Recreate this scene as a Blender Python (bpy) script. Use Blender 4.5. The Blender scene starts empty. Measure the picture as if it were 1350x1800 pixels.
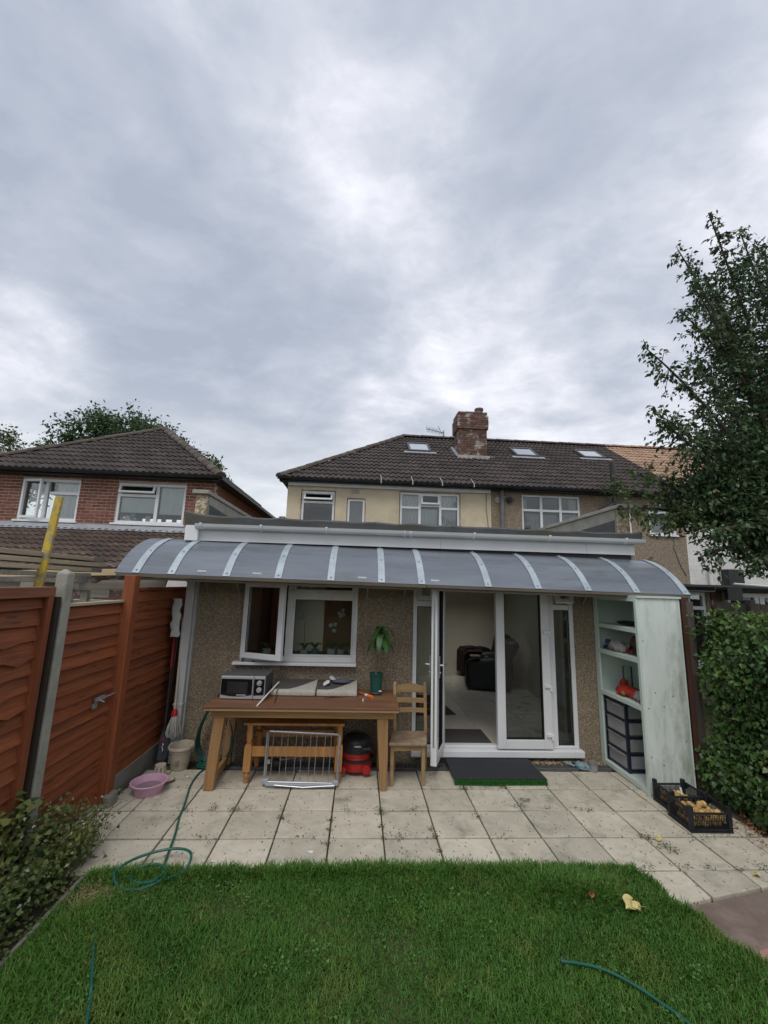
import bpy, bmesh, math, random
import numpy as np
from mathutils import Matrix, Vector, Euler, Quaternion

random.seed(7)
RNG = np.random.default_rng(11)
SC = bpy.context.scene
COL = SC.collection
R = math.radians

# ------------------------------------------------------------------ camera
PITCH, ROLL, YAW = R(9.92), R(1.657), R(3.104)
CAM_H = 1.95
def _axes():
    fwd = Vector((math.sin(YAW) * math.cos(PITCH), math.cos(YAW) * math.cos(PITCH), math.sin(PITCH)))
    right = Vector((math.cos(YAW), -math.sin(YAW), 0))
    up = right.cross(fwd)
    r2 = math.cos(ROLL) * right + math.sin(ROLL) * up
    u2 = -math.sin(ROLL) * right + math.cos(ROLL) * up
    return r2, u2, fwd
_r, _u, _f = _axes()
cam_data = bpy.data.cameras.new("camera")
cam = bpy.data.objects.new("camera", cam_data)
COL.objects.link(cam)
cam.matrix_world = Matrix(((_r.x, _u.x, -_f.x, 0), (_r.y, _u.y, -_f.y, 0), (_r.z, _u.z, -_f.z, CAM_H), (0, 0, 0, 1)))
cam_data.sensor_fit = 'VERTICAL'
cam_data.sensor_height = 36.0
cam_data.sensor_width = 27.0
cam_data.lens = 36.0 * 725.0 / 1800.0
cam_data.clip_start = 0.05
cam_data.clip_end = 2000
SC.camera = cam

# ------------------------------------------------------------------ sky, sun, exposure
SUN_EL, SUN_AZ = R(58), R(196)          # azimuth clockwise from +Y: behind the camera, a little to its left
world = bpy.data.worlds.new("World")
SC.world = world
world.use_nodes = True
def build_world():
    nt = world.node_tree
    N, L = nt.nodes, nt.links
    N.clear()
    out = N.new("ShaderNodeOutputWorld")
    sky = N.new("ShaderNodeTexSky")
    sky.sky_type = 'NISHITA'
    sky.sun_disc = False
    sky.sun_elevation = SUN_EL
    sky.sun_rotation = SUN_AZ
    sky.dust_density = 3.0
    bg_sky = N.new("ShaderNodeBackground"); bg_sky.inputs[1].default_value = 0.08
    L.new(sky.outputs[0], bg_sky.inputs[0])
    tc = N.new("ShaderNodeTexCoord")
    sep = N.new("ShaderNodeSeparateXYZ"); L.new(tc.outputs['Generated'], sep.inputs[0])
    def math_(op, a, b=None, c=None):
        n = N.new("ShaderNodeMath"); n.operation = op
        for i, v in enumerate((a, b, c)):
            if v is None: continue
            if isinstance(v, (int, float)): n.inputs[i].default_value = v
            else: L.new(v, n.inputs[i])
        return n.outputs[0]
    zz = math_('MAXIMUM', sep.outputs[2], 0.0)
    den = math_('ADD', zz, 0.22)
    px = math_('DIVIDE', sep.outputs[0], den)
    py = math_('DIVIDE', sep.outputs[1], den)
    comb = N.new("ShaderNodeCombineXYZ"); L.new(px, comb.inputs[0]); L.new(py, comb.inputs[1])
    def noise(scale, detail, rough, dist, off):
        mp = N.new("ShaderNodeMapping"); mp.inputs['Location'].default_value = off
        mp.inputs['Rotation'].default_value = (0, 0, 0.5)
        mp.inputs['Scale'].default_value = (1.0, 1.25, 1.0)
        L.new(comb.outputs[0], mp.inputs[0])
        n = N.new("ShaderNodeTexNoise"); n.inputs['Scale'].default_value = scale
        n.inputs['Detail'].default_value = detail; n.inputs['Roughness'].default_value = rough
        n.inputs['Distortion'].default_value = dist
        L.new(mp.outputs[0], n.inputs['Vector'])
        return n.outputs[0]
    n1 = noise(0.85, 3, 0.5, 0.25, (3.1, 0.4, 0))
    n2 = noise(2.3, 7, 0.55, 0.35, (0.7, 5.2, 0))
    n3 = noise(6.5, 6, 0.6, 0.3, (2.0, 1.0, 4.0))
    s = math_('ADD', math_('MULTIPLY', n1, 0.32), math_('ADD', math_('MULTIPLY', n2, 0.46), math_('MULTIPLY', n3, 0.22)))
    s = math_('ADD', 0.5, math_('MULTIPLY', math_('SUBTRACT', s, 0.5), 1.38))
    # broad banks of heavier cloud and thinner, brighter cloud (directions in the sky)
    def bank(vec, lo, hi):
        v = Vector(vec).normalized()
        d = N.new("ShaderNodeVectorMath"); d.operation = 'DOT_PRODUCT'
        nrm = N.new("ShaderNodeVectorMath"); nrm.operation = 'NORMALIZE'
        L.new(tc.outputs['Generated'], nrm.inputs[0]); L.new(nrm.outputs[0], d.inputs[0])
        d.inputs[1].default_value = v
        mr = N.new("ShaderNodeMapRange"); mr.interpolation_type = 'SMOOTHSTEP'
        mr.inputs[1].default_value = lo; mr.inputs[2].default_value = hi
        L.new(d.outputs['Value'], mr.inputs[0])
        return mr.outputs[0]
    s = math_('SUBTRACT', s, math_('MULTIPLY', bank((-0.62, 1.0, 0.55), 0.80, 1.0), 0.14))
    s = math_('SUBTRACT', s, math_('MULTIPLY', bank((0.55, 1.0, 1.35), 0.93, 1.0), 0.05))
    s = math_('ADD', s, math_('MULTIPLY', bank((-0.10, 1.0, 1.5), 0.94, 1.0), 0.06))
    s = math_('ADD', s, math_('MULTIPLY', bank((0.95, 1.0, 0.6), 0.85, 1.0), 0.08))
    s = math_('ADD', s, math_('MULTIPLY', bank((0.0, 1.0, 0.62), 0.965, 1.0), 0.0))
    s = math_('ADD', s, math_('MULTIPLY', bank((-0.88, 1.0, 0.50), 0.985, 1.0), 0.26))
    ramp = N.new("ShaderNodeValToRGB")
    e = ramp.color_ramp.elements
    e[0].position = 0.30; e[0].color = (0.345, 0.388, 0.470, 1)
    e[1].position = 0.70; e[1].color = (0.800, 0.810, 0.862, 1)
    m = ramp.color_ramp.elements.new(0.46); m.color = (0.448, 0.483, 0.562, 1)
    m = ramp.color_ramp.elements.new(0.56); m.color = (0.568, 0.590, 0.665, 1)
    L.new(s, ramp.inputs[0])
    # paler towards the horizon
    hz = N.new("ShaderNodeMapRange"); hz.interpolation_type = 'SMOOTHSTEP'
    hz.inputs[1].default_value = 0.02; hz.inputs[2].default_value = 0.46
    hz.inputs[3].default_value = 0.95; hz.inputs[4].default_value = 0.0
    L.new(sep.outputs[2], hz.inputs[0])
    hmul = math_('MULTIPLY', hz.outputs[0], math_('ADD', 0.30, math_('MULTIPLY', n2, 1.2)))
    mix = N.new("ShaderNodeMix"); mix.data_type = 'RGBA'
    L.new(hmul, mix.inputs[0]); L.new(ramp.outputs[0], mix.inputs[6])
    mix.inputs[7].default_value = (0.76, 0.785, 0.805, 1)
    bg_cl = N.new("ShaderNodeBackground"); bg_cl.inputs[1].default_value = 1.32
    L.new(mix.outputs[2], bg_cl.inputs[0])
    ms = N.new("ShaderNodeMixShader"); ms.inputs[0].default_value = 0.94
    L.new(bg_sky.outputs[0], ms.inputs[1]); L.new(bg_cl.outputs[0], ms.inputs[2])
    L.new(ms.outputs[0], out.inputs[0])
build_world()

sun_d = bpy.data.lights.new("sun", 'SUN')
sun_d.energy = 1.5
sun_d.angle = R(32)
sun_d.color = (1.0, 0.965, 0.91)
sun = bpy.data.objects.new("sun", sun_d)
COL.objects.link(sun)
_sd = Vector((math.sin(SUN_AZ) * math.cos(SUN_EL), math.cos(SUN_AZ) * math.cos(SUN_EL), math.sin(SUN_EL)))
sun.rotation_euler = _sd.to_track_quat('Z', 'Y').to_euler()
sun.location = (0, -4, 12)

vs = SC.view_settings
vs.view_transform = 'Standard'
vs.look = 'None'
vs.exposure = 0.0
vs.gamma = 1.0
try: vs.use_curve_mapping = False
except Exception: pass
SC.render.engine = 'CYCLES'
SC.cycles.max_bounces = 8
SC.cycles.diffuse_bounces = 4
SC.cycles.transparent_max_bounces = 12
SC.cycles.use_denoising = True

# ------------------------------------------------------------------ materials
def lin(r, g, b):
    f = lambda c: (c / 255 / 12.92) if c / 255 <= 0.04045 else ((c / 255 + 0.055) / 1.055) ** 2.4
    return (f(r), f(g), f(b))
MATS = {}
def mat(name, c1, c2=None, scale=6.0, rough=0.7, bump=0.0, bscale=None, stretch=(1, 1, 1), metal=0.0, spec=0.4,
        rand=0.12, c3=None, s3=1.5, t3=(0.55, 0.75), detail=6.0, dist=0.0, w=(0.35, 0.65), grain=None, gamp=0.0,
        translucent=0.0, island=0.0, voro=None, coat=0.0, rvar=0.0):
    m = bpy.data.materials.new(name); m.use_nodes = True
    nt = m.node_tree; N, L = nt.nodes, nt.links
    bs = N["Principled BSDF"]; out = N["Material Output"]
    tc = N.new("ShaderNodeTexCoord"); oi = N.new("ShaderNodeObjectInfo")
    ad = N.new("ShaderNodeVectorMath"); ad.operation = 'MULTIPLY_ADD'
    ad.inputs[1].default_value = (37, 53, 29)
    cx = N.new("ShaderNodeCombineXYZ")
    for i in range(3): L.new(oi.outputs['Random'], cx.inputs[i])
    L.new(cx.outputs[0], ad.inputs[0]); L.new(tc.outputs['Object'], ad.inputs[2])
    mp = N.new("ShaderNodeMapping"); mp.inputs['Scale'].default_value = stretch
    L.new(ad.outputs[0], mp.inputs[0])
    def noise(sc, det=detail, ro=0.6, ds=dist):
        n = N.new("ShaderNodeTexNoise"); n.inputs['Scale'].default_value = sc
        n.inputs['Detail'].default_value = det; n.inputs['Roughness'].default_value = ro
        n.inputs['Distortion'].default_value = ds
        L.new(mp.outputs[0], n.inputs['Vector']); return n.outputs[0]
    def rng_(src, a, b, lo=0.0, hi=1.0):
        r = N.new("ShaderNodeMapRange"); r.inputs[1].default_value = a; r.inputs[2].default_value = b
        r.inputs[3].default_value = lo; r.inputs[4].default_value = hi; L.new(src, r.inputs[0]); return r.outputs[0]
    def mix(f, a, b):
        x = N.new("ShaderNodeMix"); x.data_type = 'RGBA'
        if isinstance(f, float): x.inputs[0].default_value = f
        else: L.new(f, x.inputs[0])
        for k, v in ((6, a), (7, b)):
            if isinstance(v, tuple): x.inputs[k].default_value = (*v, 1)
            else: L.new(v, x.inputs[k])
        return x.outputs[2]
    col = c1
    if c2 is not None:
        col = mix(rng_(noise(scale), *w), c1, c2)
    hsrc = None
    if voro is not None:
        # pebbles: (scale, list of colours, amount)
        v = N.new("ShaderNodeTexVoronoi"); v.inputs['Scale'].default_value = voro[0]
        v.inputs['Randomness'].default_value = 1.0
        L.new(mp.outputs[0], v.inputs['Vector'])
        rp = N.new("ShaderNodeValToRGB"); rp.color_ramp.interpolation = 'CONSTANT'
        sp = N.new("ShaderNodeSeparateColor"); L.new(v.outputs['Color'], sp.inputs[0])
        L.new(sp.outputs[0], rp.inputs[0])
        cols = voro[1]
        while len(rp.color_ramp.elements) < len(cols): rp.color_ramp.elements.new(0.5)
        for i, cc in enumerate(cols):
            rp.color_ramp.elements[i].position = i / len(cols); rp.color_ramp.elements[i].color = (*cc, 1)
        col = mix(float(voro[2]), col if not isinstance(col, tuple) else col, rp.outputs[0])
        hsrc = v.outputs['Distance']
    if c3 is not None:
        col = mix(rng_(noise(s3, 5, 0.65), t3[0], t3[1]), col, c3)
    if grain is not None:
        g = N.new("ShaderNodeTexNoise"); g.inputs['Scale'].default_value = grain[0]; g.inputs['Detail'].default_value = 4
        mg = N.new("ShaderNodeMapping"); mg.inputs['Scale'].default_value = grain[1]
        L.new(ad.outputs[0], mg.inputs[0]); L.new(mg.outputs[0], g.inputs['Vector'])
        hv = N.new("ShaderNodeHueSaturation"); L.new(rng_(g.outputs[0], 0.3, 0.7, 1 - gamp, 1 + gamp), hv.inputs['Value'])
        if isinstance(col, tuple): hv.inputs['Color'].default_value = (*col, 1)
        else: L.new(col, hv.inputs['Color'])
        col = hv.outputs[0]
    if rand > 0 or island > 0:
        hv = N.new("ShaderNodeHueSaturation")
        if island > 0:
            ge = N.new("ShaderNodeNewGeometry"); src = ge.outputs['Random Per Island']; amt = island
            L.new(rng_(src, 0, 1, 0.5 - 0.18 * island * 0.25, 0.5 + 0.18 * island * 0.25), hv.inputs['Hue'])
        else:
            src = oi.outputs['Random']; amt = rand
        L.new(rng_(src, 0, 1, 1 - amt, 1 + amt), hv.inputs['Value'])
        if isinstance(col, tuple): hv.inputs['Color'].default_value = (*col, 1)
        else: L.new(col, hv.inputs['Color'])
        col = hv.outputs[0]
    if isinstance(col, tuple): bs.inputs['Base Color'].default_value = (*col, 1)
    else: L.new(col, bs.inputs['Base Color'])
    bs.inputs['Roughness'].default_value = rough
    if rvar > 0: L.new(rng_(noise(scale * 1.7), 0.3, 0.7, max(0.05, rough - rvar), min(1, rough + rvar)), bs.inputs['Roughness'])
    bs.inputs['Metallic'].default_value = metal
    bs.inputs['Specular IOR Level'].default_value = spec
    bs.inputs['Coat Weight'].default_value = coat
    if bump > 0:
        b = N.new("ShaderNodeBump"); b.inputs['Strength'].default_value = 1.0
        b.inputs['Distance'].default_value = bump
        if hsrc is not None:
            inv = N.new("ShaderNodeMath"); inv.operation = 'SUBTRACT'; inv.inputs[0].default_value = 1.0
            L.new(hsrc, inv.inputs[1]); L.new(inv.outputs[0], b.inputs['Height'])
        else: L.new(noise(bscale or scale * 3, 8, 0.65), b.inputs['Height'])
        L.new(b.outputs[0], bs.inputs['Normal'])
    if translucent > 0:
        tr = N.new("ShaderNodeBsdfTranslucent")
        if isinstance(col, tuple): tr.inputs[0].default_value = (*col, 1)
        else: L.new(col, tr.inputs[0])
        ms = N.new("ShaderNodeMixShader"); ms.inputs[0].default_value = translucent
        L.new(bs.outputs[0], ms.inputs[1]); L.new(tr.outputs[0], ms.inputs[2]); L.new(ms.outputs[0], out.inputs[0])
    MATS[name] = m
    return m
def glass(name, tint=(0.86, 0.9, 0.89), refl=1.0, ior=1.5, rough=0.0):
    m = bpy.data.materials.new(name); m.use_nodes = True
    nt = m.node_tree; N, L = nt.nodes, nt.links
    out = N["Material Output"]; N.remove(N["Principled BSDF"])
    t = N.new("ShaderNodeBsdfTransparent"); t.inputs[0].default_value = (*tint, 1)
    g = N.new("ShaderNodeBsdfGlossy"); g.inputs['Roughness'].default_value = rough
    f = N.new("ShaderNodeFresnel"); f.inputs[0].default_value = ior
    mu = N.new("ShaderNodeMath"); mu.operation = 'MULTIPLY'; mu.inputs[1].default_value = refl; mu.use_clamp = True
    L.new(f.outputs[0], mu.inputs[0])
    ms = N.new("ShaderNodeMixShader")
    L.new(mu.outputs[0], ms.inputs[0]); L.new(t.outputs[0], ms.inputs[1]); L.new(g.outputs[0], ms.inputs[2])
    L.new(ms.outputs[0], out.inputs[0])
    MATS[name] = m
    return m

mat('pebbledash', (0.265, 0.205, 0.138), voro=(115, [(0.31, 0.24, 0.16), (0.22, 0.17, 0.115), (0.40, 0.335, 0.24), (0.15, 0.115, 0.075), (0.28, 0.22, 0.145), (0.48, 0.42, 0.33), (0.21, 0.165, 0.11)], 0.75),
    bump=0.006, rough=0.9, rand=0, c3=(0.16, 0.12, 0.08), s3=1.3, t3=(0.58, 0.9))
mat('pebbledash_old', (0.26, 0.205, 0.15), voro=(45, [(0.30, 0.235, 0.17), (0.215, 0.165, 0.12), (0.38, 0.31, 0.23), (0.17, 0.13, 0.095), (0.27, 0.21, 0.15)], 0.7),
    bump=0.008, rough=0.95, rand=0, c3=(0.20, 0.155, 0.115), s3=0.8, t3=(0.5, 0.8))
mat('cream_render', (0.66, 0.575, 0.41), (0.57, 0.485, 0.335), scale=2.2, rough=0.9, bump=0.012, bscale=30, rand=0, c3=(0.44, 0.385, 0.28), s3=1.6, t3=(0.5, 0.8))
mat('white_render', (0.72, 0.71, 0.68), (0.60, 0.59, 0.56), scale=2.0, rough=0.9, bump=0.025, bscale=16, rand=0, c3=(0.40, 0.38, 0.34), s3=1.2, t3=(0.62, 0.85))
mat('rough_cast', (0.50, 0.43, 0.32), voro=(38, [(0.55, 0.47, 0.33), (0.38, 0.31, 0.21), (0.62, 0.55, 0.42), (0.25, 0.19, 0.12)], 0.8), bump=0.012, rough=0.95, rand=0)
mat('upvc', (0.76, 0.77, 0.775), (0.70, 0.71, 0.715), scale=2.5, rough=0.35, spec=0.5, rand=0.02, c3=(0.60, 0.60, 0.57), s3=2.0, t3=(0.62, 0.9))
mat('upvc_weathered', (0.72, 0.72, 0.71), (0.63, 0.63, 0.61), scale=3, rough=0.5, rand=0.02, c3=(0.45, 0.44, 0.40), s3=2.2, t3=(0.6, 0.9))
mat('fence_gap_shade', (0.030, 0.020, 0.015), rough=0.9, rand=0)  # near-black colour standing in for shade beside the concrete post
mat('grey_plastic_trim', (0.50, 0.51, 0.51), (0.44, 0.45, 0.45), scale=3, rough=0.5, rand=0.02, c3=(0.33, 0.33, 0.31), s3=3)
mat('gasket', (0.012, 0.012, 0.013), rough=0.6, rand=0)
mat('roof_felt', (0.075, 0.078, 0.082), (0.105, 0.108, 0.11), scale=5, rough=0.85, bump=0.004, bscale=60, rand=0, c3=(0.085, 0.082, 0.05), s3=2.0, t3=(0.52, 0.7))
mat('lead', (0.25, 0.27, 0.29), (0.33, 0.35, 0.375), scale=4, rough=0.6, rand=0.05, bump=0.004, bscale=9)
mat('black_gutter', (0.018, 0.019, 0.021), (0.03, 0.03, 0.032), scale=4, rough=0.45, rand=0.05)
mat('grey_pipe', (0.16, 0.165, 0.17), (0.12, 0.125, 0.13), scale=5, rough=0.6, rand=0.05)
mat('roof_tile_brown', (0.076, 0.060, 0.055), (0.050, 0.040, 0.038), scale=7, rough=0.9, bump=0.004, bscale=60, rand=0.26, c3=(0.27, 0.255, 0.22), s3=11, t3=(0.66, 0.74))
mat('roof_tile_lean', (0.115, 0.078, 0.060), (0.075, 0.055, 0.046), scale=7, rough=0.9, bump=0.004, bscale=60, rand=0.26, c3=(0.26, 0.20, 0.14), s3=5, t3=(0.60, 0.75))
mat('roof_tile_tan', (0.42, 0.285, 0.20), (0.33, 0.215, 0.15), scale=7, rough=0.9, bump=0.004, bscale=60, rand=0.2, c3=(0.22, 0.14, 0.10), s3=6, t3=(0.60, 0.85))
mat('ridge_tile', (0.080, 0.062, 0.054), (0.105, 0.088, 0.068), scale=8, rough=0.9, bump=0.006, bscale=40, rand=0.2, c3=(0.12, 0.12, 0.05), s3=5, t3=(0.6, 0.8))
mat('ridge_tile_tan', (0.42, 0.27, 0.19), (0.33, 0.2, 0.14), scale=8, rough=0.9, bump=0.006, bscale=40, rand=0.2)
mat('brick_red', (0.235, 0.090, 0.058), (0.165, 0.064, 0.044), scale=14, rough=0.9, bump=0.003, bscale=70, rand=0.28, c3=(0.30, 0.15, 0.10), s3=9, t3=(0.6, 0.85))
mat('brick_old', (0.165, 0.088, 0.068), (0.105, 0.062, 0.052), scale=10, rough=0.95, bump=0.004, bscale=50, rand=0.3, island=0.3, c3=(0.36, 0.33, 0.31), s3=3.2, t3=(0.55, 0.64))
mat('mortar', (0.50, 0.43, 0.36), (0.40, 0.34, 0.285), scale=12, rough=0.95, rand=0)
mat('flaunching', (0.42, 0.40, 0.36), (0.32, 0.30, 0.27), scale=6, rough=0.9, rand=0, bump=0.01, bscale=18)
mat('terracotta_pot', (0.17, 0.12, 0.10), (0.12, 0.09, 0.08), scale=7, rough=0.9, rand=0.1)
mat('aluminium', (0.52, 0.54, 0.55), rough=0.35, metal=0.9, rand=0.05)
mat('dark_metal', (0.10, 0.10, 0.105), rough=0.5, metal=0.5, rand=0.05)
mat('curtain', (0.84, 0.84, 0.82), (0.78, 0.78, 0.77), scale=2, rough=0.9, rand=0.04, translucent=0.08)
mat('curtain_grey', (0.46, 0.46, 0.45), (0.37, 0.37, 0.36), scale=2, rough=0.9, rand=0.04, translucent=0.08)
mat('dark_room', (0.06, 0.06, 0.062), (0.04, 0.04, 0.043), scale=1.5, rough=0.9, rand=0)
mat('polycarbonate', (0.172, 0.195, 0.225), (0.132, 0.150, 0.176), scale=2.2, rough=0.30, spec=0.5, rand=0.06, bump=0.0012, bscale=16, stretch=(0.35, 2.2, 2.2),
    c3=(0.105, 0.105, 0.105), s3=3.4, t3=(0.52, 0.80), rvar=0.14)
mat('strap', (0.43, 0.49, 0.53), (0.33, 0.385, 0.425), scale=9, rough=0.42, metal=0.15, rand=0.06, c3=(0.33, 0.37, 0.40), s3=5, t3=(0.6, 0.8))
mat('weathered_rail', (0.16, 0.135, 0.105), (0.11, 0.092, 0.07), scale=8, rough=0.9, stretch=(0.12, 1, 1), rand=0.1, bump=0.003, bscale=40)
mat('bracket_steel', (0.30, 0.31, 0.31), (0.22, 0.225, 0.225), scale=20, rough=0.6, metal=0.4, rand=0.05)
mat('fence_stain', (0.275, 0.084, 0.031), (0.195, 0.055, 0.021), scale=5, rough=0.62, stretch=(1, 0.14, 1.6), rand=0.20, bump=0.0035, bscale=22, spec=0.35,
    grain=(60, (1, 0.045, 1.6)), gamp=0.24, c3=(0.11, 0.038, 0.02), s3=3.2, t3=(0.52, 0.72))
mat('fence_stain_v', (0.245, 0.074, 0.028), (0.185, 0.053, 0.021), scale=5, rough=0.62, stretch=(1.4, 1.4, 0.14), rand=0.12, bump=0.0025, bscale=24, spec=0.35,
    grain=(26, (2, 2, 0.06)), gamp=0.2)
mat('fence_stain_old', (0.235, 0.092, 0.048), (0.17, 0.062, 0.034), scale=5, rough=0.75, stretch=(1, 0.14, 1.6), rand=0.16, bump=0.003, bscale=22,
    grain=(26, (1, 0.05, 2.2)), gamp=0.25, c3=(0.33, 0.235, 0.19), s3=4.5, t3=(0.62, 0.8))
mat('fence_dark', (0.055, 0.036, 0.024), (0.085, 0.055, 0.036), scale=4, rough=0.85, stretch=(1.4, 1.4, 0.14), rand=0.1, bump=0.003, bscale=22)
mat('fence_grey', (0.115, 0.098, 0.082), (0.085, 0.072, 0.062), scale=4, rough=0.9, stretch=(1.6, 1.6, 0.12), rand=0.18, bump=0.003, bscale=24)
mat('concrete', (0.36, 0.345, 0.295), (0.275, 0.265, 0.225), scale=5, rough=0.92, bump=0.004, bscale=45, rand=0.04, c3=(0.20, 0.205, 0.155), s3=2.6, t3=(0.55, 0.8))
mat('concrete_dark', (0.225, 0.22, 0.19), (0.17, 0.165, 0.14), scale=5, rough=0.92, bump=0.004, bscale=45, rand=0.04, c3=(0.12, 0.13, 0.085), s3=2.6, t3=(0.5, 0.75))
mat('timber_new', (0.58, 0.47, 0.29), (0.50, 0.39, 0.23), scale=4, rough=0.8, stretch=(0.3, 0.3, 2), rand=0.1, bump=0.002, grain=(20, (0.3, 0.3, 3)), gamp=0.12)
mat('timber_scaffold', (0.50, 0.42, 0.29), (0.40, 0.33, 0.225), scale=4, rough=0.88, stretch=(1.5, 0.14, 1.5), rand=0.14, bump=0.003, grain=(24, (2, 0.06, 2)), gamp=0.18)
mat('timber_grey', (0.34, 0.31, 0.26), (0.25, 0.23, 0.19), scale=4, rough=0.9, stretch=(0.16, 1.4, 1.4), rand=0.1, bump=0.003, grain=(24, (0.06, 2, 2)), gamp=0.2)
mat('yellow_paint', (0.56, 0.41, 0.05), (0.46, 0.33, 0.045), scale=6, rough=0.7, rand=0, c3=(0.27, 0.235, 0.15), s3=9, t3=(0.49, 0.58), bump=0.002)

def knots(m, sc=(9, 1.3, 7)):
    # dark oval knots here and there along the boards
    nt = m.node_tree; N, L = nt.nodes, nt.links
    bs = N["Principled BSDF"]; src = bs.inputs['Base Color'].links[0].from_socket
    ad = [n for n in N if n.type == 'VECT_MATH'][0]
    mp = N.new("ShaderNodeMapping"); mp.inputs['Scale'].default_value = sc; L.new(ad.outputs[0], mp.inputs[0])
    v = N.new("ShaderNodeTexVoronoi"); v.inputs['Scale'].default_value = 2.2; L.new(mp.outputs[0], v.inputs['Vector'])
    r = N.new("ShaderNodeMapRange"); r.inputs[1].default_value = 0.10; r.inputs[2].default_value = 0.19; r.inputs[3].default_value = 0.7; r.inputs[4].default_value = 0.0; L.new(v.outputs['Distance'], r.inputs[0])
    x = N.new("ShaderNodeMix"); x.data_type = 'RGBA'; L.new(r.outputs[0], x.inputs[0]); L.new(src, x.inputs[6]); x.inputs[7].default_value = (0.06, 0.02, 0.012, 1)
    L.new(x.outputs[2], bs.inputs['Base Color'])
knots(MATS['fence_stain'])
mat('post_maroon', (0.075, 0.030, 0.020), (0.055, 0.023, 0.016), scale=5, rough=0.75, stretch=(1.4, 1.4, 0.14), rand=0, bump=0.002)
mat('table_top', (0.205, 0.100, 0.052), (0.15, 0.070, 0.038), scale=4, rough=0.5, stretch=(0.3, 1.5, 1), rand=0, grain=(18, (0.08, 2.2, 1)), gamp=0.16, c3=(0.27, 0.17, 0.11), s3=2.4, t3=(0.56, 0.85), bump=0.001)
mat('table_edge', (0.36, 0.245, 0.145), (0.27, 0.17, 0.095), scale=6, rough=0.7, stretch=(0.3, 1, 2), rand=0, bump=0.002)
mat('oak', (0.42, 0.245, 0.098), (0.32, 0.18, 0.07), scale=4, rough=0.55, stretch=(0.3, 1.5, 1.5), rand=0.08, grain=(18, (0.1, 2.2, 2.2)), gamp=0.18, bump=0.001)
mat('oak_v', (0.36, 0.205, 0.085), (0.26, 0.145, 0.062), scale=4, rough=0.62, stretch=(1.5, 1.5, 0.25), rand=0.08, grain=(18, (2.2, 2.2, 0.1)), gamp=0.2, bump=0.0015, c3=(0.24, 0.17, 0.11), s3=2.6, t3=(0.55, 0.8))
mat('chair_wood', (0.37, 0.24, 0.115), (0.30, 0.19, 0.09), scale=4, rough=0.6, stretch=(0.4, 1.5, 1.0), rand=0.08, grain=(18, (0.2, 2.0, 1.2)), gamp=0.16)
mat('chair_seat', (0.30, 0.215, 0.135), (0.19, 0.13, 0.085), scale=7, rough=0.75, rand=0, c3=(0.36, 0.30, 0.23), s3=5, t3=(0.55, 0.72), bump=0.001)
mat('pine', (0.46, 0.225, 0.075), (0.37, 0.17, 0.055), scale=4, rough=0.45, stretch=(1.0, 1.0, 0.4), rand=0.08, grain=(16, (1.4, 1.4, 0.2)), gamp=0.16)
mat('silver_plastic', (0.50, 0.50, 0.51), (0.46, 0.46, 0.47), scale=8, rough=0.35, metal=0.35, rand=0)
mat('grey_case', (0.085, 0.088, 0.092), (0.07, 0.073, 0.077), scale=6, rough=0.7, spec=0.25, rand=0)
mat('black_gloss', (0.008, 0.008, 0.010), rough=0.12, rand=0, spec=0.5)
mat('black_plastic', (0.018, 0.018, 0.021), (0.028, 0.028, 0.031), scale=9, rough=0.45, rand=0.08)
mat('white_print', (0.70, 0.70, 0.70), rough=0.6, rand=0)
mat('rug_dark', (0.085, 0.080, 0.075), (0.065, 0.06, 0.057), scale=40, rough=0.95, rand=0, bump=0.002, bscale=120)
mat('rug_beige', (0.44, 0.41, 0.355), (0.36, 0.335, 0.29), scale=30, rough=0.95, rand=0, bump=0.002, bscale=120, c3=(0.28, 0.24, 0.20), s3=6, t3=(0.58, 0.8))
mat('white_plastic', (0.74, 0.72, 0.68), rough=0.4, rand=0.05)
mat('cable', (0.05, 0.018, 0.015), rough=0.5, rand=0)
mat('grey_fabric', (0.10, 0.115, 0.135), (0.075, 0.085, 0.10), scale=12, rough=0.9, rand=0, bump=0.003, bscale=60)
mat('paper', (0.68, 0.69, 0.68), (0.60, 0.61, 0.60), scale=12, rough=0.8, rand=0.05)
mat('orange_plastic', (0.80, 0.17, 0.035), rough=0.4, rand=0)
mat('orange_wood', (0.36, 0.13, 0.045), rough=0.5, rand=0)
mat('pot_green', (0.018, 0.085, 0.068), (0.014, 0.066, 0.054), scale=6, rough=0.4, rand=0.05)
mat('soil', (0.045, 0.032, 0.022), (0.075, 0.055, 0.038), scale=16, rough=1.0, rand=0, bump=0.02, bscale=26)
mat('stem_brown', (0.12, 0.085, 0.05), (0.17, 0.125, 0.075), scale=16, rough=0.9, rand=0.1)
mat('leaf_house', (0.045, 0.135, 0.030), (0.06, 0.165, 0.038), scale=9, rough=0.38, rand=0.18, translucent=0.2)
mat('red_plastic', (0.42, 0.022, 0.022), (0.36, 0.018, 0.018), scale=6, rough=0.35, rand=0)
mat('red_paint', (0.36, 0.022, 0.025), rough=0.4, rand=0)
mat('airer_metal', (0.40, 0.41, 0.43), rough=0.35, metal=0.7, rand=0.1)
mat('airer_plastic', (0.34, 0.35, 0.38), rough=0.45, rand=0.05)
mat('hose_green', (0.010, 0.085, 0.062), (0.014, 0.108, 0.08), scale=20, rough=0.4, rand=0.05, c3=(0.03, 0.16, 0.13), s3=8)
mat('hose_dark', (0.010, 0.060, 0.045), (0.014, 0.08, 0.06), scale=20, rough=0.45, rand=0.05)
mat('bucket_cream', (0.50, 0.44, 0.34), (0.44, 0.385, 0.295), scale=5, rough=0.5, rand=0.03, c3=(0.33, 0.28, 0.21), s3=5, t3=(0.56, 0.8))
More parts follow.
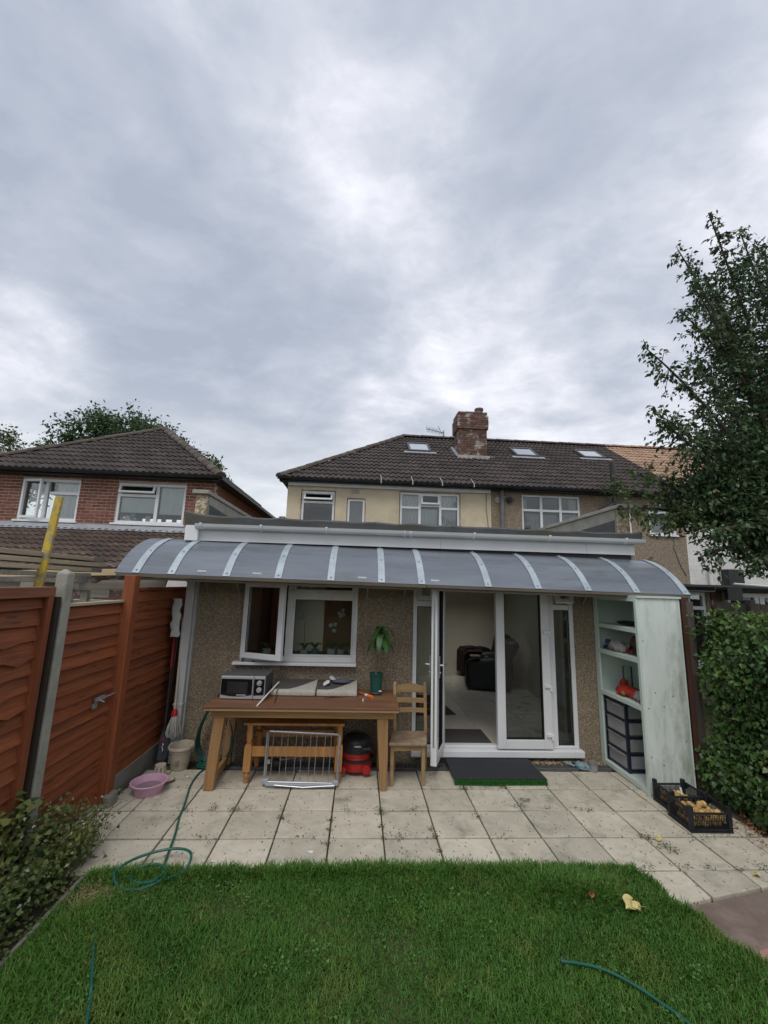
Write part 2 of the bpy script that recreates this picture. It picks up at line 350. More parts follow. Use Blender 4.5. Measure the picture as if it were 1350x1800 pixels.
mat('pink_plastic', (0.57, 0.34, 0.45), (0.53, 0.31, 0.42), scale=4, rough=0.42, rand=0, c3=(0.46, 0.26, 0.36), s3=5, t3=(0.58, 0.85))
mat('water_dirty', (0.20, 0.145, 0.16), (0.25, 0.175, 0.195), scale=9, rough=0.18, rand=0)
mat('mop_cotton', (0.44, 0.42, 0.38), (0.30, 0.285, 0.26), scale=16, rough=0.95, rand=0, island=0.25, stretch=(1, 1, 0.3))
mat('cloth_white', (0.62, 0.64, 0.61), (0.50, 0.53, 0.50), scale=14, rough=0.95, rand=0, bump=0.004, bscale=50)
mat('dustpan', (0.035, 0.04, 0.055), (0.05, 0.056, 0.072), scale=8, rough=0.45, rand=0)
mat('mat_black', (0.022, 0.026, 0.031), (0.034, 0.038, 0.044), scale=50, rough=0.95, rand=0, bump=0.004, bscale=170)
mat('turf_edge', (0.05, 0.22, 0.03), (0.03, 0.15, 0.022), scale=60, rough=0.9, rand=0, island=0.3)
mat('mint_paint', (0.58, 0.67, 0.61), (0.53, 0.63, 0.565), scale=2.5, rough=0.6, rand=0.03, c3=(0.34, 0.41, 0.345), s3=3.2, t3=(0.60, 0.85), bump=0.001, bscale=20)
mat('mint_panel', (0.67, 0.725, 0.68), (0.60, 0.665, 0.615), scale=3.5, rough=0.65, rand=0, stretch=(2.2, 2.2, 0.55), c3=(0.44, 0.49, 0.43), s3=4.5, t3=(0.52, 0.75), bump=0.001, bscale=22)
mat('drawer_frame', (0.012, 0.016, 0.035), (0.018, 0.022, 0.042), scale=9, rough=0.4, rand=0)
mat('drawer_clear', (0.33, 0.345, 0.35), (0.26, 0.27, 0.275), scale=4, rough=0.32, rand=0.14, c3=(0.38, 0.34, 0.28), s3=5, t3=(0.58, 0.8), spec=0.5)
mat('net_red', (0.46, 0.038, 0.018), (0.33, 0.028, 0.015), scale=22, rough=0.7, rand=0.1, bump=0.004, bscale=90)
mat('onion', (0.42, 0.15, 0.05), (0.34, 0.11, 0.035), scale=8, rough=0.45, rand=0.2)
mat('plastic_film', (0.52, 0.52, 0.50), (0.40, 0.38, 0.36), scale=9, rough=0.25, rand=0.1, translucent=0.4, c3=(0.36, 0.28, 0.25), s3=7, t3=(0.5, 0.7))
mat('film_brown', (0.24, 0.13, 0.11), (0.18, 0.09, 0.08), scale=9, rough=0.3, rand=0.1, translucent=0.3)
mat('blue_plastic', (0.022, 0.035, 0.22), rough=0.35, rand=0)
mat('cream_card', (0.58, 0.52, 0.36), rough=0.7, rand=0)
mat('crate_black', (0.011, 0.013, 0.018), (0.020, 0.022, 0.028), scale=10, rough=0.5, rand=0)
mat('fruit', (0.52, 0.36, 0.135), (0.40, 0.235, 0.075), scale=7, rough=0.55, rand=0.2, c3=(0.22, 0.11, 0.04), s3=7, t3=(0.60, 0.78))
mat('slipper_blue', (0.22, 0.32, 0.345), (0.17, 0.26, 0.285), scale=8, rough=0.7, rand=0.1)
mat('gravel_mat', (0.33, 0.245, 0.15), (0.20, 0.15, 0.10), scale=12, rough=0.9, rand=0, island=0.55)
mat('grate', (0.13, 0.13, 0.13), (0.18, 0.18, 0.175), scale=20, rough=0.6, metal=0.3, rand=0)
mat('slab', (0.56, 0.515, 0.415), (0.44, 0.40, 0.315), scale=5.5, rough=0.88, rand=0.11, bump=0.010, bscale=9, detail=8, dist=0.6, c3=(0.23, 0.215, 0.175), s3=4.0, t3=(0.53, 0.80), spec=0.3)
def slab_pits(m):
    # small dark moss-filled pits all over the riven concrete
    nt = m.node_tree; N, L = nt.nodes, nt.links
    bs = N["Principled BSDF"]; src = bs.inputs['Base Color'].links[0].from_socket
    mp = [n for n in N if n.type == 'MAPPING'][0]
    m2 = N.new("ShaderNodeMapping"); m2.inputs['Rotation'].default_value = (0, 0, 0.7); m2.inputs['Scale'].default_value = (1.7, 0.8, 1)
    L.new(mp.outputs[0], m2.inputs[0])
    v = N.new("ShaderNodeTexVoronoi"); v.inputs['Scale'].default_value = 30; L.new(m2.outputs[0], v.inputs['Vector'])
    sp = N.new("ShaderNodeSeparateColor"); L.new(v.outputs['Color'], sp.inputs[0])
    th = N.new("ShaderNodeMapRange"); th.inputs[1].default_value = 0.45; th.inputs[2].default_value = 1.0; th.inputs[3].default_value = 0.0; th.inputs[4].default_value = 0.36
    L.new(sp.outputs[0], th.inputs[0])
    lt = N.new("ShaderNodeMath"); lt.operation = 'SUBTRACT'; L.new(th.outputs[0], lt.inputs[0]); L.new(v.outputs['Distance'], lt.inputs[1])
    n = N.new("ShaderNodeTexNoise"); n.inputs['Scale'].default_value = 2.2; L.new(mp.outputs[0], n.inputs['Vector'])
    r2 = N.new("ShaderNodeMapRange"); r2.inputs[1].default_value = 0.28; r2.inputs[2].default_value = 0.42; L.new(n.outputs[0], r2.inputs[0])
    sm = N.new("ShaderNodeMapRange"); sm.inputs[1].default_value = 0.0; sm.inputs[2].default_value = 0.08; L.new(lt.outputs[0], sm.inputs[0])
    mu = N.new("ShaderNodeMath"); mu.operation = 'MULTIPLY'; L.new(sm.outputs[0], mu.inputs[0]); L.new(r2.outputs[0], mu.inputs[1])
    m3 = N.new("ShaderNodeMath"); m3.operation = 'MULTIPLY'; m3.inputs[1].default_value = 0.85; L.new(mu.outputs[0], m3.inputs[0])
    x = N.new("ShaderNodeMix"); x.data_type = 'RGBA'; L.new(m3.outputs[0], x.inputs[0]); L.new(src, x.inputs[6]); x.inputs[7].default_value = (0.10, 0.088, 0.062, 1)
    L.new(x.outputs[2], bs.inputs['Base Color'])
slab_pits(MATS['slab'])
def mould(m):
    # mould creeping in from the right-hand edge and the foot of the panel, in ragged vertical runs
    nt = m.node_tree; N, L = nt.nodes, nt.links
    bs = N['Principled BSDF']; src = bs.inputs['Base Color'].links[0].from_socket
    tc = [n for n in N if n.type == 'TEX_COORD'][0]
    mp = N.new('ShaderNodeMapping'); mp.inputs['Scale'].default_value = (9, 9, 2.6); L.new(tc.outputs['Object'], mp.inputs[0])
    n1 = N.new('ShaderNodeTexNoise'); n1.inputs['Scale'].default_value = 1.0; n1.inputs['Detail'].default_value = 9; n1.inputs['Roughness'].default_value = 0.72; L.new(mp.outputs[0], n1.inputs['Vector'])
    sp = N.new('ShaderNodeSeparateXYZ'); L.new(tc.outputs['Object'], sp.inputs[0])
    a = N.new('ShaderNodeMath'); a.operation = 'MULTIPLY_ADD'; a.inputs[1].default_value = 0.65; L.new(sp.outputs[0], a.inputs[0]); L.new(n1.outputs[0], a.inputs[2])
    b = N.new('ShaderNodeMath'); b.operation = 'MULTIPLY_ADD'; b.inputs[1].default_value = -0.07; L.new(sp.outputs[2], b.inputs[0]); L.new(a.outputs[0], b.inputs[2])
    r = N.new('ShaderNodeMapRange'); r.inputs[1].default_value = 0.50; r.inputs[2].default_value = 0.86; r.inputs[4].default_value = 0.85; L.new(b.outputs[0], r.inputs[0])
    x = N.new('ShaderNodeMix'); x.data_type = 'RGBA'; L.new(r.outputs[0], x.inputs[0]); L.new(src, x.inputs[6]); x.inputs[7].default_value = (0.155, 0.165, 0.095, 1)
    L.new(x.outputs[2], bs.inputs['Base Color'])
mould(MATS['mint_panel'])
mat('joint_soil', (0.062, 0.058, 0.038), (0.095, 0.088, 0.062), scale=14, rough=1.0, rand=0, c3=(0.04, 0.06, 0.022), s3=4, t3=(0.5, 0.65))
mat('path_brown', (0.235, 0.180, 0.150), (0.18, 0.135, 0.112), scale=6, rough=0.95, rand=0, bump=0.006, bscale=32, c3=(0.14, 0.095, 0.085), s3=5, t3=(0.52, 0.75))
mat('path_pink', (0.46, 0.25, 0.20), (0.36, 0.185, 0.15), scale=9, rough=0.95, rand=0.1, bump=0.006, bscale=26)
mat('lawn_soil', (0.040, 0.062, 0.016), (0.060, 0.062, 0.024), scale=7, rough=1.0, rand=0, bump=0.01, bscale=30)
mat('grass_blade', (0.088, 0.200, 0.027), (0.060, 0.150, 0.022), scale=2.4, rough=0.55, rand=0, island=0.38, c3=(0.130, 0.200, 0.036), s3=2.6, t3=(0.50, 0.70), translucent=0.3, spec=0.3)
mat('grass_dry', (0.30, 0.255, 0.12), (0.22, 0.20, 0.09), scale=5, rough=0.8, rand=0, island=0.3, translucent=0.15)
mat('weed_leaf', (0.095, 0.195, 0.045), (0.070, 0.155, 0.032), scale=6, rough=0.55, rand=0, island=0.3, translucent=0.2)
mat('moss', (0.062, 0.085, 0.026), (0.085, 0.09, 0.036), scale=14, rough=0.95, rand=0, island=0.35)
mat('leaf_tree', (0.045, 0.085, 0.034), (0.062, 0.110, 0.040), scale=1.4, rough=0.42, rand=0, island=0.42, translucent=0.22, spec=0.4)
mat('leaf_tree_backlit', (0.105, 0.150, 0.045), (0.08, 0.125, 0.038), scale=1.4, rough=0.45, rand=0, island=0.42, translucent=0.28)  # paler leaf copy: backlight on the low left branches put into the colour
mat('leaf_hedge', (0.062, 0.120, 0.026), (0.040, 0.085, 0.020), scale=2.2, rough=0.34, rand=0, island=0.5, translucent=0.15, c3=(0.12, 0.18, 0.035), s3=1.8, t3=(0.54, 0.72), spec=0.4)
mat('leaf_hedge_new', (0.14, 0.22, 0.05), (0.10, 0.18, 0.04), scale=4, rough=0.4, rand=0, island=0.4, translucent=0.25)
mat('leaf_shrub', (0.095, 0.135, 0.032), (0.062, 0.095, 0.024), scale=4, rough=0.6, rand=0, island=0.5, translucent=0.2, c3=(0.15, 0.155, 0.035), s3=3, t3=(0.48, 0.66))
mat('leaf_shrub_pale', (0.30, 0.30, 0.22), (0.22, 0.22, 0.16), scale=6, rough=0.7, rand=0, island=0.4)
mat('leaf_far', (0.072, 0.120, 0.045), (0.050, 0.090, 0.036), scale=0.9, rough=0.6, rand=0, island=0.45, translucent=0.2)
mat('leaf_far_olive', (0.120, 0.145, 0.06), (0.09, 0.115, 0.05), scale=0.9, rough=0.6, rand=0, island=0.45, translucent=0.2)
mat('bark', (0.10, 0.078, 0.058), (0.065, 0.05, 0.04), scale=9, rough=0.95, stretch=(2, 2, 0.4), rand=0.1, bump=0.01)
mat('leaf_yellow', (0.72, 0.66, 0.30), (0.66, 0.55, 0.24), scale=9, rough=0.7, rand=0.05, translucent=0.2)
mat('leaf_brown', (0.34, 0.15, 0.06), (0.25, 0.11, 0.05), scale=12, rough=0.8, rand=0.15, translucent=0.1)
mat('room_wall', (0.66, 0.585, 0.485), (0.62, 0.55, 0.455), scale=2, rough=0.9, rand=0)
mat('marble', (0.74, 0.67, 0.58), (0.68, 0.61, 0.53), scale=2, rough=0.22, rand=0.04, c3=(0.46, 0.39, 0.33), s3=1.6, t3=(0.60, 0.66), detail=8, dist=2.2)
mat('leather_black', (0.012, 0.012, 0.014), (0.02, 0.02, 0.022), scale=9, rough=0.38, rand=0.1, bump=0.004, bscale=24)
mat('throw_red', (0.040, 0.013, 0.010), (0.026, 0.010, 0.009), scale=9, rough=0.95, rand=0, bump=0.004, bscale=40)
mat('rug_brown', (0.115, 0.055, 0.03), (0.16, 0.08, 0.04), scale=6, rough=0.95, rand=0)
mat('rug_tan', (0.36, 0.25, 0.14), rough=0.95, rand=0)
mat('kitchen_brown', (0.13, 0.055, 0.025), (0.10, 0.042, 0.02), scale=3, rough=0.5, rand=0)
mat('petal', (0.74, 0.72, 0.70), rough=0.6, rand=0.05, translucent=0.3)
mat('pot_white', (0.66, 0.66, 0.63), rough=0.4, rand=0.08)
mat('pot_blue', (0.12, 0.25, 0.38), rough=0.4, rand=0)
mat('pot_red', (0.40, 0.03, 0.03), rough=0.4, rand=0)
mat('teal_plastic', (0.02, 0.12, 0.15), rough=0.4, rand=0)
glass('glass_window', refl=1.0)
glass('glass_upper', tint=(0.90, 0.93, 0.93), refl=1.5)
glass('glass_skylight', tint=(0.6, 0.65, 0.66), refl=6.0)
glass('clear_plastic', tint=(0.90, 0.92, 0.92), refl=1.4, rough=0.05)
glass('clear_glass', tint=(0.92, 0.95, 0.94), refl=1.8)
def pattern_pane():
    # old frosted glass: pale with a diffuse shine
    mat('glass_frosted', (0.10, 0.115, 0.12), (0.075, 0.085, 0.09), scale=3, rough=0.12, rand=0, spec=0.8, coat=0.5)
pattern_pane()

# ------------------------------------------------------------------ mesh helpers
class MB:
    def __init__(s): s.v = []; s.f = []; s.mi = []; s.m = 0
    def add(s, vs, fs):
        o = len(s.v); s.v.extend([tuple(p) for p in vs]); s.f.extend([tuple(i + o for i in f) for f in fs]); s.mi.extend([s.m] * len(fs)); return s
    def box(s, x0, x1, y0, y1, z0, z1):
        vs = [(x0, y0, z0), (x1, y0, z0), (x1, y1, z0), (x0, y1, z0), (x0, y0, z1), (x1, y0, z1), (x1, y1, z1), (x0, y1, z1)]
        return s.add(vs, [(0, 3, 2, 1), (4, 5, 6, 7), (0, 1, 5, 4), (1, 2, 6, 5), (2, 3, 7, 6), (3, 0, 4, 7)])
    def obox(s, c, size, M=None):
        a, b, d = size[0] / 2, size[1] / 2, size[2] / 2
        q = MB().box(-a, a, -b, b, -d, d); M = M if M is not None else Matrix.Identity(3)
        return s.add([Vector(c) + M @ Vector(p) for p in q.v], q.f)
    def bar(s, p0, p1, w, t, up=(0, 0, 1)):
        p0, p1 = Vector(p0), Vector(p1); d = (p1 - p0); l = d.length; x = d / l
        z = Vector(up); z = (z - x * z.dot(x)).normalized(); y = z.cross(x)
        M = Matrix((x, y, z)).transposed()
        return s.obox((p0 + p1) / 2, (l, w, t), M)
    def cyl(s, p0, p1, r0, r1=None, n=12, caps=True):
        r1 = r0 if r1 is None else r1
        p0, p1 = Vector(p0), Vector(p1); d = (p1 - p0).normalized()
        a = d.orthogonal().normalized(); b = d.cross(a)
        vs = []
        for p, r in ((p0, r0), (p1, r1)):
            for i in range(n):
                t = 2 * math.pi * i / n; vs.append(p + a * (r * math.cos(t)) + b * (r * math.sin(t)))
        fs = [(i, (i + 1) % n, n + (i + 1) % n, n + i) for i in range(n)]
        if caps: fs += [tuple(range(n - 1, -1, -1)), tuple(range(n, 2 * n))]
        return s.add(vs, fs)
    def tube(s, pts, r, n=7, caps=True):
        pts = [Vector(p) for p in pts]; k = len(pts); rs = r if isinstance(r, (list, tuple)) else [r] * k
        t = [(pts[min(i + 1, k - 1)] - pts[max(i - 1, 0)]).normalized() for i in range(k)]
        a = t[0].orthogonal().normalized(); vs = []
        for i in range(k):
            a = (a - t[i] * a.dot(t[i])); a = a.normalized() if a.length > 1e-6 else t[i].orthogonal().normalized(); b = t[i].cross(a)
            for j in range(n):
                q = 2 * math.pi * j / n; vs.append(pts[i] + (a * math.cos(q) + b * math.sin(q)) * rs[i])
        fs = [(i * n + j, i * n + (j + 1) % n, (i + 1) * n + (j + 1) % n, (i + 1) * n + j) for i in range(k - 1) for j in range(n)]
        if caps: fs += [tuple(range(n - 1, -1, -1)), tuple(range((k - 1) * n, k * n))]
        return s.add(vs, fs)
    def lathe(s, prof, c=(0, 0, 0), n=20, sx=1.0, sy=1.0, caps=(False, False)):
        vs = []; k = len(prof)
        for r, z in prof:
            for j in range(n):
                q = 2 * math.pi * j / n; vs.append((c[0] + r * math.cos(q) * sx, c[1] + r * math.sin(q) * sy, c[2] + z))
        fs = [(i * n + j, i * n + (j + 1) % n, (i + 1) * n + (j + 1) % n, (i + 1) * n + j) for i in range(k - 1) for j in range(n)]
        if caps[0]: fs.append(tuple(range(n - 1, -1, -1)))
        if caps[1]: fs.append(tuple(range((k - 1) * n, k * n)))
        return s.add(vs, fs)
    def ball(s, c, r, nu=10, nv=7, sc=(1, 1, 1), M=None, jit=0.0):
        vs = []; fs = []
        for i in range(nv + 1):
            th = math.pi * i / nv
            for j in range(nu):
                ph = 2 * math.pi * j / nu; q = r * (1 + (random.uniform(-jit, jit) if jit else 0))
                p = Vector((q * sc[0] * math.sin(th) * math.cos(ph), q * sc[1] * math.sin(th) * math.sin(ph), q * sc[2] * math.cos(th)))
                vs.append(Vector(c) + (M @ p if M is not None else p))
        for i in range(nv):
            for j in range(nu): fs.append((i * nu + j, (i + 1) * nu + j, (i + 1) * nu + (j + 1) % nu, i * nu + (j + 1) % nu))
        return s.add(vs, fs)
    def prism(s, pts, axis, a, b):
        # polygon in the two other axes, extruded along axis from a to b
        n = len(pts); vs = []
        for h in (a, b):
            for p in pts:
                q = {0: (h, p[0], p[1]), 1: (p[0], h, p[1]), 2: (p[0], p[1], h)}[axis]; vs.append(q)
        return s.add(vs, [tuple(range(n)), tuple(range(2 * n - 1, n - 1, -1))] + [(i, n + i, n + (i + 1) % n, (i + 1) % n) for i in range(n)])
    def xf(s, M):
        s.v = [tuple(M @ Vector(p)) for p in s.v]; return s

WORLD = {}
def mesh_of(name, mb, mats, smooth=False, off=None):
    me = bpy.data.meshes.new(name)
    vs = mb.v if off is None else [(p[0] - off[0], p[1] - off[1], p[2] - off[2]) for p in mb.v]
    me.from_pydata(vs, [], mb.f)
    for m in (mats if isinstance(mats, (list, tuple)) else [mats]): me.materials.append(MATS[m])
    if max(mb.mi, default=0) > 0: me.polygons.foreach_set('material_index', mb.mi)
    if smooth: me.polygons.foreach_set('use_smooth', [True] * len(me.polygons))
    bm = bmesh.new(); bm.from_mesh(me); bmesh.ops.recalc_face_normals(bm, faces=bm.faces); bm.to_mesh(me); bm.free()
    me.update(); return me
def tag(o, label=None, cat=None, group=None, kind=None):
    if label: o['label'] = label
    if cat: o['category'] = cat
    if group: o['group'] = group
    if kind: o['kind'] = kind
    return o
def thing(name, label, cat, loc=(0, 0, 0), rotz=0.0, group=None, kind=None, rot=None):
    o = bpy.data.objects.new(name, None); COL.objects.link(o); o.empty_display_size = 0.1
    o.location = loc; o.rotation_euler = rot if rot else (0, 0, rotz)
    WORLD[o.name] = Matrix.LocRotScale(Vector(loc), Euler(o.rotation_euler), None)
    return tag(o, label, cat, group, kind)
def obj_of(name, me, parent=None, M=None):
    o = bpy.data.objects.new(name, me); COL.objects.link(o)
    M = Matrix.Identity(4) if M is None else M
    if parent is not None:
        o.parent = parent; o.matrix_parent_inverse = Matrix.Identity(4)
        o.matrix_basis = WORLD[parent.name].inverted() @ M
    else: o.matrix_basis = M
    WORLD[o.name] = M
    return o
def part(name, mb, mats, parent=None, smooth=False, bevel=0.0, seg=2, local=False, label=None, kind=None, angle=35, piv=None):
    """One mesh object; world coordinates unless local (then in the parent's axes)."""
    if local and parent is not None:
        M = WORLD[parent.name]; me = mesh_of(name, mb, mats, smooth); o = obj_of(name, me, parent, M)
    else:
        c = Vector(piv) if piv is not None else (Vector([sum(p[i] for p in mb.v) / len(mb.v) for i in range(3)]) if len(mb.v) < 60000 else Vector((0, 0, 0)))
        if parent is None and piv is None: c.z = min(p[2] for p in mb.v)
        me = mesh_of(name, mb, mats, smooth, c); o = obj_of(name, me, parent, Matrix.Translation(c))
    if bevel > 0:
        b = o.modifiers.new("bevel", 'BEVEL'); b.width = bevel; b.segments = seg; b.limit_method = 'ANGLE'; b.angle_limit = R(40)
    if smooth:
        try:
            es = o.modifiers.new("split", 'EDGE_SPLIT'); es.split_angle = R(angle)
        except Exception: pass
    return tag(o, label, kind=kind)
def copy_tree(o, loc=None, rotz=None, label=None, parent=None):
    c = o.copy(); COL.objects.link(c)
    if parent is not None: c.parent = parent
    else:
        if loc is not None: c.location = loc
        if rotz is not None: c.rotation_euler = (0, 0, rotz)
        if label: c['label'] = label
    for ch in o.children: copy_tree(ch, parent=c)
    return c
def np_mesh(name, verts, faces, mats, mi=None, smooth=False):
    """fast mesh from numpy arrays, all faces with the same number of corners"""
    me = bpy.data.meshes.new(name); nv, nf, k = len(verts), len(faces), faces.shape[1]
    me.vertices.add(nv); me.vertices.foreach_set('co', np.ascontiguousarray(verts, dtype=np.float32).ravel())
    me.loops.add(nf * k); me.loops.foreach_set('vertex_index', np.ascontiguousarray(faces, dtype=np.int32).ravel())
    me.polygons.add(nf); me.polygons.foreach_set('loop_start', np.arange(0, nf * k, k, dtype=np.int32))
    try: me.polygons.foreach_set('loop_total', np.full(nf, k, dtype=np.int32))
    except Exception: pass
    for m in (mats if isinstance(mats, (list, tuple)) else [mats]): me.materials.append(MATS[m])
    if mi is not None: me.polygons.foreach_set('material_index', np.ascontiguousarray(mi, dtype=np.int32))
    if smooth: me.polygons.foreach_set('use_smooth', np.ones(nf, dtype=bool))
    me.update(calc_edges=True); me.validate(); return me
def unit(a): return a / np.maximum(np.linalg.norm(a, axis=-1, keepdims=True), 1e-9)
LEAF_V = np.array([(0, 0, 0), (0.42, 0.27, 0.07), (0.42, -0.27, 0.07), (1, 0, -0.10), (0.48, 0, 0)])
LEAF_F = np.array([(0, 2, 4), (2, 3, 4), (3, 1, 4), (1, 0, 4)])
IVY_V = np.array([(0, 0, 0), (0.18, 0.42, 0.05), (0.50, 0.30, 0.04), (1, 0, -0.08), (0.50, -0.30, 0.04), (0.18, -0.42, 0.05), (0.40, 0, 0)])
IVY_F = np.array([(0, 6, 1), (1, 6, 2), (2, 6, 3), (3, 6, 4), (4, 6, 5), (5, 6, 0)])
def leaf_arrays(P, D, Nn, size, V=LEAF_V, F=LEAF_F, wid=1.0):
    """leaves at P pointing along D with face normal near Nn"""
    P, D, Nn = np.asarray(P), unit(np.asarray(D)), np.asarray(Nn)
    B = unit(np.cross(Nn, D)); Z = np.cross(D, B); s = np.asarray(size).reshape(-1, 1, 1)
    vv = V[None] * s
    W = P[:, None] + vv[..., 0:1] * D[:, None] + vv[..., 1:2] * wid * B[:, None] + vv[..., 2:3] * Z[:, None]
    n, k = len(P), len(V)
    FF = (F[None] + (np.arange(n) * k)[:, None, None]).reshape(-1, F.shape[1])
    return W.reshape(-1, 3), FF
def leaf_object(name, arrs, mats, parent=None, kind='stuff', piv=(0, 0, 0)):
    """arrs: list of (verts, faces, material index)"""
    V, F, I, o = [], [], [], 0
    for v, f, m in arrs:
        V.append(v); F.append(f + o); I.append(np.full(len(f), m)); o += len(v)
    V = np.concatenate(V) - np.array(piv)
    ob = obj_of(name, np_mesh(name, V, np.concatenate(F), mats, np.concatenate(I)), parent, Matrix.Translation(piv))
    return tag(ob, kind=kind) if kind else ob
def walls(mb, x0, x1, z0, z1, y0, y1, holes, axis=1):
    """a wall slab with rectangular holes; axis 1: faces along Y, axis 0: along X (then x is y)"""
    xs = sorted({x0, x1, *[h[0] for h in holes], *[h[1] for h in holes]}); zs = sorted({z0, z1, *[h[2] for h in holes], *[h[3] for h in holes]})
    xs = [x for x in xs if x0 <= x <= x1]; zs = [z for z in zs if z0 <= z <= z1]
    def solid(i, j):
        if i < 0 or j < 0 or i >= len(xs) - 1 or j >= len(zs) - 1: return False
        cx, cz = (xs[i] + xs[i + 1]) / 2, (zs[j] + zs[j + 1]) / 2
        return not any(h[0] < cx < h[1] and h[2] < cz < h[3] for h in holes)
    def P(x, y, z): return (x, y, z) if axis == 1 else (y, x, z)
    for i in range(len(xs) - 1):
        for j in range(len(zs) - 1):
            if not solid(i, j): continue
            a, b, c, d = xs[i], xs[i + 1], zs[j], zs[j + 1]
            mb.add([P(a, y0, c), P(b, y0, c), P(b, y0, d), P(a, y0, d)], [(0, 1, 2, 3)])
            mb.add([P(a, y1, c), P(b, y1, c), P(b, y1, d), P(a, y1, d)], [(3, 2, 1, 0)])
            if not solid(i - 1, j): mb.add([P(a, y0, c), P(a, y1, c), P(a, y1, d), P(a, y0, d)], [(0, 1, 2, 3)])
            if not solid(i + 1, j): mb.add([P(b, y0, c), P(b, y1, c), P(b, y1, d), P(b, y0, d)], [(3, 2, 1, 0)])
            if not solid(i, j - 1): mb.add([P(a, y0, c), P(b, y0, c), P(b, y1, c), P(a, y1, c)], [(0, 1, 2, 3)])
            if not solid(i, j + 1): mb.add([P(a, y0, d), P(b, y0, d), P(b, y1, d), P(a, y1, d)], [(3, 2, 1, 0)])
    return mb
def frame(mb, x0, x1, z0, z1, y0, y1, w, wb=None):
    """a rectangular frame of four bars (mitre-free, butted)"""
    wb = w if wb is None else wb
    mb.box(x0, x0 + w, y0, y1, z0, z1); mb.box(x1 - w, x1, y0, y1, z0, z1)
    mb.box(x0 + w, x1 - w, y0 + 0.001, y1 - 0.001, z0, z0 + wb); mb.box(x0 + w, x1 - w, y0 + 0.001, y1 - 0.001, z1 - w, z1)
    return mb
# ================================================================== SETTING
def sheet(name, pts, z, m, kind='structure', parent=None):
    mb = MB(); mb.add([(p[0], p[1], z) for p in pts], [tuple(range(len(pts)))])
    o = part(name, mb, m, parent, piv=(0, 0, 0)); o['kind'] = kind; return o
sheet('ground', [(-300, -120), (300, -120), (300, 600), (-300, 600)], -0.06, 'lawn_soil')
lawn_poly = [(-1.70, -15), (4.2, -15), (2.62, 0.6), (2.24, 2.42), (2.08, 2.89), (2.02, 3.19), (-1.70, 3.19)]
def build_lawn():
    # gently uneven turf
    mb = MB(); nx, ny = 24, 20
    for j in range(ny + 1):
        y = 1.2 + (3.19 - 1.2) * j / ny
        xr = np.interp(y, [0.6, 2.42, 2.89, 3.19], [2.62, 2.24, 2.08, 2.02])
        for i in range(nx + 1):
            x = -1.70 + (xr + 1.70) * i / nx
            e = min(i, nx - i, ny - j, 3) / 3.0
            mb.v.append((x, y, 0.0 + 0.02 * e * (0.5 + 0.5 * math.sin(x * 2.3 + y * 3.1))))
    mb.f = [(j * (nx + 1) + i, j * (nx + 1) + i + 1, (j + 1) * (nx + 1) + i + 1, (j + 1) * (nx + 1) + i) for j in range(ny) for i in range(nx)]
    mb.mi = [0] * len(mb.f)
    mb.add([(-1.70, 1.2, 0), (-1.70, -15, 0), (4.2, -15, 0), (2.62, 0.6, 0), (2.497, 1.2, 0)], [(0, 1, 2, 3, 4)])
    tag(part('lawn', mb, 'lawn_soil', piv=(0, 0, 0)), kind='structure')
build_lawn()
sheet('soil_bed', [(-2.6, -6), (-1.70, -6), (-1.70, 3.4), (-2.6, 3.9)], -0.012, 'soil')
sheet('hedge_bed', [(3.24, 2.0), (5.0, 2.0), (5.0, 4.6), (3.42, 4.6), (3.24, 3.3)], -0.008, 'soil')
sheet('path', [(2.085, 2.878), (2.855, 3.03), (3.6, 3.18), (6.5, 1.0), (6.5, -6), (4.4, -6), (2.62, 0.6), (2.25, 2.42)], -0.018, 'path_brown')

patio = part('patio', MB().add([(-2.14, 3.0, -0.03), (3.6, 3.0, -0.03), (3.6, 5.08, -0.03), (-2.14, 5.08, -0.03)], [(0, 1, 2, 3)]), 'joint_soil', piv=(0, 0, 0))
patio['kind'] = 'structure'
SX, SY, X0, Y0 = 0.422, 0.395, -1.846, 3.204
def slab_mesh(w, d):
    return mesh_of('paving_slab', MB().box(-w / 2, w / 2, -d / 2, d / 2, -0.035, 0), 'slab')
def put_slab(me, cx, cy):
    o = obj_of('paving_slab', me, patio, Matrix.Translation((cx, cy, random.uniform(-0.003, 0.003))) @ Euler((random.uniform(-.011, .011), random.uniform(-.011, .011), random.uniform(-.008, .008))).to_matrix().to_4x4())
    b = o.modifiers.new("bevel", 'BEVEL'); b.width = 0.006; b.segments = 2
    return o
G = 0.0115
full = slab_mesh(SX - G, SY - G * 1.6)
for r in range(5):
    ya, yb = Y0 + r * SY, min(Y0 + (r + 1) * SY, 4.83)
    for c in range(-1, 13):
        xa, xb = max(X0 + c * SX, -2.11), min(X0 + (c + 1) * SX, 3.56 if r < 1 else 3.40)
        if xb - xa < 0.06 or yb - ya < 0.06 or (r >= 3 and xa > 3.3): continue
        fl = abs(xb - xa - SX) < 1e-6 and abs(yb - ya - SY) < 1e-6
        put_slab(full if fl else slab_mesh(xb - xa - G, yb - ya - G * 1.6), (xa + xb) / 2, (ya + yb) / 2)
# the slanted row between the lawn corner and the brown path
for c in range(9, 13):
    xa, xb = X0 + c * SX, min(X0 + (c + 1) * SX, 3.5)
    xa = max(xa, 2.03)
    fy = lambda x: 2.875 + (x - 2.08) * 0.197
    if xb - xa < 0.1: continue
    q = [(xa + G / 2, fy(xa) + 0.012), (xb - G / 2, fy(xb) + 0.012), (xb - G / 2, Y0 - G / 2), (xa + G / 2, Y0 - G / 2)]
    mx, my = (xa + xb) / 2, Y0 - 0.12
    me = mesh_of('paving_slab', MB().prism([(p[0] - mx, p[1] - my) for p in q], 2, -0.035, 0), 'slab')
    put_slab(me, mx, my)
